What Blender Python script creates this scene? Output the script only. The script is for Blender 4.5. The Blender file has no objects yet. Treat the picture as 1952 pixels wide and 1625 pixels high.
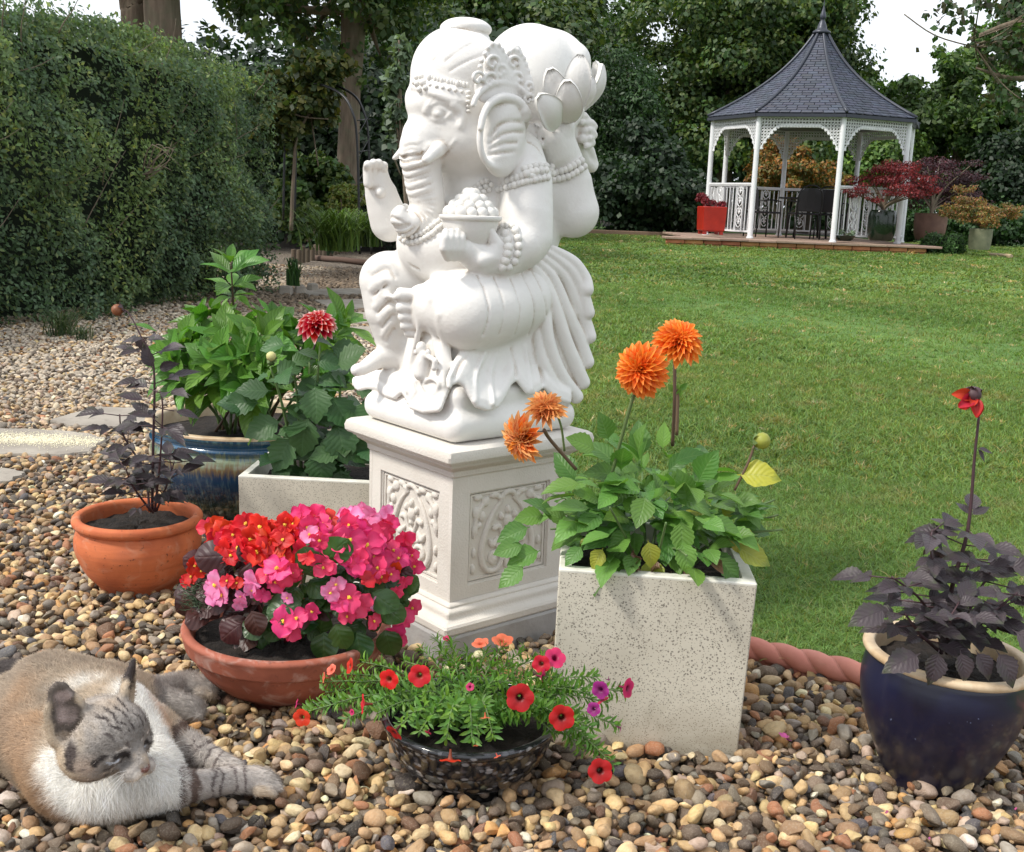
import bpy, math, random, mathutils
import numpy as np
from mathutils import Vector, Matrix, Euler

PI = math.pi
random.seed(7)
RNG = np.random.default_rng(11)
SC = bpy.context.scene
COL = SC.collection

# ---------------------------------------------------------------- camera, sky, sun, exposure
CAM_H = 0.80; FPX = 2100.0; PITCH = math.radians(11.5); ROLL = math.radians(2.2)
PW, PH = 1952.0, 1625.0
c_f = np.array([0.0, math.cos(PITCH), -math.sin(PITCH)])
c_r0 = np.array([1.0, 0.0, 0.0]); c_u0 = np.array([0.0, math.sin(PITCH), math.cos(PITCH)])
c_r = math.cos(ROLL) * c_r0 + math.sin(ROLL) * c_u0
c_u = -math.sin(ROLL) * c_r0 + math.cos(ROLL) * c_u0
c_p = np.array([0.0, 0.0, CAM_H])
cam_d = bpy.data.cameras.new('camera')
cam_d.sensor_fit = 'HORIZONTAL'; cam_d.sensor_width = 36.0
cam_d.lens = FPX / PW * 36.0
cam_d.clip_start = 0.05; cam_d.clip_end = 3000
cam = bpy.data.objects.new('camera', cam_d); COL.objects.link(cam)
M = Matrix(((c_r[0], c_u[0], -c_f[0], 0), (c_r[1], c_u[1], -c_f[1], 0), (c_r[2], c_u[2], -c_f[2], CAM_H), (0, 0, 0, 1)))
cam.matrix_world = M
SC.camera = cam

SUN_EL = math.radians(50); SUN_AZ = math.radians(-112)     # azimuth of the sun seen from above: 0 = +Y, clockwise
sun_dir = Vector((math.sin(SUN_AZ) * math.cos(SUN_EL), math.cos(SUN_AZ) * math.cos(SUN_EL), math.sin(SUN_EL)))
world = bpy.data.worlds.new('World'); SC.world = world; world.use_nodes = True
wn = world.node_tree; wn.nodes.clear()
sky = wn.nodes.new('ShaderNodeTexSky'); sky.sky_type = 'NISHITA'; sky.sun_disc = False
sky.sun_elevation = SUN_EL; sky.sun_rotation = SUN_AZ % (2 * PI)
sky.air_density = 1.0; sky.dust_density = 5.0; sky.ozone_density = 1.0
bg = wn.nodes.new('ShaderNodeBackground'); bg.inputs['Strength'].default_value = 0.12
wo = wn.nodes.new('ShaderNodeOutputWorld')
# a bright broken cloud layer over the blue, as in the photograph
tcw = wn.nodes.new('ShaderNodeTexCoord'); nzw = wn.nodes.new('ShaderNodeTexNoise'); nzw.inputs['Scale'].default_value = 2.2; nzw.inputs['Detail'].default_value = 6
rpw = wn.nodes.new('ShaderNodeValToRGB'); rpw.color_ramp.elements[0].position = .30; rpw.color_ramp.elements[0].color = (.62, .62, .62, 1); rpw.color_ramp.elements[1].position = .55; rpw.color_ramp.elements[1].color = (.97, .97, .97, 1)
mxw = wn.nodes.new('ShaderNodeMix'); mxw.data_type = 'RGBA'; mxw.inputs[7].default_value = (7.3, 7.65, 8.15, 1)
wn.links.new(tcw.outputs['Generated'], nzw.inputs['Vector']); wn.links.new(nzw.outputs['Fac'], rpw.inputs[0]); wn.links.new(rpw.outputs[0], mxw.inputs[0])
wn.links.new(sky.outputs[0], mxw.inputs[6]); wn.links.new(mxw.outputs[2], bg.inputs[0]); wn.links.new(bg.outputs[0], wo.inputs[0])
sl = bpy.data.lights.new('sun', 'SUN'); sl.energy = 2.5; sl.angle = math.radians(8.0); sl.color = (1.0, 0.95, 0.87)
so = bpy.data.objects.new('sun', sl); COL.objects.link(so)
so.rotation_euler = sun_dir.to_track_quat('Z', 'Y').to_euler()
vs = SC.view_settings
vs.view_transform = 'Standard'; vs.look = 'None'; vs.gamma = 1.0; vs.use_curve_mapping = False
vs.exposure = 0.52
SC.cycles.max_bounces = 8; SC.cycles.transparent_max_bounces = 12
SC.cycles.use_denoising = True

# ---------------------------------------------------------------- pixel helpers (photo pixels -> places in the garden)
def ray(px, py):
    return c_f + (px - PW / 2) / FPX * c_r - (py - PH / 2) / FPX * c_u
def on_z(px, py, z=0.0):
    d = ray(px, py); t = (z - CAM_H) / d[2]
    return c_p + d * t
def at_y(px, py, y):
    d = ray(px, py); return c_p + d * (y / d[1])
def depth_of(p):
    return float(np.dot(np.asarray(p, float) - c_p, c_f))
def mpp(p):                                  # metres per photo pixel at a place
    return depth_of(p) / FPX
def V(p): return Vector((float(p[0]), float(p[1]), float(p[2])))

# ---------------------------------------------------------------- objects
def tag(o, label=None, cat=None, group=None, kind=None):
    if label: o['label'] = label
    if cat: o['category'] = cat
    if group: o['group'] = group
    if kind: o['kind'] = kind
    return o
def empty(name, loc=(0, 0, 0), rz=0.0, parent=None):
    o = bpy.data.objects.new(name, None); COL.objects.link(o)
    o.location = loc; o.rotation_euler = (0, 0, rz); o.empty_display_size = 0.02
    if parent: o.parent = parent
    return o
def link(name, me, parent=None, mat=None):
    o = bpy.data.objects.new(name, me); COL.objects.link(o)
    if mat is not None and len(me.materials) == 0: me.materials.append(mat)
    if parent: o.parent = parent
    return o
def mesh_np(name, verts, faces=None, tris=None, quads=None, smooth=True, mat=None, col=None, uv=None):
    """verts (N,3); faces list of tuples, or tris/quads int arrays. col (N,3) point colours."""
    me = bpy.data.meshes.new(name)
    verts = np.asarray(verts, np.float32)
    if faces is not None:
        me.from_pydata([tuple(map(float, v)) for v in verts], [], faces)
    else:
        arrs = []; 
        if tris is not None and len(tris): arrs.append(np.asarray(tris, np.int32))
        if quads is not None and len(quads): arrs.append(np.asarray(quads, np.int32))
        nv = len(verts); me.vertices.add(nv); me.vertices.foreach_set('co', verts.ravel())
        loops = np.concatenate([a.ravel() for a in arrs])
        tot = np.concatenate([np.full(len(a), a.shape[1], np.int32) for a in arrs])
        st = np.concatenate([[0], np.cumsum(tot)[:-1]]).astype(np.int32)
        me.loops.add(len(loops)); me.loops.foreach_set('vertex_index', loops)
        me.polygons.add(len(tot)); me.polygons.foreach_set('loop_start', st)
        try: me.polygons.foreach_set('loop_total', tot)
        except Exception: pass
        me.update(calc_edges=True)
    if smooth:
        me.polygons.foreach_set('use_smooth', np.ones(len(me.polygons), bool))
    if col is not None:
        at = me.color_attributes.new('col', 'FLOAT_COLOR', 'POINT')
        c4 = np.ones((len(verts), 4), np.float32); c4[:, :3] = col
        at.data.foreach_set('color', c4.ravel())
    if uv is not None:
        ul = me.uv_layers.new(name='UVMap')
        li = np.zeros(len(me.loops), np.int32); me.loops.foreach_get('vertex_index', li)
        ul.data.foreach_set('uv', np.asarray(uv, np.float32)[li].ravel())
    if mat is not None: me.materials.append(mat)
    me.validate()
    return me

class MB:
    """collects simple shapes into one mesh"""
    def __init__(s): s.v = []; s.f = []; s.n = 0
    def add(s, verts, faces):
        s.v.extend([tuple(map(float, p)) for p in verts]); s.f.extend([tuple(i + s.n for i in f) for f in faces]); s.n += len(verts)
        return s
    def box(s, c, size, rz=0.0, taper=1.0, bev=0.0):
        hx, hy, hz = size[0] / 2, size[1] / 2, size[2] / 2; cs, sn = math.cos(rz), math.sin(rz)
        if bev > 0:
            b = min(bev, hx * .9, hy * .9, hz * .9); rings = []
            for z, ins in ((-hz, b), (-hz + b, 0), (hz - b, 0), (hz, b)):
                k = 1 if z < 0 else taper
                x, y = (hx - ins) * k, (hy - ins) * k; xb, yb = (hx - b - (0)) * k, (hy - b) * k
                if ins: rings.append([(-x, -y, z), (x, -y, z), (x, y, z), (-x, y, z)])
                else: rings.append([(-xb, -y, z), (xb, -y, z), (x, -yb, z), (x, yb, z), (xb, y, z), (-xb, y, z), (-x, yb, z), (-x, -yb, z)])
            vs_ = [p for r in rings for p in r]
            a, B, C, D = 0, 4, 12, 20
            f = [(3, 2, 1, 0), (D, D + 1, D + 2, D + 3)]
            for k in range(8): f.append((B + k, B + (k + 1) % 8, C + (k + 1) % 8, C + k))
            for (base, low, flip) in ((0, B, False), (D, C, True)):
                fs = [(base, base + 1, low + 1, low), (base + 1, low + 2, low + 1), (base + 1, base + 2, low + 3, low + 2), (base + 2, low + 4, low + 3),
                      (base + 2, base + 3, low + 5, low + 4), (base + 3, low + 6, low + 5), (base + 3, base, low + 7, low + 6), (base, low, low + 7)]
                f += [tuple(reversed(q)) for q in fs] if flip else fs
        else:
            vs_ = [(x * hx * k, y * hy * k, z * hz) for z, k in ((-1, 1), (1, taper)) for x, y in ((-1, -1), (1, -1), (1, 1), (-1, 1))]
            f = [(3, 2, 1, 0), (4, 5, 6, 7), (0, 1, 5, 4), (1, 2, 6, 5), (2, 3, 7, 6), (3, 0, 4, 7)]
        s.add([(c[0] + x * cs - y * sn, c[1] + x * sn + y * cs, c[2] + z) for x, y, z in vs_], f); return s
    def tube(s, pts, rad, n=8, cap=True, close=False):
        pts = [Vector(p) for p in pts]; m = len(pts)
        if not hasattr(rad, '__len__'): rad = [rad] * m
        t0 = (pts[1] - pts[0]).normalized(); nrm = t0.orthogonal().normalized(); vs_ = []
        for i, p in enumerate(pts):
            if close: t = (pts[(i + 1) % m] - pts[i - 1])
            else: t = pts[min(i + 1, m - 1)] - pts[max(i - 1, 0)]
            t = t.normalized() if t.length > 1e-9 else t0
            nrm = (nrm - t * nrm.dot(t)); nrm = nrm.normalized() if nrm.length > 1e-6 else t.orthogonal().normalized()
            b = t.cross(nrm)
            for k in range(n):
                a = 2 * PI * k / n; vs_.append(p + (nrm * math.cos(a) + b * math.sin(a)) * rad[i])
        f = []
        for i in range(m if close else m - 1):
            j = (i + 1) % m
            for k in range(n):
                f.append((i * n + k, i * n + (k + 1) % n, j * n + (k + 1) % n, j * n + k))
        if cap and not close:
            f.append(tuple(reversed(range(n)))); f.append(tuple((m - 1) * n + k for k in range(n)))
        s.add(vs_, f); return s
    def lathe(s, prof, n=48, c=(0, 0, 0), wob=None, cap=True):
        vs_ = []
        for i, (r, z) in enumerate(prof):
            for k in range(n):
                a = 2 * PI * k / n; rr = r * (1 + (wob(a, z) if wob else 0))
                vs_.append((c[0] + rr * math.cos(a), c[1] + rr * math.sin(a), c[2] + z))
        f = []
        for i in range(len(prof) - 1):
            for k in range(n): f.append((i * n + k, i * n + (k + 1) % n, (i + 1) * n + (k + 1) % n, (i + 1) * n + k))
        if cap and prof[0][0] > 1e-5: f.append(tuple(reversed(range(n))))
        if cap and prof[-1][0] > 1e-5: f.append(tuple((len(prof) - 1) * n + k for k in range(n)))
        s.add(vs_, f); return s
    def ball(s, c, r, nu=10, nv=7, R=None):
        if not hasattr(r, '__len__'): r = (r, r, r)
        vs_ = []
        for i in range(nv + 1):
            th = PI * i / nv
            for k in range(nu):
                a = 2 * PI * k / nu; p = Vector((r[0] * math.sin(th) * math.cos(a), r[1] * math.sin(th) * math.sin(a), r[2] * math.cos(th)))
                if R is not None: p = R @ p
                vs_.append(p + Vector(c))
        f = []
        for i in range(nv):
            for k in range(nu): f.append((i * nu + k, (i + 1) * nu + k, (i + 1) * nu + (k + 1) % nu, i * nu + (k + 1) % nu))
        s.add(vs_, f); return s
    def build(s, name, mat=None, parent=None, smooth=False, auto=None):
        me = bpy.data.meshes.new(name); me.from_pydata(s.v, [], s.f); me.validate()
        if smooth: me.polygons.foreach_set('use_smooth', np.ones(len(me.polygons), bool))
        if auto is not None:
            me.polygons.foreach_set('use_smooth', np.ones(len(me.polygons), bool))
            try: me.set_sharp_from_angle(angle=math.radians(auto))
            except Exception: pass
        return link(name, me, parent, mat)

def spline(pts, n=8):
    """Catmull-Rom through points -> dense numpy polyline (any dimension)"""
    P = np.asarray(pts, float); m = len(P); out = []
    for i in range(m - 1):
        p0 = P[max(i - 1, 0)]; p1 = P[i]; p2 = P[i + 1]; p3 = P[min(i + 2, m - 1)]
        for k in range(n):
            t = k / n
            out.append(0.5 * ((2 * p1) + (-p0 + p2) * t + (2 * p0 - 5 * p1 + 4 * p2 - p3) * t * t + (-p0 + 3 * p1 - 3 * p2 + p3) * t ** 3))
    out.append(P[-1]); return np.array(out)

# ---------------------------------------------------------------- materials
def srgb(r, g, b):
    f = lambda c: c / 12.92 if c <= 0.04045 else ((c + 0.055) / 1.055) ** 2.4
    return (f(r / 255), f(g / 255), f(b / 255))
class NT:
    def __init__(s, name):
        s.m = bpy.data.materials.new(name); s.m.use_nodes = True; s.t = s.m.node_tree; s.t.nodes.clear()
        s.out = s.n('ShaderNodeOutputMaterial'); s.p = s.n('ShaderNodeBsdfPrincipled')
        s.l(s.p.outputs[0], s.out.inputs[0])
    def n(s, k, **kw):
        x = s.t.nodes.new(k)
        for a, b in kw.items(): setattr(x, a, b)
        return x
    def l(s, a, b): s.t.links.new(a, b)
    def co(s, kind='Object'):
        if not hasattr(s, '_tc'): s._tc = s.n('ShaderNodeTexCoord')
        return s._tc.outputs[kind]
    def noise(s, scale, detail=4, rough=.55, co=None, dim='3D', dist=0.0):
        x = s.n('ShaderNodeTexNoise'); x.inputs['Scale'].default_value = scale; x.inputs['Detail'].default_value = detail
        x.inputs['Roughness'].default_value = rough; x.inputs['Distortion'].default_value = dist
        s.l(co if co is not None else s.co(), x.inputs['Vector']); return x.outputs['Fac']
    def voro(s, scale, out='Distance', co=None, rnd=1.0):
        x = s.n('ShaderNodeTexVoronoi'); x.inputs['Scale'].default_value = scale; x.inputs['Randomness'].default_value = rnd
        s.l(co if co is not None else s.co(), x.inputs['Vector']); return x.outputs[out]
    def ramp(s, fac, stops, interp='LINEAR'):
        x = s.n('ShaderNodeValToRGB'); x.color_ramp.interpolation = interp; e = x.color_ramp.elements
        while len(e) < len(stops): e.new(0.5)
        for i, (p, c) in enumerate(stops):
            e[i].position = p; e[i].color = (c[0], c[1], c[2], 1) if hasattr(c, '__len__') else (c, c, c, 1)
        s.l(fac, x.inputs[0]); return x.outputs[0]
    def mix(s, fac, a, b, mode='MIX'):
        x = s.n('ShaderNodeMix', data_type='RGBA', blend_type=mode)
        for i, v in ((0, fac), (6, a), (7, b)):
            if hasattr(v, 'is_linked') or hasattr(v, 'links'): s.l(v, x.inputs[i])
            elif i == 0: x.inputs[0].default_value = v
            else: x.inputs[i].default_value = (v[0], v[1], v[2], 1)
        return x.outputs[2]
    def math(s, op, a, b=0.0, c=0.0):
        x = s.n('ShaderNodeMath', operation=op)
        for i, v in enumerate((a, b, c)):
            if hasattr(v, 'links'): s.l(v, x.inputs[i])
            else: x.inputs[i].default_value = v
        return x.outputs[0]
    def bump(s, h, dist=0.002, strength=1.0, prev=None):
        x = s.n('ShaderNodeBump'); x.inputs['Distance'].default_value = dist; x.inputs['Strength'].default_value = strength
        s.l(h, x.inputs['Height'])
        if prev is not None: s.l(prev, x.inputs['Normal'])
        s.l(x.outputs[0], s.p.inputs['Normal']); return x.outputs[0]
    def base(s, c):
        if hasattr(c, 'links'): s.l(c, s.p.inputs['Base Color'])
        else: s.p.inputs['Base Color'].default_value = (c[0], c[1], c[2], 1)
        s.c = c; return s
    def rough(s, r):
        if hasattr(r, 'links'): s.l(r, s.p.inputs['Roughness'])
        else: s.p.inputs['Roughness'].default_value = r
        return s
    def rnd(s):
        x = s.n('ShaderNodeObjectInfo'); return x.outputs['Random']
    def attr(s, name='col', kind='GEOMETRY'):
        x = s.n('ShaderNodeAttribute'); x.attribute_name = name; x.attribute_type = kind; return x.outputs['Color']
    def translucent(s, c, fac=0.35):
        t = s.n('ShaderNodeBsdfTranslucent'); mx = s.n('ShaderNodeMixShader'); mx.inputs[0].default_value = fac
        if hasattr(c, 'links'): s.l(c, t.inputs[0])
        else: t.inputs[0].default_value = (c[0], c[1], c[2], 1)
        s.l(s.p.outputs[0], mx.inputs[1]); s.l(t.outputs[0], mx.inputs[2]); s.l(mx.outputs[0], s.out.inputs[0]); return s
def hsv_var(nt, c, rnd, dh=0.02, dv=0.35):
    x = nt.n('ShaderNodeHueSaturation')
    if hasattr(c, 'links'): nt.l(c, x.inputs['Color'])
    else: x.inputs['Color'].default_value = (c[0], c[1], c[2], 1)
    mr = nt.n('ShaderNodeMapRange'); nt.l(rnd, mr.inputs[0]); mr.inputs[3].default_value = 1 - dv; mr.inputs[4].default_value = 1 + dv
    nt.l(mr.outputs[0], x.inputs['Value'])
    r2 = nt.math('FRACT', nt.math('MULTIPLY', rnd, 17.3)); mh = nt.n('ShaderNodeMapRange'); nt.l(r2, mh.inputs[0])
    mh.inputs[3].default_value = 0.5 - dh; mh.inputs[4].default_value = 0.5 + dh; nt.l(mh.outputs[0], x.inputs['Hue'])
    return x.outputs[0]

# ---------------------------------------------------------------- signed-distance sculpting
class Sculpt:
    def __init__(s, lo, hi, h):
        s.lo = np.array(lo, np.float32); s.h = h
        s.n = np.ceil((np.array(hi) - np.array(lo)) / h).astype(int) + 1
        s.D = np.full(tuple(s.n), 0.05, np.float32)
    def sub(s, lo, hi, pad):
        a = np.clip(np.floor((np.array(lo) - pad - s.lo) / s.h).astype(int), 0, s.n - 1)
        b = np.clip(np.ceil((np.array(hi) + pad - s.lo) / s.h).astype(int) + 1, 1, s.n)
        if np.any(b <= a): return None, None
        sl_ = tuple(slice(i, j) for i, j in zip(a, b))
        g = [s.lo[i] + s.h * np.arange(a[i], b[i], dtype=np.float32) for i in range(3)]
        return sl_, np.stack(np.meshgrid(*g, indexing='ij'), -1)
    def comb(s, sl_, d, k, op):
        A = s.D[sl_]
        if op == 'add':
            if k > 0:
                hh = np.maximum(k - np.abs(A - d), 0) / k; r = np.minimum(A, d) - hh * hh * k * 0.25
            else: r = np.minimum(A, d)
        else:
            if k > 0:
                hh = np.maximum(k - np.abs(A + d), 0) / k; r = np.maximum(A, -d) + hh * hh * k * 0.25
            else: r = np.maximum(A, -d)
        s.D[sl_] = r
    def chain(s, pts, rad, k=0.01, op='add', wave=None, flat=None):
        """rounded polyline with per-point radius; wave=(amp, period[, phase]) rings along it; flat=(axis vec, factor) squashes"""
        P = np.asarray(pts, np.float32); R = np.full(len(P), rad, np.float32) if np.isscalar(rad) else np.asarray(rad, np.float32)
        mr = R.max(); sl_, X = s.sub(P.min(0), P.max(0), mr + k + 3 * s.h)
        if sl_ is None: return
        if flat is not None:
            ax = np.asarray(flat[0], np.float32); ax = ax / np.linalg.norm(ax); fk = flat[1]
        best = np.full(X.shape[:3], 9.0, np.float32); acc = 0.0
        for i in range(len(P) - 1):
            a, b = P[i], P[i + 1]; ab = b - a; L2 = float(ab @ ab) + 1e-12; L = math.sqrt(L2)
            pa = X - a; t = np.clip((pa @ ab) / L2, 0, 1)
            q = pa - t[..., None] * ab
            if flat is not None:
                comp = q @ ax; q = q + (comp * (fk - 1))[..., None] * ax
            dd = np.sqrt((q * q).sum(-1)); r = R[i] + (R[i + 1] - R[i]) * t
            if wave is not None: r = r + wave[0] * np.cos(2 * PI * (acc + t * L) / wave[1])
            d = dd - r
            if flat is not None: d = d / max(1.0, fk * 0.75)
            best = np.minimum(best, d); acc += L
        s.comb(sl_, best, k, op)
    def ell(s, c, r, k=0.01, op='add', R=None):
        c = np.asarray(c, np.float32); r = np.asarray(r if hasattr(r, '__len__') else (r, r, r), np.float32)
        m = r.max(); sl_, X = s.sub(c - m, c + m, k + 3 * s.h)
        if sl_ is None: return
        q = X - c
        if R is not None: q = q @ np.asarray(R, np.float32)       # R columns = local axes
        k0 = np.sqrt(((q / r) ** 2).sum(-1)); k1 = np.sqrt(((q / (r * r)) ** 2).sum(-1)) + 1e-9
        s.comb(sl_, k0 * (k0 - 1) / k1, k, op)
    def box(s, c, hs, rnd=0.01, k=0.0, op='add', R=None):
        c = np.asarray(c, np.float32); hs = np.asarray(hs, np.float32); m = float(np.linalg.norm(hs))
        ext = hs if R is None else np.full(3, m)
        sl_, X = s.sub(c - ext, c + ext, k + 3 * s.h)
        if sl_ is None: return
        q = X - c
        if R is not None: q = q @ np.asarray(R, np.float32)
        q = np.abs(q) - (hs - rnd)
        d = np.sqrt((np.maximum(q, 0) ** 2).sum(-1)) + np.minimum(q.max(-1), 0) - rnd
        s.comb(sl_, d, k, op)
    def cyl(s, c, r, hh, rnd=.003, k=0.0, op='add'):
        c = np.asarray(c, np.float32); e = np.array([r, r, hh]); sl_, X = s.sub(c - e, c + e, k + 3 * s.h)
        if sl_ is None: return
        q = X - c; a = np.sqrt(q[..., 0] ** 2 + q[..., 1] ** 2) - (r - rnd); b = np.abs(q[..., 2]) - (hh - rnd)
        d = np.sqrt(np.maximum(a, 0) ** 2 + np.maximum(b, 0) ** 2) + np.minimum(np.maximum(a, b), 0) - rnd
        s.comb(sl_, d, k, op)
    def smooth(s, it=1):
        D = s.D
        for _ in range(it):
            for ax in range(3):
                E = D.copy(); n = D.shape[ax]
                mid = [slice(None)] * 3; lo = [slice(None)] * 3; hi = [slice(None)] * 3
                mid[ax] = slice(1, n - 1); lo[ax] = slice(0, n - 2); hi[ax] = slice(2, n)
                E[tuple(mid)] = 0.5 * D[tuple(mid)] + 0.25 * (D[tuple(lo)] + D[tuple(hi)]); D = E
        s.D = D
    def mesh(s):
        D = s.D; S = D < 0; nx, ny, nz = D.shape
        c = np.zeros((nx - 1, ny - 1, nz - 1), np.int8)
        for i in (0, 1):
            for j in (0, 1):
                for k in (0, 1): c += S[i:nx - 1 + i, j:ny - 1 + j, k:nz - 1 + k]
        act = (c > 0) & (c < 8); idx = np.argwhere(act); ids = np.full(act.shape, -1, np.int64); ids[act] = np.arange(len(idx))
        acc = np.zeros((len(idx), 3)); cnt = np.zeros(len(idx))
        corners = [(i, j, k) for i in (0, 1) for j in (0, 1) for k in (0, 1)]
        for a in corners:
            for ax in range(3):
                if a[ax] == 1: continue
                b = list(a); b[ax] = 1
                ia = idx + a; ib = idx + b
                da = D[ia[:, 0], ia[:, 1], ia[:, 2]]; db = D[ib[:, 0], ib[:, 1], ib[:, 2]]
                m = (da < 0) != (db < 0); t = da[m] / (da[m] - db[m])
                p = ia[m].astype(float); p[:, ax] += t; acc[m] += p; cnt[m] += 1
        verts = s.lo + s.h * acc / np.maximum(cnt, 1)[:, None]
        quads = []
        for ax in range(3):
            u, v = [(1, 2), (2, 0), (0, 1)][ax]
            lo = [slice(1, -1)] * 3; lo[ax] = slice(0, D.shape[ax] - 1); hi = list(lo); hi[ax] = slice(1, D.shape[ax])
            s0 = S[tuple(lo)]; s1 = S[tuple(hi)]
            for flag in (True, False):
                e = np.argwhere((s0 == flag) & (s1 != flag))
                if not len(e): continue
                off = np.ones(3, int); off[ax] = 0; e = e + off
                q = []
                for du, dv in ((-1, -1), (0, -1), (0, 0), (-1, 0)):
                    o = e.copy(); o[:, u] += du; o[:, v] += dv; q.append(ids[o[:, 0], o[:, 1], o[:, 2]])
                q = np.stack(q, 1)
                quads.append(q if flag else q[:, ::-1])
        return verts, np.concatenate(quads)
def rot_cols(x, y):
    """orthonormal frame with columns x, y', z"""
    x = np.asarray(x, float); x /= np.linalg.norm(x); y = np.asarray(y, float); y = y - x * (x @ y); y /= np.linalg.norm(y)
    return np.stack([x, y, np.cross(x, y)], 1)
def vnoise(P, scale, seed=0):
    """cheap smooth value noise for (N,3) arrays"""
    P = np.asarray(P) * scale + seed * 17.31; i = np.floor(P).astype(np.int64); f = P - i; f = f * f * (3 - 2 * f)
    def h(a, b, c):
        n = (a * 374761393 + b * 668265263 + c * 2147483647 + seed * 974711) & 0xffffffff
        n = ((n ^ (n >> 13)) * 1274126177) & 0xffffffff
        return ((n ^ (n >> 16)) & 0xffff) / 65535.0
    r = 0
    for a in (0, 1):
        for b in (0, 1):
            for c in (0, 1):
                w = (f[:, 0] if a else 1 - f[:, 0]) * (f[:, 1] if b else 1 - f[:, 1]) * (f[:, 2] if c else 1 - f[:, 2])
                r = r + w * h(i[:, 0] + a, i[:, 1] + b, i[:, 2] + c)
    return r

# ================================================================ GROUND
def lawn_z(x, y):
    return np.clip((np.asarray(y) - 2.2) / 16.0, 0, 1) ** 1.0 * 0.20 + np.clip((np.asarray(y) - 18.2) / 8, 0, 1) * .08
# lawn outline (x, y): the rope edging runs along its near side, the gravel path along its left
EDGE = [(1.75, .90), (.842, 1.652), (.62, 1.775), (.44, 1.875), (.26, 2.10), (.14, 2.5), (.10, 3.2), (.12, 6.0), (.25, 10.0), (.55, 16.0), (.80, 21.0)]
EDGEs = spline(EDGE, 6)
def edge_x(y):
    return np.interp(y, EDGEs[:, 1], EDGEs[:, 0])
def in_lawn(x, y):
    return (x > edge_x(y)) & (y > .9)

m_ = NT('gravel_soil')
n1 = m_.noise(55, 5); v1 = m_.voro(70); v2 = m_.voro(70, 'Color')
pb = m_.ramp(m_.math('FRACT', m_.math('MULTIPLY', v2, 3.1)), [(.0, (.17, .13, .09)), (.3, (.30, .24, .17)), (.55, (.24, .21, .18)), (.8, (.42, .36, .28)), (1, (.14, .12, .10))])
dk = m_.ramp(v1, [(.25, (1, 1, 1)), (.62, (.25, .22, .2))])
m_.base(m_.mix(1.0, pb, dk, 'MULTIPLY')).rough(.9); m_.bump(v1, .008, -1.0)
MAT_SOIL = m_.m
m_ = NT('dark_soil')
m_.base(m_.ramp(m_.noise(60, 6), [(.3, (.006, .004, .003)), (.7, (.024, .016, .011))])).rough(.95); m_.bump(m_.noise(150, 4), .006, 1.0)
MAT_EARTH = m_.m
m_ = NT('lawn_turf')
n1 = m_.noise(1.1, 5); n2 = m_.noise(30, 5); n3 = m_.noise(.35, 3)
c_ = m_.mix(m_.ramp(n1, [(.35, 0.), (.65, 1.)]), (.06, .15, .02), (.11, .20, .03))
c_ = m_.mix(m_.ramp(n2, [(.3, 0.), (.8, .6)]), c_, (.030, .07, .012))
m_.base(c_).rough(.9); m_.bump(n2, .01, .8)
MAT_TURF = m_.m

def grid_mesh(name, xs, ys, zf, mat, keep=None, parent=None):
    X, Y = np.meshgrid(xs, ys, indexing='ij'); Z = zf(X, Y)
    v = np.stack([X, Y, Z], -1).reshape(-1, 3); ny = len(ys); q = []
    I, J = np.meshgrid(np.arange(len(xs) - 1), np.arange(ny - 1), indexing='ij'); a = (I * ny + J).ravel()
    q = np.stack([a, a + ny, a + ny + 1, a + 1], 1)
    return link(name, mesh_np(name, v, quads=q, mat=mat), parent)
# far ground reaching the horizon, then the gravel bed, then the lawn
gs = np.r_[-600, -200, -60, -30, np.arange(-20, 20.1, 2.0), 30, 60, 200, 600]
gy = np.r_[-300, -60, -20, np.arange(-10, 40.1, 2.0), 60, 100, 250, 900]
o = grid_mesh('ground', gs, gy, lambda x, y: np.full_like(x, -.05) + np.clip((y - 22) / 8, 0, 1) * .30, MAT_EARTH); tag(o, kind='structure')
bed = grid_mesh('gravel_bed', np.arange(-7, 2.6, .1), np.arange(-.6, 16.6, .1), lambda x, y: np.where(in_lawn(x - .05, y), -.035, -.012 + .004 * np.sin(x * 9) * np.sin(y * 7)), MAT_SOIL); tag(bed, kind='structure')
# lawn sheet with the exact edge: columns run from the edge to the far right
ly = np.r_[np.arange(.9, 6, .1), np.arange(6, 27, .4)]; lv = []; NXL = 60
for y in ly:
    e = float(edge_x(y)); tt = np.linspace(0, 1, NXL) ** 2.2
    for t in tt: x = e + t * 26; lv.append((x, y, float(lawn_z(x, y)) + .012 * math.sin(x * 1.3 + y * .7) * min(1, t * 20) + (0.008 if t > 0 else -.03)))
a = np.arange(len(ly) - 1)[:, None] * NXL + np.arange(NXL - 1)[None, :]; a = a.ravel()
lawn = link('lawn', mesh_np('lawn', np.array(lv), quads=np.stack([a, a + 1, a + NXL + 1, a + NXL], 1), mat=MAT_TURF)); tag(lawn, kind='structure')

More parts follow.
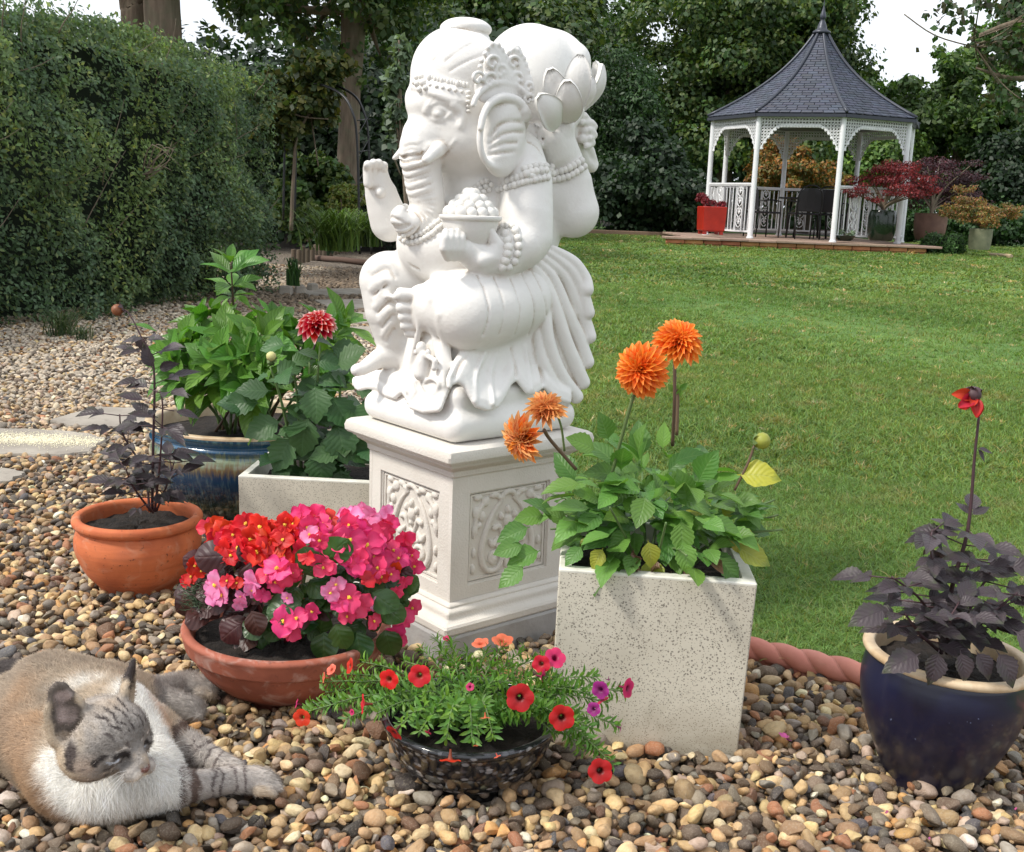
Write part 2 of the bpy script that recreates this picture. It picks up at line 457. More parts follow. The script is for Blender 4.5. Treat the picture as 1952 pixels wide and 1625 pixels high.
# ---------------------------------------------------------------- pebbles
def instancer(name, protos, pos, rot, scl, col, idx, mat, parent=None, kind='stuff', label=None, cat=None):
    """one object: geometry nodes put one of the shapes on every point of a point mesh"""
    col_ = bpy.data.collections.new(name + '_shapes')
    for p in protos: col_.objects.link(p)
    me = bpy.data.meshes.new(name); n = len(pos); me.vertices.add(n); me.vertices.foreach_set('co', np.asarray(pos, np.float32).ravel())
    for nm, tp, dt, key in (('rot', 'FLOAT_VECTOR', rot, 'vector'), ('scl', 'FLOAT_VECTOR', scl, 'vector'), ('tint', 'FLOAT_COLOR', col, 'color')):
        at = me.attributes.new(nm, tp, 'POINT'); d_ = np.asarray(dt, np.float32)
        if tp == 'FLOAT_COLOR': d_ = np.concatenate([d_, np.ones((n, 1), np.float32)], 1)
        at.data.foreach_set(key, d_.ravel())
    at = me.attributes.new('pick', 'INT', 'POINT'); at.data.foreach_set('value', np.asarray(idx, np.int32))
    ng = bpy.data.node_groups.new(name, 'GeometryNodeTree')
    ng.interface.new_socket('Geometry', in_out='INPUT', socket_type='NodeSocketGeometry'); ng.interface.new_socket('Geometry', in_out='OUTPUT', socket_type='NodeSocketGeometry')
    N = ng.nodes.new; gi = N('NodeGroupInput'); go = N('NodeGroupOutput'); ip = N('GeometryNodeInstanceOnPoints'); ci = N('GeometryNodeCollectionInfo')
    ci.inputs[0].default_value = col_; ci.inputs['Separate Children'].default_value = True; ci.inputs['Reset Children'].default_value = True
    def na(nm, tp):
        x = N('GeometryNodeInputNamedAttribute'); x.data_type = tp; x.inputs[0].default_value = nm
        return [o_ for o_ in x.outputs if o_.enabled and o_.name == 'Attribute'][0]
    L = ng.links.new; L(gi.outputs[0], ip.inputs['Points']); L(ci.outputs[0], ip.inputs['Instance']); ip.inputs['Pick Instance'].default_value = True
    L(na('pick', 'INT'), ip.inputs['Instance Index']); L(na('rot', 'FLOAT_VECTOR'), ip.inputs['Rotation']); L(na('scl', 'FLOAT_VECTOR'), ip.inputs['Scale'])
    L(ip.outputs[0], go.inputs[0])
    o = link(name, me, parent); md = o.modifiers.new('scatter', 'NODES'); md.node_group = ng
    me.materials.append(mat)
    tag(o, label, cat, kind=kind); return o

def ico(sub):
    import bmesh
    bm = bmesh.new(); bmesh.ops.create_icosphere(bm, subdivisions=sub, radius=1.0)
    v = np.array([x.co[:] for x in bm.verts]); f = np.array([[l.index for l in t.verts] for t in bm.faces]); bm.free(); return v, f
def pebble_shape(seed, sub, angular):
    r = np.random.default_rng(seed); v, f = ico(sub); v = v.copy()
    d = 1 + .22 * (vnoise(v, .9, seed) - .5) * 2 + .08 * (vnoise(v, 2.2, seed + 50) - .5) * 2
    v *= d[:, None]
    for _ in range(8 if angular else 3):
        n = r.normal(size=3); n /= np.linalg.norm(n); c = r.uniform(.5, .8) if angular else r.uniform(.7, .9)
        e = v @ n; v -= np.outer(np.maximum(e - c, 0) * (.93 if angular else .7), n)
    v *= np.array([1.0, r.uniform(.72, .92), r.uniform(.52, .78)]); return v, f
PEB_COL = np.array([srgb(*c) for c in ((200, 160, 98), (184, 148, 96), (164, 126, 80), (216, 184, 126), (232, 208, 158), (140, 110, 74), (116, 96, 76), (134, 118, 98), (92, 80, 70), (200, 144, 66), (170, 108, 60), (116, 78, 50), (210, 176, 108), (150, 138, 122), (84, 80, 84), (224, 208, 184), (184, 156, 132), (112, 98, 78), (92, 74, 56), (70, 62, 56))])
PEB_W = np.array([9, 9, 8, 8, 4, 8, 8, 5, 6, 5, 4, 4, 6, 7, 3, 2, 6, 8, 6, 4], float); PEB_W /= PEB_W.sum()
m_ = NT('river_pebble')
tint = m_.attr('tint', 'INSTANCER'); oc = m_.n('ShaderNodeObjectInfo').outputs['Color']; own = m_.attr('own', 'OBJECT')
n1 = m_.noise(1.6, 5, co=m_.co('Object')); n2 = m_.noise(7, 4, co=m_.co('Object'))
sel = m_.n('ShaderNodeAttribute'); sel.attribute_name = 'single'; sel.attribute_type = 'OBJECT'
c_ = m_.mix(sel.outputs['Fac'], tint, oc)
c_ = m_.mix(m_.ramp(n1, [(.42, 0.), (.62, .5)]), c_, m_.mix(1.0, c_, (.55, .46, .36), 'MULTIPLY'))
c_ = m_.mix(m_.ramp(n2, [(.5, 0.), (.75, .35)]), c_, (.50, .44, .34))
m_.base(c_).rough(m_.ramp(n2, [(.3, .6), (.7, .85)])); m_.bump(n2, .02, .3)
MAT_PEB = m_.m
protos = []
for i in range(22):
    v, f = pebble_shape(100 + i, 3 if i < 14 else 2, i % 3 > 0)
    me = mesh_np('pebble', v, tris=f, mat=MAT_PEB, smooth=True)
    if i % 3 == 2:
        try: me.set_sharp_from_angle(angle=math.radians(38))
        except Exception: pass
    protos.append(bpy.data.objects.new('pebble_shape_%02d' % i, me))

OBST = []      # (x, y, r) pots that keep pebbles out
def keep_out(x, y, r): OBST.append((x, y, r))
def in_view(P, mx=60, my=60):
    q = P - c_p; d = q @ c_f; px = q @ c_r / d * FPX + PW / 2; py = -(q @ c_u) / d * FPX + PH / 2
    return (d > .3) & (px > -mx) & (px < PW + mx) & (py > -my) & (py < PH + my), px, py
def poisson_layer(x0, x1, y0, y1, step, rng, jit=.45):
    xs = np.arange(x0, x1, step); ys = np.arange(y0, y1, step * .9); X, Y = np.meshgrid(xs, ys); X = X + rng.uniform(-jit, jit, X.shape) * step; Y = Y + rng.uniform(-jit, jit, Y.shape) * step
    return np.stack([X.ravel(), Y.ravel()], 1)
SLABS = []     # (polygon in x, y)
def in_poly(x, y, poly):
    c = np.zeros(len(x), bool); n = len(poly); j = n - 1
    for i in range(n):
        xi, yi = poly[i]; xj, yj = poly[j]
        c ^= ((yi > y) != (yj > y)) & (x < (xj - xi) * (y - yi) / (yj - yi + 1e-12) + xi); j = i
    return c
def make_pebbles():
    rng = np.random.default_rng(5); parts = []
    for (x0, x1, y0, y1, step, z, smin, smax) in ((-1.45, 1.75, .85, 2.75, .0165, -.006, .0068, .0112), (-1.45, 1.75, .85, 2.75, .0205, .003, .007, .013), (-1.45, 1.75, .85, 2.75, .030, .011, .0078, .014),
                                                  (-2.2, .35, 2.75, 4.4, .019, -.001, .0068, .0115), (-2.2, .35, 2.75, 4.4, .030, .008, .008, .012), (-3.6, .45, 4.4, 7.2, .026, .001, .009, .014), (-4.2, .5, 7.2, 12.5, .045, .002, .014, .022)):
        p = poisson_layer(x0, x1, y0, y1, step, rng); n = len(p)
        r = rng.uniform(smin, smax, n) * np.exp(rng.normal(0, .13, n)); zz = z + rng.uniform(-.004, .004, n)
        big = rng.random(n) < .05; r[big] *= 1.35
        P = np.c_[p, zz]; ok, px, py = in_view(P, 330, 300); ok &= ~in_lawn(P[:, 0] + .012, P[:, 1])
        for (ox, oy, orr) in OBST: ok &= (P[:, 0] - ox) ** 2 + (P[:, 1] - oy) ** 2 > orr ** 2
        for c_, R_, hx, hy in OBOX:
            q = (P[:, :2] - c_) @ R_; ok &= ~((np.abs(q[:, 0]) < hx) & (np.abs(q[:, 1]) < hy))
        for sl_ in SLABS: ok &= ~in_poly(P[:, 0], P[:, 1], sl_)
        parts.append(np.c_[P, r][ok])
    A = np.concatenate(parts); n = len(A)
    ci = rng.choice(len(PEB_COL), n, p=PEB_W); col = PEB_COL[ci] * np.exp(rng.normal(0, .16, (n, 1))) * (1 + rng.normal(0, .03, (n, 3)))
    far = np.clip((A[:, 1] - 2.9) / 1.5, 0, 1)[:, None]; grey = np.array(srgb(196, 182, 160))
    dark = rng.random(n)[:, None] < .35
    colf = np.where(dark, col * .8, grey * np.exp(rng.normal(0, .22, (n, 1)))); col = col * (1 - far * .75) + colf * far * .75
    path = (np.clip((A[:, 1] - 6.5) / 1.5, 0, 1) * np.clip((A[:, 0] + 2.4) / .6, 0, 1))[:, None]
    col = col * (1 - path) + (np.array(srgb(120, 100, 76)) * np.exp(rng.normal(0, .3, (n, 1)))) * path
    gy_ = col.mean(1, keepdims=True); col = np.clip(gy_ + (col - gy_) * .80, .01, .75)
    rot = np.c_[rng.normal(0, .42, (n, 2)), rng.uniform(0, 2 * PI, n)]; scl = A[:, 3:4] * np.c_[rng.uniform(.95, 1.35, n), rng.uniform(.85, 1.1, n), rng.uniform(.8, 1.1, n)]
    idx = rng.integers(0, len(protos), n)
    # the three hundred that show largest are pebbles of their own
    ok, px, py = in_view(A[:, :3], 0, 0); size = np.where(ok & (A[:, 2] > .004), A[:, 3] / ((A[:, :3] - c_p) @ c_f), 0)
    order = np.argsort(-size)[:300]; rest = np.ones(n, bool); rest[order] = False
    for i in order:
        o = bpy.data.objects.new('pebble', protos[idx[i]].data); COL.objects.link(o); o.parent = bed
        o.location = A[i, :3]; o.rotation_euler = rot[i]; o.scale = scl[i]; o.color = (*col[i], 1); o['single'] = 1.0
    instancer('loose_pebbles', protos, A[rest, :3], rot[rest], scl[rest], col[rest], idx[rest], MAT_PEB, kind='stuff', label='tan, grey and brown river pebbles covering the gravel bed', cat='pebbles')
    print('pebbles', n)
OBOX = []
def keep_out_box(cx, cy, rz, hx, hy):
    c, s = math.cos(rz), math.sin(rz); OBOX.append((np.array([cx, cy]), np.array([[c, -s], [s, c]]), hx, hy))

# ---------------------------------------------------------------- grass
m_ = NT('grass_blade')
tint = m_.attr('tint', 'INSTANCER'); uvx = m_.co('UV'); sp = m_.n('ShaderNodeSeparateXYZ'); m_.l(uvx, sp.inputs[0])
r_ = m_.attr('col'); c_ = m_.mix(1.0, tint, r_, 'MULTIPLY')
m_.base(c_).rough(.55); m_.translucent(m_.mix(1.0, c_, (1.25, 1.25, .6), 'MULTIPLY'), .35)
MAT_GRASS = m_.m
def tuft_mesh(seed, nb, L, spread, w, segs=3, lean=.5):
    r = np.random.default_rng(seed); V_, Q, C = [], [], []
    for b in range(nb):
        a = r.uniform(0, 2 * PI); base = r.uniform(-spread, spread, 2); l = L * r.uniform(.55, 1.15); ln = lean * r.uniform(.2, 1.5); ca, sa = math.cos(a), math.sin(a); tw = r.uniform(0, PI)
        s0 = len(V_); shade = r.uniform(.75, 1.25); yel = r.uniform(0, 1) ** 3
        for i in range(segs + 1):
            t = i / segs; h = l * (t - ln * .35 * t * t); d = l * ln * t * t; ww = w * (1 - t ** 1.5) + .0001
            for s in (-1, 1):
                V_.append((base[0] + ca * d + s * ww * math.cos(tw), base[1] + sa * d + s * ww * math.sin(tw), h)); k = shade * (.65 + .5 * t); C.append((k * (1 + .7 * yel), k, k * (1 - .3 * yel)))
        for i in range(segs): Q.append((s0 + 2 * i, s0 + 2 * i + 1, s0 + 2 * i + 3, s0 + 2 * i + 2))
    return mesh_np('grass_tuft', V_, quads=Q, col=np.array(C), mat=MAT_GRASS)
def make_grass():
    rng = np.random.default_rng(9); P, T, S_, I = [], [], [], []
    bands = ((.9, 3.2, .0115, 1.0, 0), (3.2, 5.5, .021, 1.25, 1), (5.5, 10, .046, 1.5, 2), (10, 23.5, .11, 1.9, 3))
    for y0, y1, step, sc, k in bands:
        x1 = 2.3 if y1 < 4 else (4.2 if y1 < 6 else (7.5 if y1 < 11 else 15))
        p = poisson_layer(-.1, x1, y0, y1, step, rng, .6); z = lawn_z(p[:, 0], p[:, 1]) + .006
        A = np.c_[p, z]; ok, px, py = in_view(A, 620, 260); ok &= in_lawn(A[:, 0] - .012, A[:, 1]) 
        ok &= ~((px < 860) & (py > 300)) 
        A = A[ok]; n = len(A); P.append(A)
        nz = vnoise(np.c_[A[:, :2] * [1, .6], np.zeros(n)], 1.4, 3); nz2 = vnoise(np.c_[A[:, :2], np.zeros(n)], 7, 4)
        g = np.array([.098, .205, .044])[None] * (1 - nz[:, None]) + np.array([.17, .29, .074])[None] * nz[:, None]
        dry = (np.clip(nz2 - .62, 0, 1) * 1.6)[:, None] * (rng.random((n, 1)) < .6); g = g * (1 - dry) + np.array([.30, .25, .12]) * dry
        st_ = rng.random((n, 1)) < .02; clv = (rng.random((n, 1)) < .0009) & (k > 0); g = np.where(clv, np.array([[.7, .7, .6]]), g); g = np.where(st_, np.array([[.42, .38, .20]]), g)
        T.append(g * np.exp(rng.normal(0, .15, (n, 1))))
        edge = np.clip(1 - (A[:, 0] - edge_x(A[:, 1])) / .10, 0, 1) * (A[:, 1] < 3)
        hv = (.8 + .5 * vnoise(np.c_[A[:, :2], np.zeros(n)], 3.5, 8)) * (1 + .5 * edge)
        s = rng.uniform(.7, 1.2, n) * hv; S_.append(np.c_[s * sc, s * sc, s * (1 + .12 * k)]); I.append(rng.integers(0, 4, n) + 4 * k)
    A = np.concatenate(P); n = len(A)
    pr = []
    for k, (nb, L, sp_, w) in enumerate(((9, .026, .007, .0009), (13, .026, .011, .0014), (16, .026, .019, .0024), (20, .026, .038, .0046))):
        for q in range(4): pr.append(bpy.data.objects.new('grass_shape', tuft_mesh(30 + 4 * k + q, nb, L, sp_, w, lean=.9)))
    for i, o_ in enumerate(pr): o_.name = 'grass_shape_%02d' % i
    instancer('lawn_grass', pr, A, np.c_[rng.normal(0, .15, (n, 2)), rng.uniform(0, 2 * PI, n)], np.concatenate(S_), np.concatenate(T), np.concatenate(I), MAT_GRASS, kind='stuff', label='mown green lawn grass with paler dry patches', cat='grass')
    # fallen petals and daisies
    print('tufts', n)

# ================================================================ STATUE AND PEDESTAL
SF = np.array([-0.764, -0.645, 0.0]); SF /= np.linalg.norm(SF); SL = np.array([-SF[1] * -1, 0, 0]) * 0
SL = np.array([-SF[1], SF[0], 0.0])                     # the statue's left, towards the camera's right
SCN = np.array([-0.082, 2.025, 0.0]); CAP_Z = 0.390
def to_loc(p):
    q = p - SCN; return np.array([q @ SF, q @ SL, q[2]])
def LB(px, py, b):
    d = ray(px, py); t = (b - (c_p - SCN) @ SL) / (d @ SL); return to_loc(c_p + d * t)
def LA(px, py, a):
    d = ray(px, py); t = (a - (c_p - SCN) @ SF) / (d @ SF); return to_loc(c_p + d * t)
SP = 1.98 / FPX                                        # metres per photo pixel at the statue
srz = math.atan2(SF[1], SF[0])

m_ = NT('white_painted_stone')
n1 = m_.noise(9, 5); n2 = m_.noise(60, 3)
c_ = m_.ramp(n1, [(.3, (.70, .68, .645)), (.7, (.80, .785, .755))])
geo = m_.n('ShaderNodeNewGeometry')
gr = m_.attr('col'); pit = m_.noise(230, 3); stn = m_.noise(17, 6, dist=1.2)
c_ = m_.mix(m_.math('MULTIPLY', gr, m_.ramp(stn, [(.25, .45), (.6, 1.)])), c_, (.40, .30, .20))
c_ = m_.mix(m_.ramp(stn, [(.60, 0.), (.78, .22)]), c_, (.52, .46, .37))
m_.base(c_).rough(.62); b_ = m_.bump(n2, .0016, .5); m_.bump(pit, .0007, .6, b_)
MAT_STONE = m_.m
m_ = NT('white_beads'); m_.base(hsv_var(m_, (.72, .70, .66), m_.rnd(), .005, .08)).rough(.6); MAT_BEAD = m_.m
m_ = NT('cream_cast_stone')
n1 = m_.noise(7, 5); n2 = m_.noise(140, 4); n3 = m_.voro(260)
c_ = m_.ramp(n1, [(.3, (.60, .56, .50)), (.7, (.69, .655, .60))])
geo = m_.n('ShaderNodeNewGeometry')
crease_tint = m_.ramp(geo.outputs['Pointiness'], [(.42, (.5, .42, .33)), (.495, (1, 1, 1))])  # creases multiplied towards a darker brown
c_ = m_.mix(.5, c_, m_.mix(1.0, c_, crease_tint, 'MULTIPLY'))
m_.base(c_).rough(.8); b_ = m_.bump(n3, .0008, .5); m_.bump(n2, .001, .5, b_)
MAT_PED = m_.m
m_ = NT('grey_concrete_base')
n1 = m_.noise(14, 5); n2 = m_.noise(90, 4)
m_.base(m_.ramp(n1, [(.3, (.30, .29, .28)), (.7, (.42, .41, .40))])).rough(.9); m_.bump(n2, .002, .6)
MAT_PEDBASE = m_.m

def build_statue():
    root = empty('elephant_god_statue', (SCN[0], SCN[1], CAP_Z), srz)
    tag(root, 'white painted seated elephant-headed statue on the carved square pedestal', 'statue')
    # a mesh part given in (a, b, z) ground coordinates
    def put(name, sc, mat=MAT_STONE, smooth=0, parent=root):
        if smooth: sc.smooth(smooth)
        v, q = sc.mesh()
        # grime gathers where the casting is hollow: compare the field with its blurred self
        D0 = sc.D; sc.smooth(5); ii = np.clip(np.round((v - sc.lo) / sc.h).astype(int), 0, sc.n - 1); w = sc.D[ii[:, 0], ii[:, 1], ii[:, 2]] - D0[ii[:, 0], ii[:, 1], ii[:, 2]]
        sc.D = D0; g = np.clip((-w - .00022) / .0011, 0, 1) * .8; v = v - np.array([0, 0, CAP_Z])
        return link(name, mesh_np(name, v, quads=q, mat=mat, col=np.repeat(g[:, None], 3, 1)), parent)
    h = 0.0019
    S = Sculpt((-0.30, -0.20, CAP_Z - .01), (0.23, 0.20, 1.19), h)
    W = lambda lst: [LB(x, y, b) for x, y, b, *_ in lst]
    R_ = lambda lst: [l[3] * SP for l in lst]
    def ch(lst, k=.012, **kw): S.chain(W(lst), R_(lst), k, **kw)
    # plinth
    S.box((0, 0, CAP_Z + .027), (.147, .147, .0265), .025)
    S.box((0, 0, CAP_Z + .060), (.131, .131, .035), .02, k=.012)
    # skirt block under the legs
    S.box((-.005, .0, CAP_Z + .10), (.112, .115, .085), .05, k=.01)
    S.ell((-.04, .0, CAP_Z + .22), (.11, .115, .15), k=.02)
    # torso and belly
    S.ell(LB(862, 468, -.01), (.098, .105, .076), k=.012)
    S.ell(LB(905, 430, -.01), (.085, .100, .08), k=.015)
    S.ell(LB(897, 345, 0), (.045, .07, .075), k=.006)
    S.ell(LB(940, 365, 0), (.070, .100, .10), k=.015)
    S.ell(LB(1000, 380, -.01), (.065, .09, .17), k=.02)
    # right leg (far), knee up
    ch([(850, 540, -.07, 60), (742, 536, -.105, 58), (744, 590, -.10, 50), (752, 640, -.10, 40), (752, 672, -.10, 30)], .015)
    ch([(752, 676, -.10, 24), (722, 684, -.10, 19), (692, 703, -.10, 13), (680, 706, -.10, 12)], .012)
    # left leg (near), lying across
    ch([(985, 570, .085, 66), (935, 588, .10, 70), (893, 594, .10, 68)], .02)
    ch([(893, 592, .09, 66), (845, 585, .055, 56), (812, 582, .02, 38)], .02)
    # foot and toes of the folded leg
    ch([(806, 575, .02, 30), (804, 605, .02, 28)], .01)
    for i, (x, y, r) in enumerate(((764, 562, 14), (766, 586, 12.5), (769, 604, 11.5), (772, 621, 10.5), (779, 635, 10))):
        p = LB(x, y, .012); q = LB(x + 16, y, .02)
        S.chain([p, q, LB(x + 34, y, .03)], [r * SP * .95, r * SP * .85, r * SP * .8], .0025)
    # creases on the thigh
    for x in (905, 935, 965, 992, 1015):
        pts = []
        for t in np.linspace(0, 1, 9):
            xx = x + 26 * math.sin(t * PI * .8) * (1 if x > 900 else 1); yy = 520 + 118 * t
            pts.append(LB(xx, yy, .10))
        # push on to the surface: march along the ray later, shallow carve
        out = []
        for p in pts:
            w = SCN + p[0] * SF + p[1] * SL + np.array([0, 0, p[2]]); d = (w - c_p); d /= np.linalg.norm(d)
            t0 = np.linalg.norm(w - c_p) - .16
            for k_ in range(140):
                qq = to_loc(c_p + d * (t0 + k_ * .0025)); ii = np.round((qq - S.lo) / h).astype(int)
                if np.all(ii >= 0) and np.all(ii < S.n) and S.D[tuple(ii)] < 0: out.append(qq); break
        if len(out) > 3: S.chain(out, .0018, .003, 'cut')
    # helper that finds the front surface of what is sculpted so far under a photo pixel
    def surf(px, py, lift=0.0):
        d = ray(px, py); d = d / np.linalg.norm(d)
        for k_ in range(260):
            w = c_p + d * (1.70 + k_ * .0025); qq = to_loc(w); ii = np.round((qq - S.lo) / h).astype(int)
            if np.all(ii >= 0) and np.all(ii < S.n) and S.D[tuple(ii)] < 0:
                return to_loc(w - d * lift)
        return LB(px, py, .05)
    # hanging cloth panel below the shin, lower skirt lobes
    for x0, y0, x1, y1, x2, y2 in ((702, 515, 735, 502, 765, 520), (706, 552, 735, 533, 762, 545), (714, 585, 738, 565, 758, 568), (724, 612, 742, 592, 758, 592), (730, 640, 745, 618, 760, 618)):
        S.chain(spline([surf(x0, y0), surf(x1, y1), surf(min(x2, 752), y2)], 5), np.array([2, 3, 4, 5, 5, 5, 5, 5, 4, 3, 2]) * SP, .008)
        S.chain(spline([surf(x0 + 6, y0 + 12, .001), surf(x1 + 3, y1 + 11, .001), surf(min(x2, 752), y2 + 10, .001)], 5), 2 * SP, .006, 'cut')
    # cloth: sheets of wavy fabric over the front and the near side, each strip ends at the hem
    hemf = [(672, 728), (682, 742), (700, 738), (718, 738), (735, 752), (752, 757), (766, 745), (772, 752), (784, 776), (808, 784), (838, 781), (852, 745)]
    hems = [(852, 745), (860, 730), (872, 725), (885, 733), (895, 752), (908, 772), (930, 780), (948, 772), (960, 755), (972, 730), (984, 720), (995, 735), (1006, 748), (1018, 747), (1036, 734), (1060, 757), (1086, 766), (1116, 756)]
    hx = [p[0] for p in hems]; hy = [p[1] for p in hems]
    for x in np.arange(856, 1085, 4.0):
        ye = np.interp(x, hx, hy); low = np.clip((ye - 718) / 60, 0, 1); xt = 1000 + (x - 1000) * .62 - 30 * (x < 0)
        yt = 640
        bb = .128 + .024 * low
        S.chain([LB(xt, yt, .085), LB((x * 2 + xt) / 3, yt + (ye - yt) * .55, .108 + .007 * low), LB(x, ye - 12, bb), LB(x, ye, bb + .004)], np.array([14, 10, 6, 5]) * SP, .004)
    hx = [p[0] for p in hemf]; hy = [p[1] for p in hemf]
    for x in np.arange(676, 856, 4.0):
        ye = np.interp(x, hx, hy); low = np.clip((ye - 735) / 50, 0, 1); aa = .126 + .026 * low
        if x > 765: yt, xt, at_ = 600, 795 + (x - 765) * .62, .112
        else: yt, xt, at_ = 716, 720 + (x - 720) * .7, .112
        S.chain([LA(xt, yt, at_), LA((x * 2 + xt) / 3, yt + (ye - yt) * .55, .5 * at_ + .5 * aa), LA(x, ye - 10, aa), LA(x, ye, aa + .004)], np.array([10, 8, 5.5, 5]) * SP, .004)
    # pleats of the hanging panel
    for pts, r0 in (([(796, 560), (800, 620), (785, 690), (778, 745)], 5), ([(822, 570), (828, 640), (842, 700), (846, 735)], 5), ([(838, 600), (848, 660), (858, 700)], 4)):
        S.chain(spline([surf(x, y, 0) for x, y in pts], 5), r0 * SP, .008)
    for pts in ([(866, 722), (880, 690), (905, 668)], [(905, 765), (908, 715), (925, 676)], [(940, 770), (935, 715), (945, 680)], [(985, 716), (982, 690), (975, 665)], [(1012, 742), (1008, 700), (1000, 660)], [(1036, 730), (1026, 690), (1016, 650)]):
        S.chain(spline([surf(x, y, .001) for x, y in pts], 4), np.linspace(4.5, 2.5, 9) * SP, .005, 'cut' if pts[0][0] in (866, 985, 1036) else 'add')
    # fan of folds over the left hip
    folds = [[(1052, 474), (1090, 498), (1113, 530), (1118, 552)], [(1044, 482), (1084, 513), (1108, 556), (1120, 596)],
             [(1032, 490), (1073, 525), (1098, 578), (1116, 618), (1123, 642)], [(1020, 497), (1053, 530), (1078, 590), (1103, 646), (1119, 690)],
             [(1004, 500), (1036, 535), (1058, 590), (1080, 655), (1111, 729)], [(1012, 530), (1036, 575), (1044, 646), (1066, 710), (1098, 756)],
             [(1024, 620), (1032, 680), (1052, 728), (1075, 762)]]
    for i, f in enumerate(folds):
        n_ = len(f); bs = np.linspace(.112, .136, n_)
        pts = spline([LB(x, y, b) for (x, y), b in zip(f, bs)], 6)
        m = len(pts); rr = np.interp(np.linspace(0, 1, m), [0, .4, 1], [7, 13, 14.5]) * SP
        S.chain(pts, rr, .003)
        inner = [p * np.array([.88, .86, 1]) for p in pts]; S.chain(inner, rr * 1.1, .003)
        inner = [p * np.array([.70, .66, 1]) for p in pts]; S.chain(inner, rr * 1.8, .004)
    # shoulders; near front arm
    ch([(985, 300, .07, 50), (1003, 350, .095, 49), (1003, 410, .11, 50), (1002, 452, .115, 50), (990, 465, .118, 46)], .007)
    ch([(992, 466, .118, 46), (955, 490, .118, 38), (920, 495, .115, 29), (900, 488, .11, 23)], .008)
    ch([(905, 486, .11, 26), (882, 476, .11, 22)], .008)
    # far front arm with the raised open hand
    ch([(840, 430, -.08, 36), (790, 432, -.11, 26), (752, 428, -.125, 28)], .010)
    pv = (.645, .5, 0)
    ch([(742, 424, -.125, 38), (735, 400, -.125, 36), (727, 372, -.125, 32), (719, 346, -.125, 26)], .008, flat=(pv, 1.3))
    for i, (x0, y0, x1, y1) in enumerate(((702, 350, 700, 322), (713, 350, 711, 319), (724, 351, 721, 319), (734, 354, 731, 324))):
        ch([(x0, y0, -.118, 9.5), (x1, y1, -.118, 8.5), (x1 + 1, y1 - 8, -.108, 8)], .0025)
    ch([(746, 420, -.12, 13), (760, 408, -.12, 12), (772, 398, -.12, 10)], .006)
    q = surf(725, 367); S.ell(q, (.0095, .0095, .0095), k=.002)
    # near rear arm: elbow out, forearm up to the lotus
    ch([(1030, 330, .03, 50), (1075, 385, .06, 50), (1094, 408, .075, 46)], .015)
    ch([(1094, 400, .075, 46), (1090, 350, .075, 40), (1078, 305, .075, 33), (1068, 272, .08, 30)], .014)
    ch([(1062, 290, .08, 30), (1052, 262, .085, 28), (1072, 242, .09, 23), (1092, 228, .09, 14), (1106, 212, .09, 8)], .012)
    ch([(1096, 240, .07, 17), (1120, 290, .05, 15), (1130, 314, .04, 12)], .003)          # broken stem held in the hand
    ch([(1085, 250, .07, 16), (1112, 305, .05, 14), (1128, 318, .045, 12)], .004)
    for i, (x, y) in enumerate(((1116, 222), (1130, 236), (1130, 252), (1126, 267))):
        ch([(x - 16, y - 2, .085, 9), (x - 4, y, .085, 9), (x + 2, y + 6, .08, 8), (x - 8, y + 12, .09, 6.5)], .0015)
    # far rear arm hinted behind (other side)
    ch([(960, 330, -.10, 45), (985, 400, -.16, 40)], .015)
    # neck, back of the head
    S.ell(LB(915, 290, 0), (.065, .08, .07), k=.015)
    # head
    S.ell(LB(874, 215, 0), (.088, .086, .085), k=.015)
    S.ell(LB(872, 268, 0), (.076, .090, .055), k=.02)
    S.ell(LB(893, 290, .02), (.045, .062, .045), k=.012)
    S.ell(LB(848, 190, 0), (.066, .074, .045), k=.012)
    S.ell(LB(808, 202, .0), (.026, .036, .024), k=.010)                      # brow boss
    # upper trunk (face), then trunk with wrinkles
    S.chain([LB(832, 228, 0), LB(811, 262, 0), LB(800, 300, 0)], [44 * SP, 43 * SP, 38 * SP], .010)
    tk = [(800, 280, 0, 36), (803, 315, 0, 36), (808, 350, 0, 35), (813, 385, .0, 34), (808, 408, 0, 33), (793, 424, .0, 29), (774, 427, .0, 23), (761, 415, .0, 17), (763, 404, 0, 12)]
    pts = spline(W(tk), 5); rr = spline([[l[3]] for l in tk], 5)[:, 0] * SP
    S.chain(pts, rr, .005)
    # trunk wrinkles: carved half rings on the front and left flank
    for i in range(21):
        t = .06 + .94 * i / 21; j = int(t * (len(pts) - 4)) + 1; p = pts[j]; r = rr[j]; d = pts[j + 1] - pts[j - 1]; d /= np.linalg.norm(d)
        s_ = np.array([0, 1.0, 0]); f_ = np.cross(s_, d); f_ /= np.linalg.norm(f_)
        if f_[0] < 0: f_ = -f_
        if t > .78: f_ = -f_ if f_[2] > 0 and False else f_
        arc = [p + (f_ * math.cos(a) + s_ * math.sin(a)) * (r + .0006) - d * .006 * abs(a) * 1.0 for a in np.linspace(-.9, 1.75, 11)]
        S.chain(arc, np.array([.2, .7, 1, 1, 1, 1, 1, 1, .9, .6, .2]) * .0031, .0006, 'cut')
    # eye, lids, brow lashes
    e = surf(835, 216); S.ell(e + np.array([-.004, -.004, 0]), (.030, .030, .026), k=.01, op='cut') if False else None
    lid = [surf(x, y, .0) for x, y in ((817, 218), (826, 209), (840, 207), (853, 214), (858, 219), (846, 227), (830, 229), (819, 223), (817, 218))]
    S.chain(spline(lid, 4), 3.8 * SP, .003)
    S.ell(surf(837, 217, -.008), (.014, .014, .011), k=.002)
    S.ell(surf(836, 217, -.0048), (.0068, .0068, .0068), k=.001)
    S.chain(spline([surf(x, y) for x, y in ((812, 212), (822, 198), (840, 192), (858, 197), (868, 206))], 4), 5.5 * SP, .005)
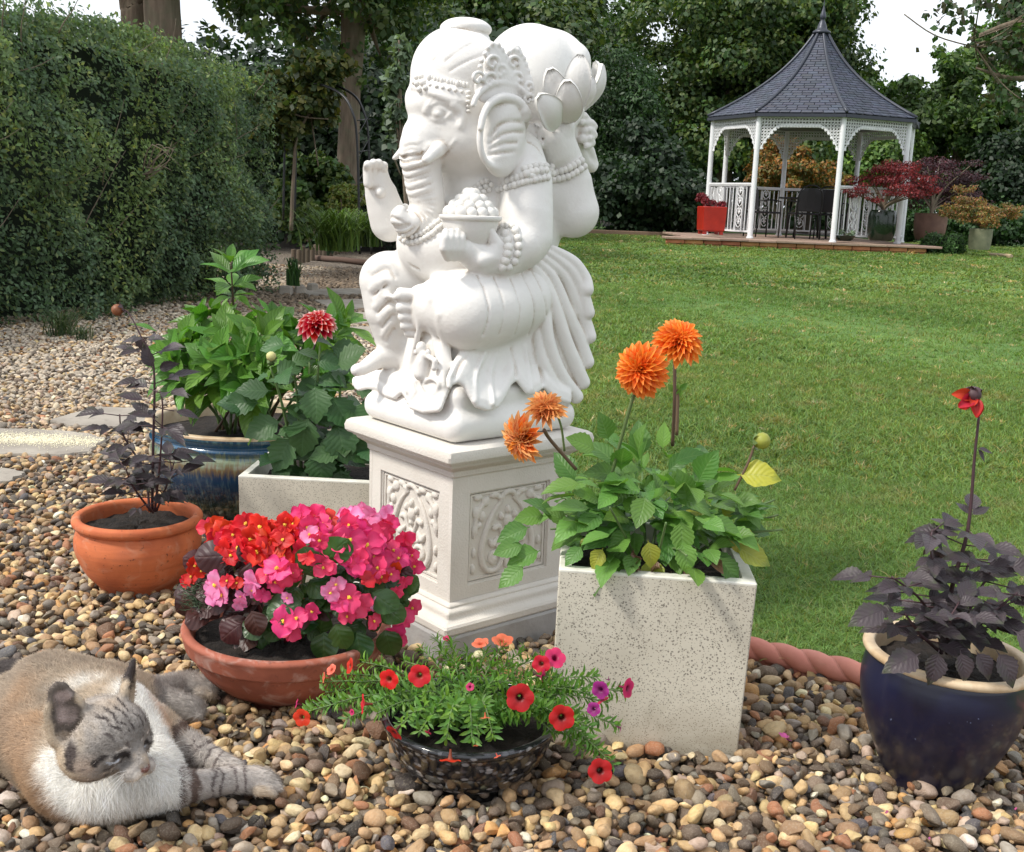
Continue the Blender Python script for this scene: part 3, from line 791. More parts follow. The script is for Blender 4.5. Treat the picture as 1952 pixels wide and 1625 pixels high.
    for i in range(10):
        t = i / 9; x = 822 + 42 * t; y = 194 - 5 * math.sin(t * PI) + 8 * t
        S.chain([surf(x, y + 3, .001), surf(x + 2, y - 4, .001)], 1.8 * SP, .001, 'cut')
    S.chain(spline([surf(x, y) for x, y in ((868, 200), (880, 212), (882, 228), (878, 240))], 4), 5 * SP, .008)
    # forehead wrinkle grooves on the upper trunk
    for y in (275, 284, 293, 302):
        S.chain(spline([surf(x, yy, .0006) for x, yy in ((770, y + 6), (782, y + 2), (798, y + 3), (806, y - 3))], 3), 2.2 * SP, .004, 'cut')
    # tusk sockets and tusks
    ar = [(812, 292), (816, 278), (828, 270), (841, 274), (848, 284), (857, 284), (862, 275), (868, 268)]
    S.chain(spline([surf(x, y) for x, y in ar], 4), 3.0 * SP, .003)
    S.chain([surf(838, 283, -.004), surf(838, 283, .012) * .5 + LB(826, 292, .062) * .5, LB(812, 305, .072)], [14 * SP, 13 * SP, 8 * SP], .0015)
    S.chain([LB(790, 280, -.045), LB(768, 290, -.055), LB(751, 302, -.06)], [12 * SP, 10 * SP, 4 * SP], .002)
    # mouth line under the tusk
    S.chain(spline([surf(x, y, .0) for x, y in ((862, 282), (850, 293), (842, 303))], 4), 1.8 * SP, .003, 'cut')
    # ear: a dished flap
    def earp(x, y, off=0): return LB(x, y, .108 + off - (x - 950) * .00018)
    n_e = np.array([.15, 1.0, .05]); n_e /= np.linalg.norm(n_e)
    for (x, y, r) in ((955, 222, 38), (957, 262, 40), (952, 298, 32), (972, 240, 30), (975, 275, 26)):
        S.chain([earp(x, y, .001), earp(x + 2, y + 6, .001)], r * SP, .008, flat=(n_e, 2.1))
    rim = [(1000, 222), (994, 203), (978, 190), (955, 187), (934, 198), (922, 218), (916, 245), (915, 275), (922, 302), (938, 318), (962, 316), (985, 305), (1000, 296)]
    S.chain(spline([earp(x, y, .004) for x, y in rim], 5), 6.0 * SP, .008)
    S.chain(spline([earp(x, y, .014) for x, y in rim[:7]], 5), np.linspace(11, 6, 31) * SP, .002)
    S.chain([earp(998, 212, .016), earp(1003, 219, .014)], 11 * SP, .003)
    S.chain(spline([earp(x, y, .0) for x, y in ((1002, 222), (1003, 260), (1000, 296))], 4), 5 * SP, .006)
    for pts_ in ([(935, 262), (950, 240), (975, 232), (995, 233)], [(934, 274), (955, 258), (978, 252), (998, 252)],
                 [(936, 284), (958, 275), (985, 272)], [(934, 295), (955, 292), (980, 290)]):
        S.chain(spline([surf(x, y, .0005) for x, y in pts_], 4), 2.6 * SP, .005, 'cut')
    # far ear, seen from other sides only
    for (a, z, r) in ((-.03, .28, .05), (-.03, .24, .05)):
        S.chain([(.0, -.105, CAP_Z + .60 + z - .28), (-.03, -.115, CAP_Z + .56 + z - .28)], r, .01, flat=((0, 1, 0), 3.0))
    # turban dome, knob and the big dome behind
    S.ell(LB(872, 140, 0), (.080, .082, .078), k=.012)
    S.ell(LB(858, 150, 0), (.062, .074, .050), k=.008)
    c0 = LB(888, 90, 0)
    S.cyl(LB(888, 80, 0), .038, .016, .003, k=.003)
    kn = LB(888, 60, 0)
    for dz, hh, r in ((-.011, .0055, .043), (.004, .0075, .045)):
        S.cyl(kn + np.array([0, 0, dz]), r, hh, .0075, k=.002)
    S.ell(kn + np.array([0, 0, .009]), (.040, .040, .013), k=.003)
    S.chain([kn + np.array([.0455 * math.cos(a), .0455 * math.sin(a), -.0045]) for a in np.linspace(0, 2 * PI, 40)], .0030, .001, 'cut')
    S.ell(LB(1010, 152, -.015), (.090, .090, .098), k=.006)
    S.ell(LB(1050, 155, -.02), (.07, .085, .092), k=.02)
    S.ell(LB(1088, 118, .03), (.034, .040, .036), k=.008)
    for x0, y0, x1, y1 in ((850, 118, 900, 84), (858, 136, 925, 104), (825, 118, 858, 90)):
        S.chain(spline([surf(x0 + (x1 - x0) * t, y0 + (y1 - y0) * t - 3 * math.sin(t * PI), .0003) for t in np.linspace(0, 1, 6)], 3), 1.4 * SP, .003, 'cut')
    # headband
    for dy, r in ((3, 4.5), (9, 5), (16, 5), (23, 5), (30, 5.5)):
        cv = [(788, 146), (800, 141), (830, 150), (862, 160), (893, 166)]
        S.chain(spline([surf(x, y + dy * (1 if x > 795 else .7)) for x, y in cv], 4), r * SP, .004)
    # shoulder sash behind the ear, neck folds
    for k_ in range(4):
        S.chain(spline([surf(x, y) for x, y in ((1005, 235 + 12 * k_), (1022, 238 + 14 * k_), (1036, 250 + 16 * k_))], 3), 2.2 * SP, .004, 'cut' if k_ % 2 else 'add')
    S.chain(spline([surf(x, y) for x, y in ((1004, 338), (1020, 333), (1050, 330))], 3), 6 * SP, .005)
    # knuckles of the hand under the bowl, thumb up the side of the bowl
    for i in range(4):
        x = 846 + i * 11; ch([(x + 8, 490, .112, 9), (x, 474, .122, 8.5), (x + 1, 455, .122, 7.5), (x + 4, 442, .114, 6.5)], .003)
    ch([(915, 498, .130, 14), (938, 490, .135, 14), (946, 466, .135, 12), (935, 445, .132, 9.5), (928, 432, .130, 9)], .006)
    # navel
    S.chain([surf(782, 506, .0), surf(798, 513, .0)], 3 * SP, .004, 'cut')
    # the stone mouse relief on the cloth
    mp = lambda x, y, d=.0: LA(x, y, .148 + d)
    S.chain([mp(804, 712), mp(805, 690), mp(808, 678)], [15 * SP, 13 * SP, 9 * SP], .004)
    S.ell(mp(803, 665), (.010, .009, .013), k=.003)
    S.chain([mp(816, 680), mp(830, 688), mp(828, 702)], [5 * SP, 5 * SP, 6 * SP], .003)
    for x in (793, 816): S.ell(mp(x, 672), (.005, .005, .006), k=.002)
    S.chain(spline([mp(812, 755), mp(830, 750), mp(836, 732), mp(822, 722), mp(808, 732), mp(814, 744)], 4), 4 * SP, .003)
    S.chain([mp(792, 728), mp(796, 745), mp(788, 758)], 5 * SP, .003)
    S.smooth(1)
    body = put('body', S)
    statue_surf = surf
    # ---- parts cast separately
    def loc(p): return Vector((p[0], p[1], p[2] - CAP_Z))
    # bead strings
    bead_me = MB().ball((0, 0, 0), 1.0, 10, 7).build('bead', MAT_BEAD, root, smooth=True); bead_me.data.name = 'bead'
    first = [bead_me]
    def bead(p, r, sq=(1, 1, 1)):
        if first: o = first.pop()
        else: o = link('bead', bead_me.data, root)
        o.location = loc(p); o.scale = (r * sq[0], r * sq[1], r * sq[2]); return o
    def string(pix, n, r, lift=.003, sq=(1, 1, 1)):
        cv = spline([[x, y] for x, y in pix], 12); d = np.r_[0, np.cumsum(np.linalg.norm(np.diff(cv, axis=0), axis=1))]
        for t in np.linspace(0, d[-1], n):
            x = np.interp(t, d, cv[:, 0]); y = np.interp(t, d, cv[:, 1]); bead(surf(x, y, lift), r * SP * random.uniform(.92, 1.1), sq)
    string([(765, 455), (778, 463), (800, 459), (822, 447), (843, 430)], 12, 6.2)
    string([(762, 446), (775, 452), (795, 449), (815, 437), (836, 422)], 11, 4.6)
    string([(950, 362), (975, 355), (1005, 346), (1052, 338)], 14, 6.5)
    string([(1000, 322), (1025, 316), (1052, 318)], 6, 6.5)
    string([(968, 345), (990, 338), (1015, 328), (1050, 324)], 10, 7.5)
    string([(1054, 331), (1080, 323), (1108, 307)], 8, 7.2)
    string([(1056, 343), (1085, 336), (1114, 318)], 8, 7.0)
    string([(963, 446), (968, 462), (968, 480), (962, 500), (958, 510)], 6, 8.2)
    string([(983, 440), (988, 460), (987, 480), (980, 500), (970, 510)], 6, 8.2)
    string([(948, 436), (955, 432), (972, 430), (985, 436)], 5, 6)
    for (x, y) in ((912, 352), (920, 347), (928, 345), (936, 352), (932, 362), (922, 366), (915, 360), (906, 358), (926, 356)): bead(surf(x, y, .003), 5.6 * SP)
    for i in range(13):
        t = i / 12; x = 818 + 72 * t; y = 148 + 16 * t; bead(surf(x, y, .001), 4.4 * SP, (1, 1, 1.5))
        if i % 2 == 0: bead(surf(x + 2, y + 14, .001), 3.8 * SP)
    for x, y, r in ((794, 148, 5), (803, 146, 6), (795, 160, 6), (806, 158, 7), (799, 171, 5), (811, 168, 5), (789, 158, 4)): bead(surf(x, y, .001), r * SP)
    for i in range(5): bead(surf(893, 176 + i * 9, .003), 5 * SP, (1, 1, .7))
    # bowl of sweets
    bc = LB(897, 417, .095); bw = MB()
    bw.lathe([(.020, -.050), (.030, -.045), (.042, -.028), (.047, -.010), (.048, -.004), (.052, -.002), (.054, .002), (.053, .005), (.048, .006), (.044, .003), (.001, -.004)], 40, loc(bc))
    bw.build('bowl', MAT_STONE, root, auto=50)
    sb = MB().ball((0, 0, 0), 1, 14, 9).build('sweet_ball', MAT_BEAD, root, smooth=True)
    sp_ = [(r_ * math.cos(a), r_ * math.sin(a), z) for r_, n_, z, o_ in ((.037, 13, .010, 0), (.029, 10, .021, .2), (.019, 7, .031, .4), (.007, 3, .040, 1)) for a in [2 * PI * k / n_ + o_ for k in range(n_)]]
    for i, q in enumerate(sp_):
        o = sb if i == 0 else link('sweet_ball', sb.data, root)
        o.location = loc(bc + np.array(q)); o.scale = (random.uniform(.0095, .0115),) * 3
    # crown ornament: a leafy plate of scrolls standing behind the ear
    def cp(x, y, d=0): return LB(x, y, .112 + d + (x - 950) * -.00010)
    K = Sculpt((-.16, .06, CAP_Z + .5), (.12, .17, 1.15), .0019)
    for x, y, r in ((945, 112, 20), (946, 130, 26), (958, 158, 34), (978, 128, 20), (983, 110, 15), (992, 135, 18), (998, 165, 22), (925, 170, 22), (1008, 180, 13), (940, 95, 11), (985, 96, 8)):
        p = cp(x, y, -.004); K.chain([p, p + 1e-4], r * SP * 1.1, .004, flat=((0, 1, 0), 3.6))
    for x, y, r in ((940, 118, 11), (980, 118, 10), (912, 148, 10), (935, 152, 12), (955, 135, 10), (985, 150, 11), (1008, 165, 7), (1008, 188, 8)):
        ring = [cp(x + r * math.cos(a), y - r * math.sin(a), .003) for a in np.linspace(-.6, 4.6, 12)]
        K.chain(ring, 3.3 * SP, .002)
        K.chain([cp(x + r * .3, y + r * .3, .003), cp(x + r * .2, y + r * .5, .003)], r * .38 * SP, .001)
    edge = [(915, 128), (918, 116), (925, 103), (930, 92), (938, 85), (950, 86), (957, 96), (962, 108), (970, 100), (978, 95), (986, 97), (992, 104), (998, 112), (1002, 124), (1006, 136), (1010, 150), (1013, 165)]
    for x, y in edge: p = cp(x, y, -.002); K.chain([p, p + 1e-4], 4.6 * SP, .003)
    K.chain(spline([cp(x, y, .002) for x, y in ((902, 200), (910, 182), (930, 165), (955, 158), (985, 166), (1005, 182))], 4), 5 * SP, .003)
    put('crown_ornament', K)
    # lotus held in the rear hand
    lc = LB(1082, 225, .085)
    def petal(tip, base, w, name='lotus_petal', cup=.3, toward=None):
        tip, base = np.array(tip), np.array(base); ax = tip - base; L = np.linalg.norm(ax); ax /= L
        out = np.array(toward, float); out -= ax * (out @ ax); out /= np.linalg.norm(out); sd = np.cross(ax, out)
        vs_, fs = [], []; nu, nv = 14, 10
        for k, off in ((0, 0), (1, -.006)):
            for i in range(nu + 1):
                t = i / nu; ww = w * 1.12 * (math.sin(PI * min(t * .90 + .08, 1)) ** .55)
                for j in range(nv + 1):
                    s = 2 * j / nv - 1
                    o = math.sin(t * PI * .8) * L * .30 - cup * ww * (abs(s) ** 2) + off + (.0008 * math.cos(s * 16) if k == 0 else 0) + (.0025 if abs(s) > .92 and k == 0 else 0)
                    vs_.append(base + ax * L * t + sd * ww * s + out * o)
        n1_ = (nu + 1) * (nv + 1)
        for i in range(nu):
            for j in range(nv):
                a = i * (nv + 1) + j; q = (a, a + 1, a + nv + 2, a + nv + 1); fs.append(q); fs.append(tuple(reversed([x + n1_ for x in q])))
        def rim(seq):
            for u, v in zip(seq[:-1], seq[1:]): fs.append((v, u, u + n1_, v + n1_))
        rim([i * (nv + 1) for i in range(nu + 1)]); rim([(nu - i) * (nv + 1) + nv for i in range(nu + 1)]); rim([nu * (nv + 1) + j for j in range(nv + 1)])
        rim([nv - j for j in range(nv + 1)])
        mb = MB().add([loc(v) for v in vs_], fs); mb.build(name, MAT_STONE, root, smooth=True)
    cam_t = np.array([.65, .76, 0.05])
    petal(LB(1080, 146, .150), LB(1084, 236, .115), 24 * SP, toward=cam_t)
    petal(LB(1044, 124, .125), LB(1070, 226, .10), 24 * SP, toward=cam_t * [.9, 1, 1])
    petal(LB(1106, 104, .115), LB(1092, 215, .10), 24 * SP, toward=cam_t)
    petal(LB(1016, 180, .130), LB(1066, 242, .115), 24 * SP, toward=cam_t + [.2, 0, .3])
    petal(LB(1136, 122, .07), LB(1108, 212, .07), 15 * SP, toward=(-.3, .9, 0))
    petal(LB(1124, 146, .09), LB(1104, 210, .08), 13 * SP, toward=(.1, .9, 0))
    petal(LB(1120, 110, .02), LB(1092, 215, .05), 20 * SP, toward=(-.9, .2, 0))
    petal(LB(1050, 120, .0), LB(1082, 215, .05), 20 * SP, toward=(.5, -.8, 0))
    MB().ball(loc(LB(1084, 185, .06)), (.034, .034, .05), 18, 12).build('lotus_heart', MAT_STONE, root, smooth=True)
    return root

def build_pedestal():
    root = empty('stone_pedestal', (SCN[0], SCN[1], 0), srz)
    tag(root, 'cream square pedestal with carved scroll panels standing under the white statue', 'pedestal')
    # square prism from a profile of (half width, z)
    def sq(prof, name, mat, rnd=.003):
        mb = MB(); vs_ = []; n = 8
        for hw, z in prof:
            b = min(rnd, hw * .5)
            vs_ += [(-hw + b, -hw, z), (hw - b, -hw, z), (hw, -hw + b, z), (hw, hw - b, z), (hw - b, hw, z), (-hw + b, hw, z), (-hw, hw - b, z), (-hw, -hw + b, z)]
        f = [tuple(reversed(range(8))), tuple((len(prof) - 1) * 8 + k for k in range(8))]
        for i in range(len(prof) - 1):
            for k in range(8): f.append((i * 8 + k, i * 8 + (k + 1) % 8, (i + 1) * 8 + (k + 1) % 8, (i + 1) * 8 + k))
        mb.add(vs_, f); return mb.build(name, mat, root, auto=28)
    sq([(.166, -.02), (.166, .050), (.163, .054)], 'base_slab', MAT_PEDBASE, .006)
    cy = lambda r0, z0, r1, z1, n, s=1: [(r0 + (r1 - r0) * t + s * .35 * (r1 - r0) * math.sin(2 * PI * t) * .5, z0 + (z1 - z0) * t) for t in np.linspace(0, 1, n)]
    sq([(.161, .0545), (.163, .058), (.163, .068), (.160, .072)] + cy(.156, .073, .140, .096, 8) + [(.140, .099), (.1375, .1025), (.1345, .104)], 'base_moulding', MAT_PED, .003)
    sh = .1325; z0, z1 = .1045, .3300
    # shaft: core with corner frames round a recessed panel on each side
    pw, pz0, pz1, rec = .094, .128, .298, .009
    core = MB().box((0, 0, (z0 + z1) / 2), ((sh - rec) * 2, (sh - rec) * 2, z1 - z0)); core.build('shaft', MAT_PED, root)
    for k in range(4):
        R = Matrix.Rotation(k * PI / 2, 4, 'Z')
        fm = MB(); y = -sh + rec / 2 + .0004
        fm.box((0, y, (z0 + pz0) / 2), (sh * 2 - .0001 if k % 2 == 0 else sh * 2 - 2 * rec - .001, rec, pz0 - z0), bev=0)
        fm.box((0, y, (z1 + pz1) / 2), (sh * 2 - .0001 if k % 2 == 0 else sh * 2 - 2 * rec - .001, rec, z1 - pz1), bev=0)
        for sx in (-1, 1):
            w = sh - pw - (0 if k % 2 == 0 else rec + .0005); fm.box((sx * (pw + w / 2), y, (pz0 + pz1) / 2), (w, rec, pz1 - pz0))
        o = fm.build('panel_frame', MAT_PED, root); o.matrix_local = R
        # stepped inner moulding
        im = MB()
        for ins, t, d in ((.0, .0035, .0055), (.0055, .0035, .004)):
            a = pw - ins - t / 2; zz0, zz1 = pz0 + ins + t / 2, pz1 - ins - t / 2; yy = -sh + rec - d / 2 + .0008
            im.box((0, yy, zz0), (a * 2 + t, d, t)).box((0, yy, zz1), (a * 2 + t, d, t)); im.box((-a, yy, (zz0 + zz1) / 2), (t, d, zz1 - zz0 - t)).box((a, yy, (zz0 + zz1) / 2), (t, d, zz1 - zz0 - t))
        o = im.build('inner_moulding', MAT_PED, root); o.matrix_local = R
        # relief (visible sides get the full scrollwork)
        zc = (pz0 + pz1) / 2; G = Sculpt((-pw, -sh - .004, pz0), (pw, -sh + rec + .004, pz1), .0019)
        yb = -sh + rec
        def st(pts, r, kk=.002):
            P_ = spline([[x, z] for x, z in pts], 8); m = len(P_)
            rr = np.interp(np.linspace(0, 1, m), np.linspace(0, 1, len(r)), r) if hasattr(r, '__len__') else np.full(m, r)
            G.chain([(x, yb - .001, zc + z) for x, z in P_], rr, kk)
        for s in (-1, 1):
            st([(s * .012, .060), (s * .030, .045), (s * .046, .018), (s * .058, -.018), (s * .058, -.048), (s * .044, -.068), (s * .022, -.068), (s * .012, -.052), (s * .018, -.038), (s * .034, -.036), (s * .040, -.048), (s * .032, -.056)],
               [.0025, .004, .0055, .006, .006, .0055, .0055, .005, .005, .0045, .004, .005])
            st([(s * .004, -.02), (s * .014, .0), (s * .020, .012), (s * .030, .010)], [.004, .004, .005, .006])
            st([(0, -.066), (s * .005, -.04), (s * .003, -.01)], [.004, .003, .003])
            st([(s * .022, -.010), (s * .034, -.02), (s * .040, -.012)], [.004, .007, .004])
            st([(s * .010, -.03), (s * .022, -.026), (s * .030, -.018)], [.003, .004, .003])
            for (x, z, rx, rz_) in ((.032, .072, .012, .007), (.052, .062, .010, .010), (.070, .072, .010, .007), (.074, .045, .008, .012), (.060, .036, .008, .010), (.076, .012, .007, .012), (.066, .020, .006, .006), (.022, .066, .006, .005), (.078, -.060, .006, .010), (.076, -.03, .005, .010)):
                G.ell((s * x, yb, zc + z), (rx, .006, rz_), k=.003)
            st([(s * .050, .066), (s * .066, .050), (s * .074, .03), (s * .078, .0)], [.004, .005, .004, .003])
        st([(-.018, .058), (-.012, .070), (0, .075), (.012, .070), (.018, .058)], [.004, .005, .006, .005, .004])
        for (x, z, rx, rz_) in ((0, .020, .011, .013), (0, .040, .006, .009), (0, .004, .006, .006), (-.016, .03, .006, .008), (.016, .03, .006, .008), (-.030, -.048, .007, .007), (.030, -.048, .007, .007)):
            G.ell((x, yb, zc + z), (rx, .0075, rz_), k=.003)
        # clip the relief flat against the panel
        v, q = G.mesh(); v[:, 1] = np.minimum(v[:, 1], yb + .001)
        o = link('scroll_relief', mesh_np('scroll_relief', v, quads=q, mat=MAT_PED), root); o.matrix_local = R
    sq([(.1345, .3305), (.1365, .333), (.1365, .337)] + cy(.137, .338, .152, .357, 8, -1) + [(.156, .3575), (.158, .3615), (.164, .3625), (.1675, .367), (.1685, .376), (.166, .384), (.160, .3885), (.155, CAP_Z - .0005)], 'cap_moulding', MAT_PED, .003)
    return root

build_statue()
build_pedestal()

# ================================================================ POTS
def glaze(name, base, rough, spec=.5, coat=0.0):
    m = NT(name); m.base(base).rough(rough)
    m.p.inputs['Coat Weight'].default_value = coat; m.p.inputs['Coat Roughness'].default_value = .06
    return m
m_ = NT('terracotta')
z_ = m_.n('ShaderNodeSeparateXYZ'); m_.l(m_.co('Object'), z_.inputs[0])
n1 = m_.noise(14, 6); n2 = m_.noise(120, 4); mp = m_.n('ShaderNodeMapping'); mp.inputs['Scale'].default_value = (3, 3, 90); m_.l(m_.co('Object'), mp.inputs[0]); n3 = m_.noise(1.4, 4, co=mp.outputs[0])
c_ = m_.ramp(n1, [(.3, srgb(176, 88, 52)), (.55, srgb(200, 110, 66)), (.75, srgb(186, 104, 70))])
c_ = m_.mix(m_.ramp(n3, [(.45, 0.), (.7, .4)]), c_, srgb(150, 78, 50))
c_ = m_.mix(m_.ramp(n2, [(.63, 0.), (.72, .8)]), c_, srgb(60, 34, 26)); c_ = m_.mix(m_.ramp(m_.noise(19, 6, dist=1.4), [(.54, 0.), (.72, .40)]), c_, srgb(206, 160, 132)); c_ = m_.mix(m_.ramp(m_.noise(6, 6, dist=.8), [(.56, 0.), (.74, .45)]), c_, srgb(112, 66, 46))
m_.base(c_).rough(.78); b_ = m_.bump(n3, .0012, .5); m_.bump(n2, .0006, .6, b_)
MAT_TERRA = m_.m
m_ = NT('old_terracotta')
n1 = m_.noise(11, 6); n2 = m_.noise(90, 4); n4 = m_.noise(26, 5, dist=1.0)
c_ = m_.ramp(n1, [(.3, srgb(122, 66, 50)), (.55, srgb(158, 88, 66)), (.75, srgb(138, 84, 70))])
c_ = m_.mix(m_.ramp(n4, [(.52, 0.), (.72, .55)]), c_, srgb(196, 168, 156))
c_ = m_.mix(m_.ramp(n2, [(.6, 0.), (.75, .6)]), c_, srgb(84, 50, 42))
m_.base(c_).rough(.75); m_.bump(n2, .0008, .6)
MAT_TERRA_OLD = m_.m
m_ = glaze('navy_glaze', srgb(22, 26, 62), .34, coat=.18)
n1 = m_.noise(9, 5); sp_n = m_.noise(170, 2); g = m_.n('ShaderNodeSeparateXYZ'); m_.l(m_.co('Object'), g.inputs[0])
c_ = m_.mix(m_.ramp(n1, [(.3, 0.), (.7, 1.)]), srgb(11, 13, 36), srgb(20, 23, 54)); c_ = m_.mix(m_.ramp(sp_n, [(.74, 0.), (.78, .7)]), c_, srgb(120, 130, 160)); c_ = m_.mix(m_.math('MULTIPLY', m_.ramp(g.outputs[2], [(.0, .8), (.11, .0)]), m_.ramp(m_.noise(26, 5), [(.4, .1), (.65, .8)])), c_, srgb(70, 62, 52))
m_.base(c_); m_.bump(n1, .002, .25); MAT_NAVY = m_.m
m_ = NT('buff_rim'); n1 = m_.noise(30, 4)
m_.base(m_.ramp(n1, [(.3, srgb(178, 150, 116)), (.7, srgb(214, 196, 166))])).rough(.5); MAT_BUFF = m_.m
# streaky blue glaze
m_ = glaze('blue_drip_glaze', (0, 0, 0), .16, coat=.8)
g = m_.n('ShaderNodeSeparateXYZ'); m_.l(m_.co('Object'), g.inputs[0])
ang = m_.math('ARCTAN2', g.outputs[1], g.outputs[0]); cx = m_.n('ShaderNodeCombineXYZ'); m_.l(m_.math('MULTIPLY', ang, 16.0), cx.inputs[0]); m_.l(m_.math('MULTIPLY', g.outputs[2], 14.0), cx.inputs[1])
st = m_.noise(2.2, 5, co=cx.outputs[0]); zz = m_.math('ADD', g.outputs[2], m_.math('MULTIPLY', m_.math('SUBTRACT', st, .5), .055))
zc_ = m_.math('DIVIDE', zz, .27)
c_ = m_.ramp(zc_, [(.0, srgb(8, 18, 24)), (.18, srgb(10, 26, 36)), (.30, srgb(34, 48, 36)), (.42, srgb(16, 38, 62)), (.58, srgb(24, 56, 84)), (.66, srgb(104, 86, 56)), (.74, srgb(120, 136, 108)), (.80, srgb(34, 82, 118)), (.9, srgb(32, 76, 100)), (.96, srgb(96, 146, 152))])
c_ = m_.mix(m_.ramp(st, [(.5, 0.), (.75, .35)]), c_, srgb(110, 132, 124))
m_.base(c_); m_.bump(st, .0015, .4); MAT_BLUE = m_.m
m_ = glaze('black_mosaic', (0, 0, 0), .12, coat=.5)
mp = m_.n('ShaderNodeMapping'); mp.inputs['Scale'].default_value = (1, 1, 1.7); m_.l(m_.co('Object'), mp.inputs[0])
vc = m_.voro(95, 'Color', co=mp.outputs[0]); vd = m_.voro(95, 'Distance', co=mp.outputs[0])
s3 = m_.n('ShaderNodeSeparateColor'); m_.l(vc, s3.inputs[0])
c_ = m_.ramp(s3.outputs[0], [(.0, (.006, .006, .008)), (.55, (.018, .018, .022)), (.75, (.06, .06, .07)), (.88, (.16, .16, .17)), (1, (.34, .33, .33))])
c_ = m_.mix(m_.ramp(vd, [(.35, 0.), (.6, 1.)]), c_, (.012, .012, .014))
m_.base(c_); m_.bump(vd, .0025, -.5); MAT_MOSAIC = m_.m
m_ = NT('speckled_terrazzo')
v1 = m_.voro(430, 'Color'); v1d = m_.voro(430); s3 = m_.n('ShaderNodeSeparateColor'); m_.l(v1, s3.inputs[0]); n1 = m_.noise(7, 5); v2 = m_.voro(240, 'Color'); v2d = m_.voro(240); s4 = m_.n('ShaderNodeSeparateColor'); m_.l(v2, s4.inputs[0])
c_ = m_.ramp(n1, [(.3, srgb(184, 178, 162)), (.7, srgb(206, 200, 184))])
f1 = m_.math('MULTIPLY', m_.ramp(s3.outputs[0], [(.52, 0.), (.56, 1.)]), m_.ramp(v1d, [(.30, 1.), (.42, 0.)]))
c_ = m_.mix(m_.math('MULTIPLY', f1, .75), c_, srgb(104, 96, 84))
f2 = m_.math('MULTIPLY', m_.ramp(s4.outputs[1], [(.80, 0.), (.82, 1.)]), m_.ramp(v2d, [(.28, 1.), (.40, 0.)]))
c_ = m_.mix(m_.math('MULTIPLY', f2, .7), c_, srgb(78, 72, 66))
g = m_.n('ShaderNodeSeparateXYZ'); m_.l(m_.co('Object'), g.inputs[0]); gz = m_.math('ADD', g.outputs[2], m_.math('MULTIPLY', m_.noise(11, 6, dist=1.5), -.16))
c_ = m_.mix(m_.ramp(gz, [(.0, .0), (.001, .55), (.5, .0)]) if False else m_.ramp(m_.math('ADD', gz, .12), [(.03, .6), (.12, .0)]), c_, srgb(128, 116, 96)); c_ = m_.mix(m_.ramp(m_.noise(5, 6, dist=.6), [(.55, 0.), (.75, .3)]), c_, srgb(150, 142, 120))
m_.base(c_).rough(.78); m_.bump(f1, .0006, -.6); MAT_TERRAZZO = m_.m
m_ = NT('planter_rim'); n1 = m_.noise(40, 5)
m_.base(m_.ramp(n1, [(.3, srgb(192, 190, 178)), (.7, srgb(222, 220, 208))])).rough(.7); m_.bump(n1, .0008, .5); MAT_PRIM = m_.m

def soil_disc(root, r, z, n=40, lumps=.006, seed=1):
    rs = np.random.default_rng(seed); vv = [(0, 0, z)]; K = 7
    for i in range(1, K + 1):
        for k in range(n):
            a = 2 * PI * k / n; vv.append((r * i / K * math.cos(a), r * i / K * math.sin(a), z + rs.uniform(-lumps, lumps)))
    f = [(0, 1 + k, 1 + (k + 1) % n) for k in range(n)]
    for i in range(K - 1):
        for k in range(n): a = 1 + i * n; f.append((a + k, a + n + k, a + n + (k + 1) % n, a + (k + 1) % n))
    return link('soil', mesh_np('soil', vv, faces=f, mat=MAT_EARTH), root)
def round_pot(name, x, y, body, rim, mat, rimmat, label, soil_z, soil_r, wob=.004, tilt=(0, 0)):
    root = empty(name, (x, y, 0)); root.rotation_euler = (tilt[0], tilt[1], 0); tag(root, label, 'flower pot')
    w = lambda a, z: wob * math.sin(2 * a + 1) * .5 + wob * .4 * math.sin(5 * a + z * 40)
    MB().lathe(body, 96, wob=w, cap=False).build('pot_body', mat, root, auto=45)
    if rim: MB().lathe(rim, 96, wob=w, cap=False).build('rim', rimmat, root, auto=60)
    soil_disc(root, soil_r, soil_z)
    return root
def arc_prof(pts, n=5): return [tuple(p) for p in spline(pts, n)]

# terracotta pot on the left
TX, TY = -.750, 2.144
round_pot('terracotta_pot', TX, TY,
    arc_prof([(.070, -.02), (.080, .010), (.104, .040), (.121, .080), (.1235, .105), (.118, .126), (.1145, .132)], 5),
    arc_prof([(.1145, .1325), (.121, .134), (.1265, .141), (.1255, .150), (.119, .1545), (.110, .152), (.107, .142), (.109, .120), (.111, .100)], 4),
    MAT_TERRA, MAT_TERRA, 'round orange terracotta pot with rolled rim holding a dark leggy dahlia', .128, .109)
keep_out(TX, TY, .075)
# navy pot on the right
NX, NY = .634, 1.498
round_pot('navy_pot', NX, NY,
    arc_prof([(.066, -.02), (.070, .005), (.092, .050), (.110, .100), (.1155, .140), (.112, .168), (.110, .176)], 5),
    arc_prof([(.110, .1765), (.1165, .179), (.119, .184), (.1165, .189), (.108, .190), (.102, .187), (.101, .175), (.102, .14)], 4),
    MAT_NAVY, MAT_BUFF, 'dark blue glazed pot with a buff rim at the right edge', .162, .101, tilt=(0, .045))
keep_out(NX, NY, .070)
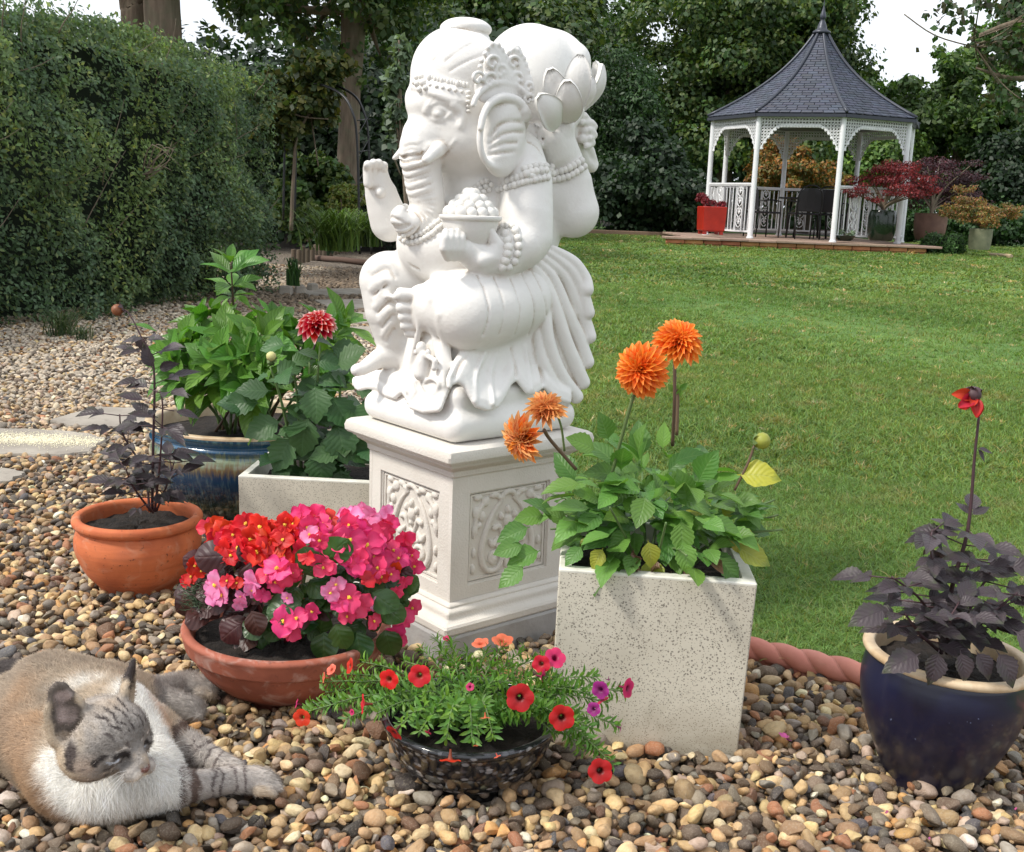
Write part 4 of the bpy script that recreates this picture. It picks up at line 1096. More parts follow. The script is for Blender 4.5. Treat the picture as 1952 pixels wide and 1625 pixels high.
# begonia bowl
BX, BY = -.356, 1.700
round_pot('terracotta_bowl', BX, BY,
    arc_prof([(.070, -.02), (.078, .0), (.108, .018), (.136, .044), (.150, .068), (.1535, .078)], 5),
    arc_prof([(.1535, .0785), (.160, .0795), (.1625, .086), (.166, .100), (.168, .108), (.164, .113), (.156, .113), (.151, .106), (.147, .09), (.13, .06)], 4),
    MAT_TERRA_OLD, MAT_TERRA_OLD, 'wide weathered terracotta bowl with whitish bloom packed with begonias', .092, .146, tilt=(0, .015))
keep_out(BX, BY, .085)
# black mosaic bowl
KX, KY = -.044, 1.440
round_pot('black_mosaic_bowl', KX, KY,
    arc_prof([(.060, -.02), (.068, .002), (.090, .020), (.108, .045), (.118, .072), (.121, .082)], 5),
    arc_prof([(.121, .0825), (.1245, .086), (.1235, .092), (.118, .094), (.113, .09), (.108, .07), (.1, .05)], 4),
    MAT_MOSAIC, MAT_MOSAIC, 'low black mosaic patterned bowl with trailing red flowers in front', .072, .108, tilt=(0, .01))
keep_out(KX, KY, .078)
# large blue drip glaze pot
GX, GY = -.645, 2.665
round_pot('blue_glazed_pot', GX, GY,
    arc_prof([(.150, -.02), (.165, .010), (.205, .060), (.232, .115), (.242, .165), (.240, .190), (.2355, .200), (.2335, .205), (.238, .211), (.241, .217), (.2375, .223), (.2345, .226), (.238, .232), (.2475, .240), (.2495, .247)], 4),
    arc_prof([(.2495, .2475), (.2485, .2535), (.240, .2555), (.230, .252), (.227, .24), (.222, .20)], 4),
    MAT_BLUE, MAT_BUFF, 'large round blue drip glazed pot behind the orange terracotta pot', .222, .226, wob=.002)
keep_out(GX, GY, .16)

def square_planter(name, cx, cy, rz, w, hgt, wall, label, tilt=(0, 0)):
    root = empty(name, (cx, cy, 0)); root.rotation_euler = (tilt[0], tilt[1], rz); tag(root, label, 'planter')
    hw = w / 2; b = .002; mb = MB()
    taper = .978
    def ring(h_, z, bb): return [(-h_ + bb, -h_, z), (h_ - bb, -h_, z), (h_, -h_ + bb, z), (h_, h_ - bb, z), (h_ - bb, h_, z), (-h_ + bb, h_, z), (-h_, h_ - bb, z), (-h_, -h_ + bb, z)]
    rings = [ring(hw * taper, -.03, b), ring(hw, hgt - .0045, b)]
    f = [(i * 8 + k, i * 8 + (k + 1) % 8, (i + 1) * 8 + (k + 1) % 8, (i + 1) * 8 + k) for i in range(1) for k in range(8)]
    mb.add([p for r in rings for p in r], f); mb.build('planter_body', MAT_TERRAZZO, root, auto=25)
    rings = [ring(hw, hgt - .0044, b), ring(hw, hgt - .002, b), ring(hw - .002, hgt, b), ring(hw - wall + .001, hgt, .001), ring(hw - wall, hgt - .002, .001), ring(hw - wall, hgt - .09, .001)]
    f = [(i * 8 + k, i * 8 + (k + 1) % 8, (i + 1) * 8 + (k + 1) % 8, (i + 1) * 8 + k) for i in range(5) for k in range(8)]
    MB().add([p for r in rings for p in r], f).build('rim', MAT_PRIM, root, auto=25)
    n = 14; g = np.linspace(-(hw - wall), hw - wall, n); rs = np.random.default_rng(3)
    vv = [(x, y, hgt - .032 + rs.uniform(-.005, .005)) for x in g for y in g]; a = np.arange(n - 1)[:, None] * n + np.arange(n - 1)[None]; a = a.ravel()
    link('soil', mesh_np('soil', np.array(vv), quads=np.stack([a, a + n, a + n + 1, a + 1], 1), mat=MAT_EARTH), root)
    keep_out_box(cx, cy, rz, hw * .97, hw * .97)
    return root
RPX, RPY = .2225, 1.662
square_planter('speckled_planter', RPX, RPY, math.radians(-3.5), .286, .278, .019, 'tall square speckled stone planter in front of the lawn with orange dahlias', tilt=(0, .018))
LPX, LPY = -.392, 2.275
square_planter('speckled_planter', LPX, LPY, math.radians(-3.0), .290, .243, .016, 'square speckled stone planter partly hidden behind the white pedestal')
keep_out_box(SCN[0], SCN[1], srz, .158, .158)

# ---------------------------------------------------------------- rope edging tiles
m_ = NT('pink_clay'); n1 = m_.noise(12, 5); n2 = m_.noise(160, 3)
c_ = m_.ramp(n1, [(.3, srgb(186, 112, 96)), (.7, srgb(214, 146, 128))]); geo = m_.n('ShaderNodeNewGeometry')
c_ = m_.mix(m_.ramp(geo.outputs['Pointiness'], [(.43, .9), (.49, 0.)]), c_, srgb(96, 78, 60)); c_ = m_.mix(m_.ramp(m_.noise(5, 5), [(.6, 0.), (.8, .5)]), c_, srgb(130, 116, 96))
m_.base(c_).rough(.7); m_.bump(n2, .0008, .4); MAT_ROPE = m_.m
def rope_tile(p0, p1, label):
    p0, p1 = np.array(p0), np.array(p1); L = np.linalg.norm(p1 - p0); ang = math.atan2(p1[1] - p0[1], p1[0] - p0[0])
    root = empty('rope_edging_tile', (*((p0 + p1) / 2), 0), ang); tag(root, label, 'edging tile', 'terracotta rope edging tiles along the lawn')
    nu, nv = 120, 40; vv, q = [], []; r0 = .021
    for i in range(nu + 1):
        x = -L / 2 + L * i / nu; ph = 2 * PI * (x / .105); e = min(1, (L / 2 - abs(x)) / .006 + .6)
        for k in range(nv):
            a = 2 * PI * k / nv; lob = abs(math.cos(1.0 * (a * 1.0 - ph))) ** .75
            r = r0 * (.80 + .26 * lob) * min(1, e); vv.append((x, r * math.cos(a), .026 + r * math.sin(a)))
    for i in range(nu):
        for k in range(nv): q.append((i * nv + k, i * nv + (k + 1) % nv, (i + 1) * nv + (k + 1) % nv, (i + 1) * nv + k))
    vv += [(-L / 2, 0, .026), (L / 2, 0, .026)]; c0 = len(vv) - 2
    t = [(c0, (k + 1) % nv, k) for k in range(nv)] + [(c0 + 1, nu * nv + k, nu * nv + (k + 1) % nv) for k in range(nv)]
    link('rope_top', mesh_np('rope_top', vv, faces=q + t, mat=MAT_ROPE), root)
    MB().box((0, 0, -.005), (L * .99, .022, .06)).build('base_strip', MAT_ROPE, root)
rope_tile((.420, 1.886), (.632, 1.772), 'pink terracotta rope edging tile between the right planter and the navy pot')
rope_tile((.638, 1.768), (.850, 1.650), 'pink terracotta rope edging tile half hidden behind the navy pot')
rope_tile((.856, 1.646), (1.06, 1.52), 'pink terracotta rope edging tile at the right edge of the picture')
rope_tile((1.066, 1.515), (1.27, 1.385), 'pink terracotta rope edging tile beyond the right edge of the picture')
rope_tile((.205, 2.020), (.414, 1.892), 'pink terracotta rope edging tile behind the right planter')

# ---------------------------------------------------------------- flagstones
m_ = NT('flagstone'); n1 = m_.noise(6, 6); n2 = m_.noise(60, 5)
c_ = m_.ramp(n1, [(.3, srgb(132, 124, 114)), (.7, srgb(166, 158, 146))]); c_ = m_.mix(m_.ramp(n2, [(.55, 0.), (.8, .4)]), c_, srgb(96, 90, 84))
seed_n = m_.noise(420, 2)
m_.base(c_).rough(.85); m_.bump(n2, .003, .5); MAT_FLAG = m_.m
def flagstone(poly, label, z=.012, th=.035, seed=0):
    rs = np.random.default_rng(seed); P = []
    for i in range(len(poly)):
        a, b = np.array(poly[i]), np.array(poly[(i + 1) % len(poly)])
        for k in range(7): P.append(a + (b - a) * k / 7 + rs.normal(0, .004, 2))
    P = np.array(P); c = P.mean(0); n = len(P)
    vv = [(*(c + (p - c) * s), zz) for s, zz in ((1.0, z - th), (1.0, z - .006), (.985, z)) for p in P] + [(*c, z + .001)]
    f = [(i * n + k, i * n + (k + 1) % n, (i + 1) * n + (k + 1) % n, (i + 1) * n + k) for i in range(2) for k in range(n)] + [(2 * n + k, 2 * n + (k + 1) % n, 3 * n) for k in range(n)]
    o = link('flagstone', mesh_np('flagstone', vv, faces=f, mat=MAT_FLAG, smooth=False)); tag(o, label, 'paving slab', 'flagstones set in the gravel')
    SLABS.append([tuple(p) for p in P]); return o
def zq(*q): return [tuple(on_z(px, py, .01)[:2]) for px, py in q]
flagstone(zq((95, 800), (185, 776), (300, 780), (330, 800), (250, 815), (130, 812)), 'flat grey flagstone in the gravel just left of the blue pot', seed=1)
FLAG2 = flagstone(zq((-40, 818), (60, 818), (160, 825), (205, 838), (165, 862), (110, 868), (-40, 866)), 'grey flagstone strewn with pale bird seed', seed=2)
flagstone(zq((-60, 893), (10, 893), (48, 902), (20, 918), (-60, 925)), 'corner of a grey flagstone at the left edge of the picture', seed=3)
flagstone(zq((600, 572), (720, 570), (740, 586), (632, 590)), 'farthest grey path slab left of the statue', seed=4)
flagstone(zq((640, 597), (740, 594), (760, 612), (668, 616)), 'middle grey path slab left of the statue', seed=5)
flagstone(zq((665, 624), (760, 621), (780, 640), (690, 645)), 'nearest grey path slab left of the statue', seed=6)
flagstone(zq((560, 552), (690, 550), (700, 560), (590, 563)), 'dark path slab by the end of the hedge', seed=7)
# bird seed
m_ = NT('bird_seed'); m_.base(hsv_var(m_, srgb(232, 226, 196), m_.attr('tint', 'INSTANCER'), .01, .1)).rough(.7); MAT_SEED = m_.m
def make_seed():
    rs = np.random.default_rng(4); c = on_z(70, 838, .014); n = 5200
    p = np.c_[c[0] + rs.normal(-.02, .17, n), c[1] + rs.normal(0, .042, n)]; k = in_poly(p[:, 0], p[:, 1], SLABS[1]); p = p[k]; n = len(p)
    v, f = ico(1); me = mesh_np('seed', v * [1, .6, .5], tris=f, mat=MAT_SEED); o = bpy.data.objects.new('seed_shape', me)
    instancer('bird_seed', [o], np.c_[p, np.full(n, .0145)], rs.uniform(-.4, 3, (n, 3)), np.repeat(rs.uniform(.0012, .0024, (n, 1)), 3, 1), np.ones((n, 3)), np.zeros(n, int), MAT_SEED, label='pale bird seed scattered on the left flagstone', cat='bird seed')
make_seed()

# ================================================================ PLANTS IN THE POTS
def leaf_data(prof, nx=5, ny=9, arch=.25, fold=.25, ser=0.0, ns=9, twist=0.0, wave=0.0, seed=0):
    """unit leaf along +Y, face up +Z; prof: list of (t, half width)"""
    r = np.random.default_rng(seed); pt = np.array(prof); v, uv, q = [], [], []
    ph = r.uniform(0, 6)
    for i in range(ny + 1):
        t = i / ny; w = np.interp(t, pt[:, 0], pt[:, 1])
        if ser: w *= 1 + ser * ((t * ns) % 1.0 - .5)
        for j in range(nx + 1):
            s = 2 * j / nx - 1; x = s * w; z = fold * abs(x) - arch * t * t + wave * math.sin(t * 9 + ph) * s * w + .02 * math.sin(t * 5 + ph)
            a = twist * t; v.append((x * math.cos(a) - z * math.sin(a) * .0 + .03 * math.sin(t * 3 + ph) * t, t - .12 * arch * t * t, z + x * math.sin(a))); uv.append((j / nx, t))
    for i in range(ny):
        for j in range(nx): a = i * (nx + 1) + j; q.append((a, a + 1, a + nx + 2, a + nx + 1))
    return np.array(v), np.array(q), np.array(uv)
def smooth_prof(pts, n=5):
    c = spline(pts, n); return [(t, max(w, 0.002)) for t, w in c]
P_DAHLIA = smooth_prof([(0, .015), (.10, .02), (.16, .12), (.32, .27), (.55, .29), (.78, .18), (.92, .07), (1, .004)])
P_OVATE = smooth_prof([(0, .012), (.14, .02), (.2, .16), (.4, .34), (.62, .34), (.82, .20), (.94, .07), (1, .004)])
P_LANCE = smooth_prof([(0, .012), (.06, .03), (.2, .13), (.42, .20), (.65, .17), (.85, .08), (1, .003)])
P_DARK = smooth_prof([(0, .012), (.12, .02), (.2, .13), (.38, .24), (.55, .23), (.78, .13), (.92, .05), (1, .003)])
P_ROUND = smooth_prof([(0, .02), (.06, .12), (.2, .36), (.45, .47), (.7, .42), (.88, .26), (.97, .10), (1, .01)])
def leaf_set(name, prof, mat, n=6, **kw):
    out = []
    for k in range(n):
        r = random.Random(k * 7 + len(name)); kk = dict(kw); kk['arch'] = kw.get('arch', .25) * r.uniform(.4, 1.7); kk['twist'] = r.uniform(-.5, .5); kk['seed'] = k; kk['fold'] = kw.get('fold', .25) * r.uniform(.5, 1.5)
        v, q, uv = leaf_data(prof, **kk); out.append(mesh_np(name, v, quads=q, uv=uv, mat=mat))
    return out
def frame(d, up):
    d = Vector(d).normalized(); u = Vector(up); u = u - d * u.dot(d); u = u.normalized() if u.length > 1e-5 else d.orthogonal().normalized(); x = d.cross(u)
    return Matrix(((x.x, d.x, u.x), (x.y, d.y, u.y), (x.z, d.z, u.z)))
def place(me, name, parent, p, d, up, s, inv=None, sx=1.0):
    """puts a shared mesh at world point p, pointing along d"""
    o = bpy.data.objects.new(name, me); COL.objects.link(o); o.parent = parent
    R = frame(d, up); M4 = Matrix.Translation(Vector(p)) @ R.to_4x4() @ Matrix.Diagonal((s * sx, s, s, 1))
    o.matrix_local = (inv @ M4) if inv is not None else M4
    return o
def leaf_mat(name, c1, c2, vein=(.2, .3, .1), vfac=.35, rough=.45, trans=.3, vn=8, tcol=None, dv=.3, dh=.02, bump=.0007, blotch=None, back=None):
    m = NT(name); r = m.rnd(); uvn = m.n('ShaderNodeSeparateXYZ'); m.l(m.co('UV'), uvn.inputs[0])
    c = m.mix(r, c1, c2); c = hsv_var(m, c, m.math('FRACT', m.math('MULTIPLY', r, 7.7)), dh, dv)
    s = m.math('ABSOLUTE', m.math('SUBTRACT', uvn.outputs[0], .5))
    lat = m.math('ABSOLUTE', m.math('SUBTRACT', m.math('FRACT', m.math('SUBTRACT', m.math('MULTIPLY', uvn.outputs[1], vn), m.math('MULTIPLY', s, vn * .55))), .5))
    lv = m.ramp(lat, [(.0, 1.), (.12, 0.)]); mid = m.ramp(s, [(.0, 1.), (.05, 0.)]); vv = m.math('MAXIMUM', m.math('MULTIPLY', lv, .7), mid)
    n = m.noise(3.0, 4, co=m.co('Object')); c = m.mix(m.ramp(n, [(.3, 0.), (.75, .45)]), c, c2)
    if blotch is not None: c = m.mix(m.ramp(m.noise(2.0, 4, co=m.co('Object')), [(.5, 0.), (.7, .8)]), c, blotch)
    c = m.mix(m.math('MULTIPLY', vv, vfac), c, vein)
    if back is not None: c = m.mix(m.n('ShaderNodeNewGeometry').outputs['Backfacing'], c, back)
    m.base(c).rough(rough); pil = m.ramp(lat, [(.0, 0.), (.5, 1.)]); m.bump(m.math('SUBTRACT', pil, mid), bump, .6)
    m.translucent(m.mix(1.0, c, tcol or (1.5, 1.6, .7), 'MULTIPLY'), trans); return m.m
G1 = leaf_mat('dahlia_leaf', (.065, .17, .035), (.13, .27, .045), vein=(.20, .33, .12))
G1Y = leaf_mat('dahlia_leaf_yellowing', (.22, .30, .03), (.42, .38, .04), vein=(.35, .38, .12), blotch=(.10, .18, .03))
G2 = leaf_mat('dahlia_leaf_deep', (.030, .085, .028), (.055, .13, .035), vein=(.10, .19, .08))
G3 = leaf_mat('shrub_leaf', (.060, .17, .022), (.13, .28, .035), vein=(.05, .12, .02), vn=9, bump=.0016, rough=.4)
G4 = leaf_mat('purple_leaf', (.038, .027, .034), (.066, .050, .056), vein=(.05, .03, .04), rough=.46, trans=.22, tcol=(1.4, 1.1, .7), blotch=(.060, .085, .032))
G5 = leaf_mat('begonia_bronze_leaf', (.030, .008, .010), (.060, .018, .014), vein=(.09, .04, .03), rough=.42, trans=.1, tcol=(1.8, .6, .5), vn=5)
G6 = leaf_mat('begonia_green_leaf', (.020, .065, .018), (.05, .11, .02), vein=(.08, .14, .04), rough=.38, trans=.2, vn=5)
def stem_mat(name, c, r=.6):
    m = NT(name); m.base(hsv_var(m, c, m.rnd(), .01, .2)).rough(r); return m.m
ST_G = stem_mat('green_stem', (.10, .16, .05)); ST_B = stem_mat('brown_stem', (.12, .075, .045)); ST_P = stem_mat('purple_stem', (.055, .025, .03)); ST_R = stem_mat('red_stem', (.15, .035, .03))
L_DAH = leaf_set('leaf', P_DAHLIA, G1, 6, ser=.22, ns=7, arch=.30, fold=.3, nx=4, ny=14)
L_DAHY = leaf_set('leaf', P_DAHLIA, G1Y, 3, ser=.15, ns=7, arch=.4, fold=.3, nx=4, ny=12)
L_DEEP = leaf_set('leaf', P_OVATE, G2, 6, ser=.30, ns=6, arch=.30, fold=.25, nx=4, ny=18)
L_SHRUB = leaf_set('leaf', P_LANCE, G3, 6, arch=.22, fold=.45, nx=6, ny=10, wave=.12)
L_DARK = leaf_set('leaf', P_DARK, G4, 6, ser=.25, ns=8, arch=.35, fold=.35, nx=4, ny=16)
L_BRZ = leaf_set('leaf', P_ROUND, G5, 4, arch=.6, fold=-.25, nx=6, ny=8, wave=.12)
L_GRN = leaf_set('leaf', P_ROUND, G6, 4, arch=.55, fold=-.25, nx=6, ny=8, wave=.12)
def stem(parent, pts, r, mat, inv=None, name='stem', n=6, k=5):
    P_ = spline(pts, k); rr = np.interp(np.linspace(0, 1, len(P_)), np.linspace(0, 1, len(r)), r) if hasattr(r, '__len__') else r
    if inv is not None: P_ = [inv @ Vector(p) for p in P_]
    return MB().tube(P_, list(rr) if hasattr(rr, '__len__') else rr, n).build(name, mat, parent, smooth=True)
def petal_mesh(name, L, W, mat, cup=.35, curl=.15, tip=.0, fold=0, nx=4, ny=6, uvc=True, notch=0.0):
    v, q, uv = [], [], []
    for i in range(ny + 1):
        t = i / ny; w = W * (math.sin(PI * (t * .86 + .10)) ** .8) * (1 - .25 * max(0, t - .7))
        if i == ny: w *= .62
        for j in range(nx + 1):
            s = 2 * j / nx - 1; v.append((s * w, L * t * (1 - notch * (1 - abs(s)) * (t > .9)), cup * abs(s) ** 2 * w + curl * L * math.sin(t * PI) * .5 + tip * t * t * L)); uv.append((j / nx, t))
    for i in range(ny):
        for j in range(nx): a = i * (nx + 1) + j; q.append((a, a + 1, a + nx + 2, a + nx + 1))
    return mesh_np(name, np.array(v), quads=np.array(q), uv=np.array(uv), mat=mat)
def petal_mat(name, stops, rough=.5, trans=.3, dv=.12, dh=.01, sheen=0):
    m = NT(name); uvn = m.n('ShaderNodeSeparateXYZ'); m.l(m.co('UV'), uvn.inputs[0])
    n = m.noise(1.0, 3, co=m.co('Object')); r = m.rnd()
    cx = m.n('ShaderNodeCombineXYZ'); m.l(m.math('MULTIPLY', uvn.outputs[0], 14.0), cx.inputs[0]); m.l(m.math('MULTIPLY', uvn.outputs[1], 1.5), cx.inputs[1]); st = m.noise(1.0, 2, co=cx.outputs[0])
    c = m.ramp(m.math('ADD', uvn.outputs[1], m.math('MULTIPLY', m.math('SUBTRACT', st, .5), .25)), stops); c = hsv_var(m, c, r, dh, dv)
    m.base(c).rough(rough); m.bump(st, .0012, .5); m.translucent(c, trans); return m.m
M_ORANGE = petal_mat('orange_petal', [(0, (.75, .12, .012)), (.45, (.92, .20, .018)), (.85, (.95, .30, .035)), (1, (.95, .42, .10))])
M_PEACH = petal_mat('faded_orange_petal', [(0, (.60, .13, .03)), (.5, (.74, .26, .07)), (1, (.78, .42, .16))])
M_REDW = petal_mat('white_tipped_red_petal', [(0, (.50, .004, .010)), (.74, (.66, .008, .018)), (.88, (.82, .30, .28)), (1, (.90, .82, .76))])
M_RED = petal_mat('scarlet_petal', [(0, (.35, .004, .008)), (1, (.62, .02, .012))])
def bud(parent, p, axis, r, inv, mats, cal, name='flower_bud'):
    R = frame(axis, (0, 0, 1)) ; mb = MB(); M4 = Matrix.Translation(Vector(p)) @ R.to_4x4(); M4 = inv @ M4 if inv is not None else M4
    o = MB().lathe([(.001, -1.0), (.55, -.85), (.92, -.3), (1, .15), (.8, .65), (.4, .95), (.001, 1.02)], 20, wob=lambda a, z: .06 * math.cos(7 * a + z * 2)).build(name, mats, parent, smooth=True)
    o.matrix_local = M4 @ Matrix.Rotation(-PI / 2, 4, 'X') @ Matrix.Diagonal((r, r, r * 1.0, 1))
    c = MB()
    for k in range(7):
        a = 2 * PI * k / 7; d = Vector((math.cos(a), math.sin(a), 0)); t = Vector((-math.sin(a), math.cos(a), 0))
        b = d * .35 + Vector((0, 0, -1.02)); m_1 = d * 1.0 + Vector((0, 0, -.75)); tip = d * 1.25 + Vector((0, 0, -1.1 if k % 2 else -.3))
        c.add([b - t * .2, b + t * .2, m_1 + t * .33, m_1 - t * .33, tip], [(0, 1, 2, 3), (3, 2, 4)])
    s_ = c.build('sepals', cal, o, smooth=True)
    return o
def dahlia(parent, p, axis, R_, n, pet, matc, inv, lab=None, spread=1.0, droop=.15, open_=1.0, up=(0, 0, 1)):
    """a double dahlia: the flower part carries each petal"""
    Rm = frame(axis, up); M4 = Matrix.Translation(Vector(p)) @ Rm.to_4x4() @ Matrix.Rotation(-PI / 2, 4, 'X')       # local z = axis
    f = MB().lathe([(.001, -.10), (.16, -.09), (.24, -.03), (.22, .05), (.10, .12), (.001, .14)], 16).build('flower', matc, parent, smooth=True)
    f.matrix_local = (inv @ M4 if inv is not None else M4) @ Matrix.Diagonal((R_, R_, R_, 1))
    if lab: f['label'] = lab
    for i in range(n):
        t = (i + .5) / n; a = i * 2.39996; el = math.radians(88 - (92 + 35 * droop) * (t ** .62) * open_) + random.uniform(-.08, .08)
        L = (.34 + .68 * t ** .55) * random.uniform(.93, 1.06) * spread; d = Vector((math.cos(a) * math.cos(el), math.sin(a) * math.cos(el), math.sin(el)))
        upv = Vector((-math.cos(a) * math.sin(el), -math.sin(a) * math.sin(el), math.cos(el)))
        me = pet[i % len(pet)]; o = bpy.data.objects.new('petal', me); COL.objects.link(o); o.parent = f
        st = d * .06 + Vector((0, 0, .02 + .10 * (1 - t)))
        o.matrix_local = Matrix.Translation(st) @ frame(d, upv + Vector((random.uniform(-.1, .1),) * 3)).to_4x4() @ Matrix.Diagonal((L * (.8 + .25 * t), L, L, 1))
    return f
# petals are built one unit long and scaled with their flower
PO = [petal_mesh('petal', 1, .185, M_ORANGE, cup=1.2, curl=.10 + .08 * k, tip=-.05 * k) for k in range(3)]
PP = [petal_mesh('petal', 1, .16, M_PEACH, cup=1.6, curl=.25, tip=-.25 * k) for k in range(2)]
PR = [petal_mesh('petal', 1, .24, M_REDW, cup=1.2, curl=.12 + .1 * k, tip=-.05 * k) for k in range(2)]
PS = [petal_mesh('petal', 1, .20, M_RED, cup=1.0, curl=.2)]
def plant_root(name, x, y, z, label, cat='plant', group=None):
    o = empty(name, (x, y, z)); tag(o, label, cat, group); return o, Matrix.Translation((-x, -y, -z))
CAMV = Vector((0, 0, CAM_H))
def rdir(): 
    v = Vector((random.gauss(0, 1), random.gauss(0, 1), random.gauss(0, 1))); return v.normalized()

# ---- orange dahlia in the right planter
random.seed(21)
root, inv = plant_root('orange_dahlia', RPX, RPY, .25, 'bushy green dahlia with orange flowers growing in the tall right planter', 'dahlia')
cen = Vector((RPX - .002, RPY - .01, .300)); 
nst = 0
for i in range(15):
    a = 2 * PI * i / 15 + random.uniform(-.2, .2); r1 = random.uniform(.02, .07); d = random.uniform(.09, .17)
    stem(root, [(RPX + r1 * math.cos(a), RPY + r1 * math.sin(a), .245), (RPX + (r1 + d * .45) * math.cos(a), RPY + (r1 + d * .45) * math.sin(a), .31), (RPX + (r1 + d) * math.cos(a), RPY + (r1 + d * .8) * math.sin(a), .33 + random.uniform(-.03, .06))], [.0028, .0022, .0015], ST_G, inv)
k = 0; tries = 0
while k < 262 and tries < 4000:
    tries += 1
    u = rdir(); 
    if u.z < -.35: continue
    rr = random.uniform(.30, 1.04)
    p = cen + Vector((u.x * .158 * rr, u.y * .14 * rr, .012 + u.z * .118 * rr))
    if p.z < .272: continue
    if p.z < .288 and abs(p.x - RPX) < .15 and abs(p.y - RPY) < .15 and random.random() < .75 and p.y > RPY - .12: continue
    L = random.uniform(.042, .070); out = Vector((u.x, u.y, u.z * .35 + random.uniform(-.35, .35))).normalized()
    d = (out + rdir() * .55).normalized()
    if p.z < .30: d = (d + Vector((0, -.1, -.25))).normalized()
    upn = (Vector((0, -.25, 1.0)) + Vector((u.x, u.y, 0)) * .5 + rdir() * .35)
    yellow = (p.z < .30 and random.random() < .10) or (u.x > .8 and random.random() < .30)
    place(random.choice(L_DAHY if yellow else L_DAH), 'leaf', root, p, d, upn, L, inv, sx=random.uniform(.9, 1.15)); k += 1
# marked leaves: overhanging ones in front and at the sides
for (x, y, Y, L, dx, dz, me) in ((1010, 1005, 1.60, .055, -1, -.25, 0), (1000, 1040, 1.58, .050, -1, -.1, 0), (1000, 1078, 1.56, .052, -.8, -.6, 0), (1030, 1050, 1.58, .055, -.9, -.2, 0), (1040, 985, 1.62, .05, -1, .1, 0), (1110, 1040, 1.55, .040, -.5, -.5, 0), (1150, 1045, 1.54, .036, -.4, -.6, 1),
                              (1298, 990, 1.54, .055, .1, -.9, 0), (1300, 1030, 1.53, .050, .2, -.8, 0), (1235, 1030, 1.53, .042, .2, -.9, 1), (1400, 1040, 1.55, .06, .9, -.3, 1), (1385, 1010, 1.56, .06, .8, -.5, 1), (1370, 1060, 1.54, .05, .6, -.7, 0), (1345, 990, 1.55, .055, .8, -.2, 0),
                              (1405, 905, 1.60, .065, .9, .15, 1), (1160, 840, 1.66, .05, -.2, .8, 0), (1135, 860, 1.64, .055, -.7, .5, 0), (1330, 920, 1.58, .06, .3, .9, 0), (1310, 955, 1.57, .055, -.2, .8, 0)):
    p = at_y(x, y, Y); place((L_DAHY if me else L_DAH)[k % 3], 'leaf', root, p, (dx, -.35, dz), (0, -.75, .8), L, inv, sx=1.15); k += 1
F1 = at_y(1292, 655, 1.60); F2 = at_y(1224, 705, 1.57); F3 = at_y(1008, 832, 1.55); F4 = at_y(1040, 790, 1.58)
dahlia(root, F1, (0.02, -.72, .55), .0385, 92, PO, ST_G, inv, 'fully open orange flower, the higher one facing the camera')
dahlia(root, F2, (-.30, -.80, .18), .0415, 88, PO, ST_G, inv, 'large orange flower just left of and below the topmost one', droop=.5)
dahlia(root, F3, (-.62, -.68, -.08), .039, 84, [PP[0], PO[1], PP[0]], ST_G, inv, 'fading orange flower seen from the side, leftmost', open_=.80)
dahlia(root, F4, (-.05, -.62, .62), .034, 66, PP, ST_G, inv, 'wilted peach flower behind the leftmost one', open_=.7)
stem(root, [at_y(1282, 850, 1.64), at_y(1286, 760, 1.62), F1 + np.array([0, .03, -.01])], .0026, ST_B, inv)
stem(root, [at_y(1290, 830, 1.66), at_y(1292, 760, 1.66), at_y(1290, 740, 1.66)], .0026, ST_B, inv)
stem(root, [at_y(1165, 910, 1.62), at_y(1178, 860, 1.61), at_y(1210, 750, 1.59), F2 + np.array([.01, .025, -.02])], .0026, ST_G, inv)
stem(root, [at_y(1098, 895, 1.60), at_y(1050, 840, 1.58), F3 + np.array([.022, .01, .008])], .0030, ST_B, inv)
stem(root, [at_y(1076, 860, 1.62), at_y(1070, 815, 1.61), at_y(1060, 785, 1.60)], .0018, ST_G, inv)
stem(root, [at_y(1400, 935, 1.60), at_y(1425, 885, 1.60), at_y(1438, 850, 1.60)], .0020, ST_B, inv)
M_BUDY = petal_mat('bud_petal', [(0, (.35, .36, .06)), (.6, (.62, .42, .08)), (1, (.5, .2, .05))])
bud(root, at_y(1452, 841, 1.60), (.9, -.3, .1), .0125, inv, M_BUDY, ST_G)
for (x, y) in ((1290, 752), (1296, 745), (1284, 748), (1292, 758)): place(L_DAH[0], 'leaf', root, at_y(x, y, 1.66), ((x - 1290) / 10, -.3, .8), (0, -1, .2), .017, inv)
# dead leaves on the soil
M_DEAD = leaf_mat('dead_leaf', (.09, .045, .022), (.16, .085, .045), vein=(.2, .12, .07), trans=.05, vfac=.2)
L_DEAD = leaf_set('dead_leaf', P_OVATE, M_DEAD, 3, arch=.9, fold=.9, nx=4, ny=8, wave=.5)
for (x, y) in ((1262, 1085), (1280, 1090), (1205, 1050), (1225, 1065), (1350, 1075), (1185, 1078), (1330, 1085)):
    place(random.choice(L_DEAD), 'dead_leaf', root, at_y(x, y, 1.535), (random.uniform(-1, 1), random.uniform(-.3, .3), random.uniform(-.3, .3)), (0, -.4, 1), random.uniform(.025, .035), inv)

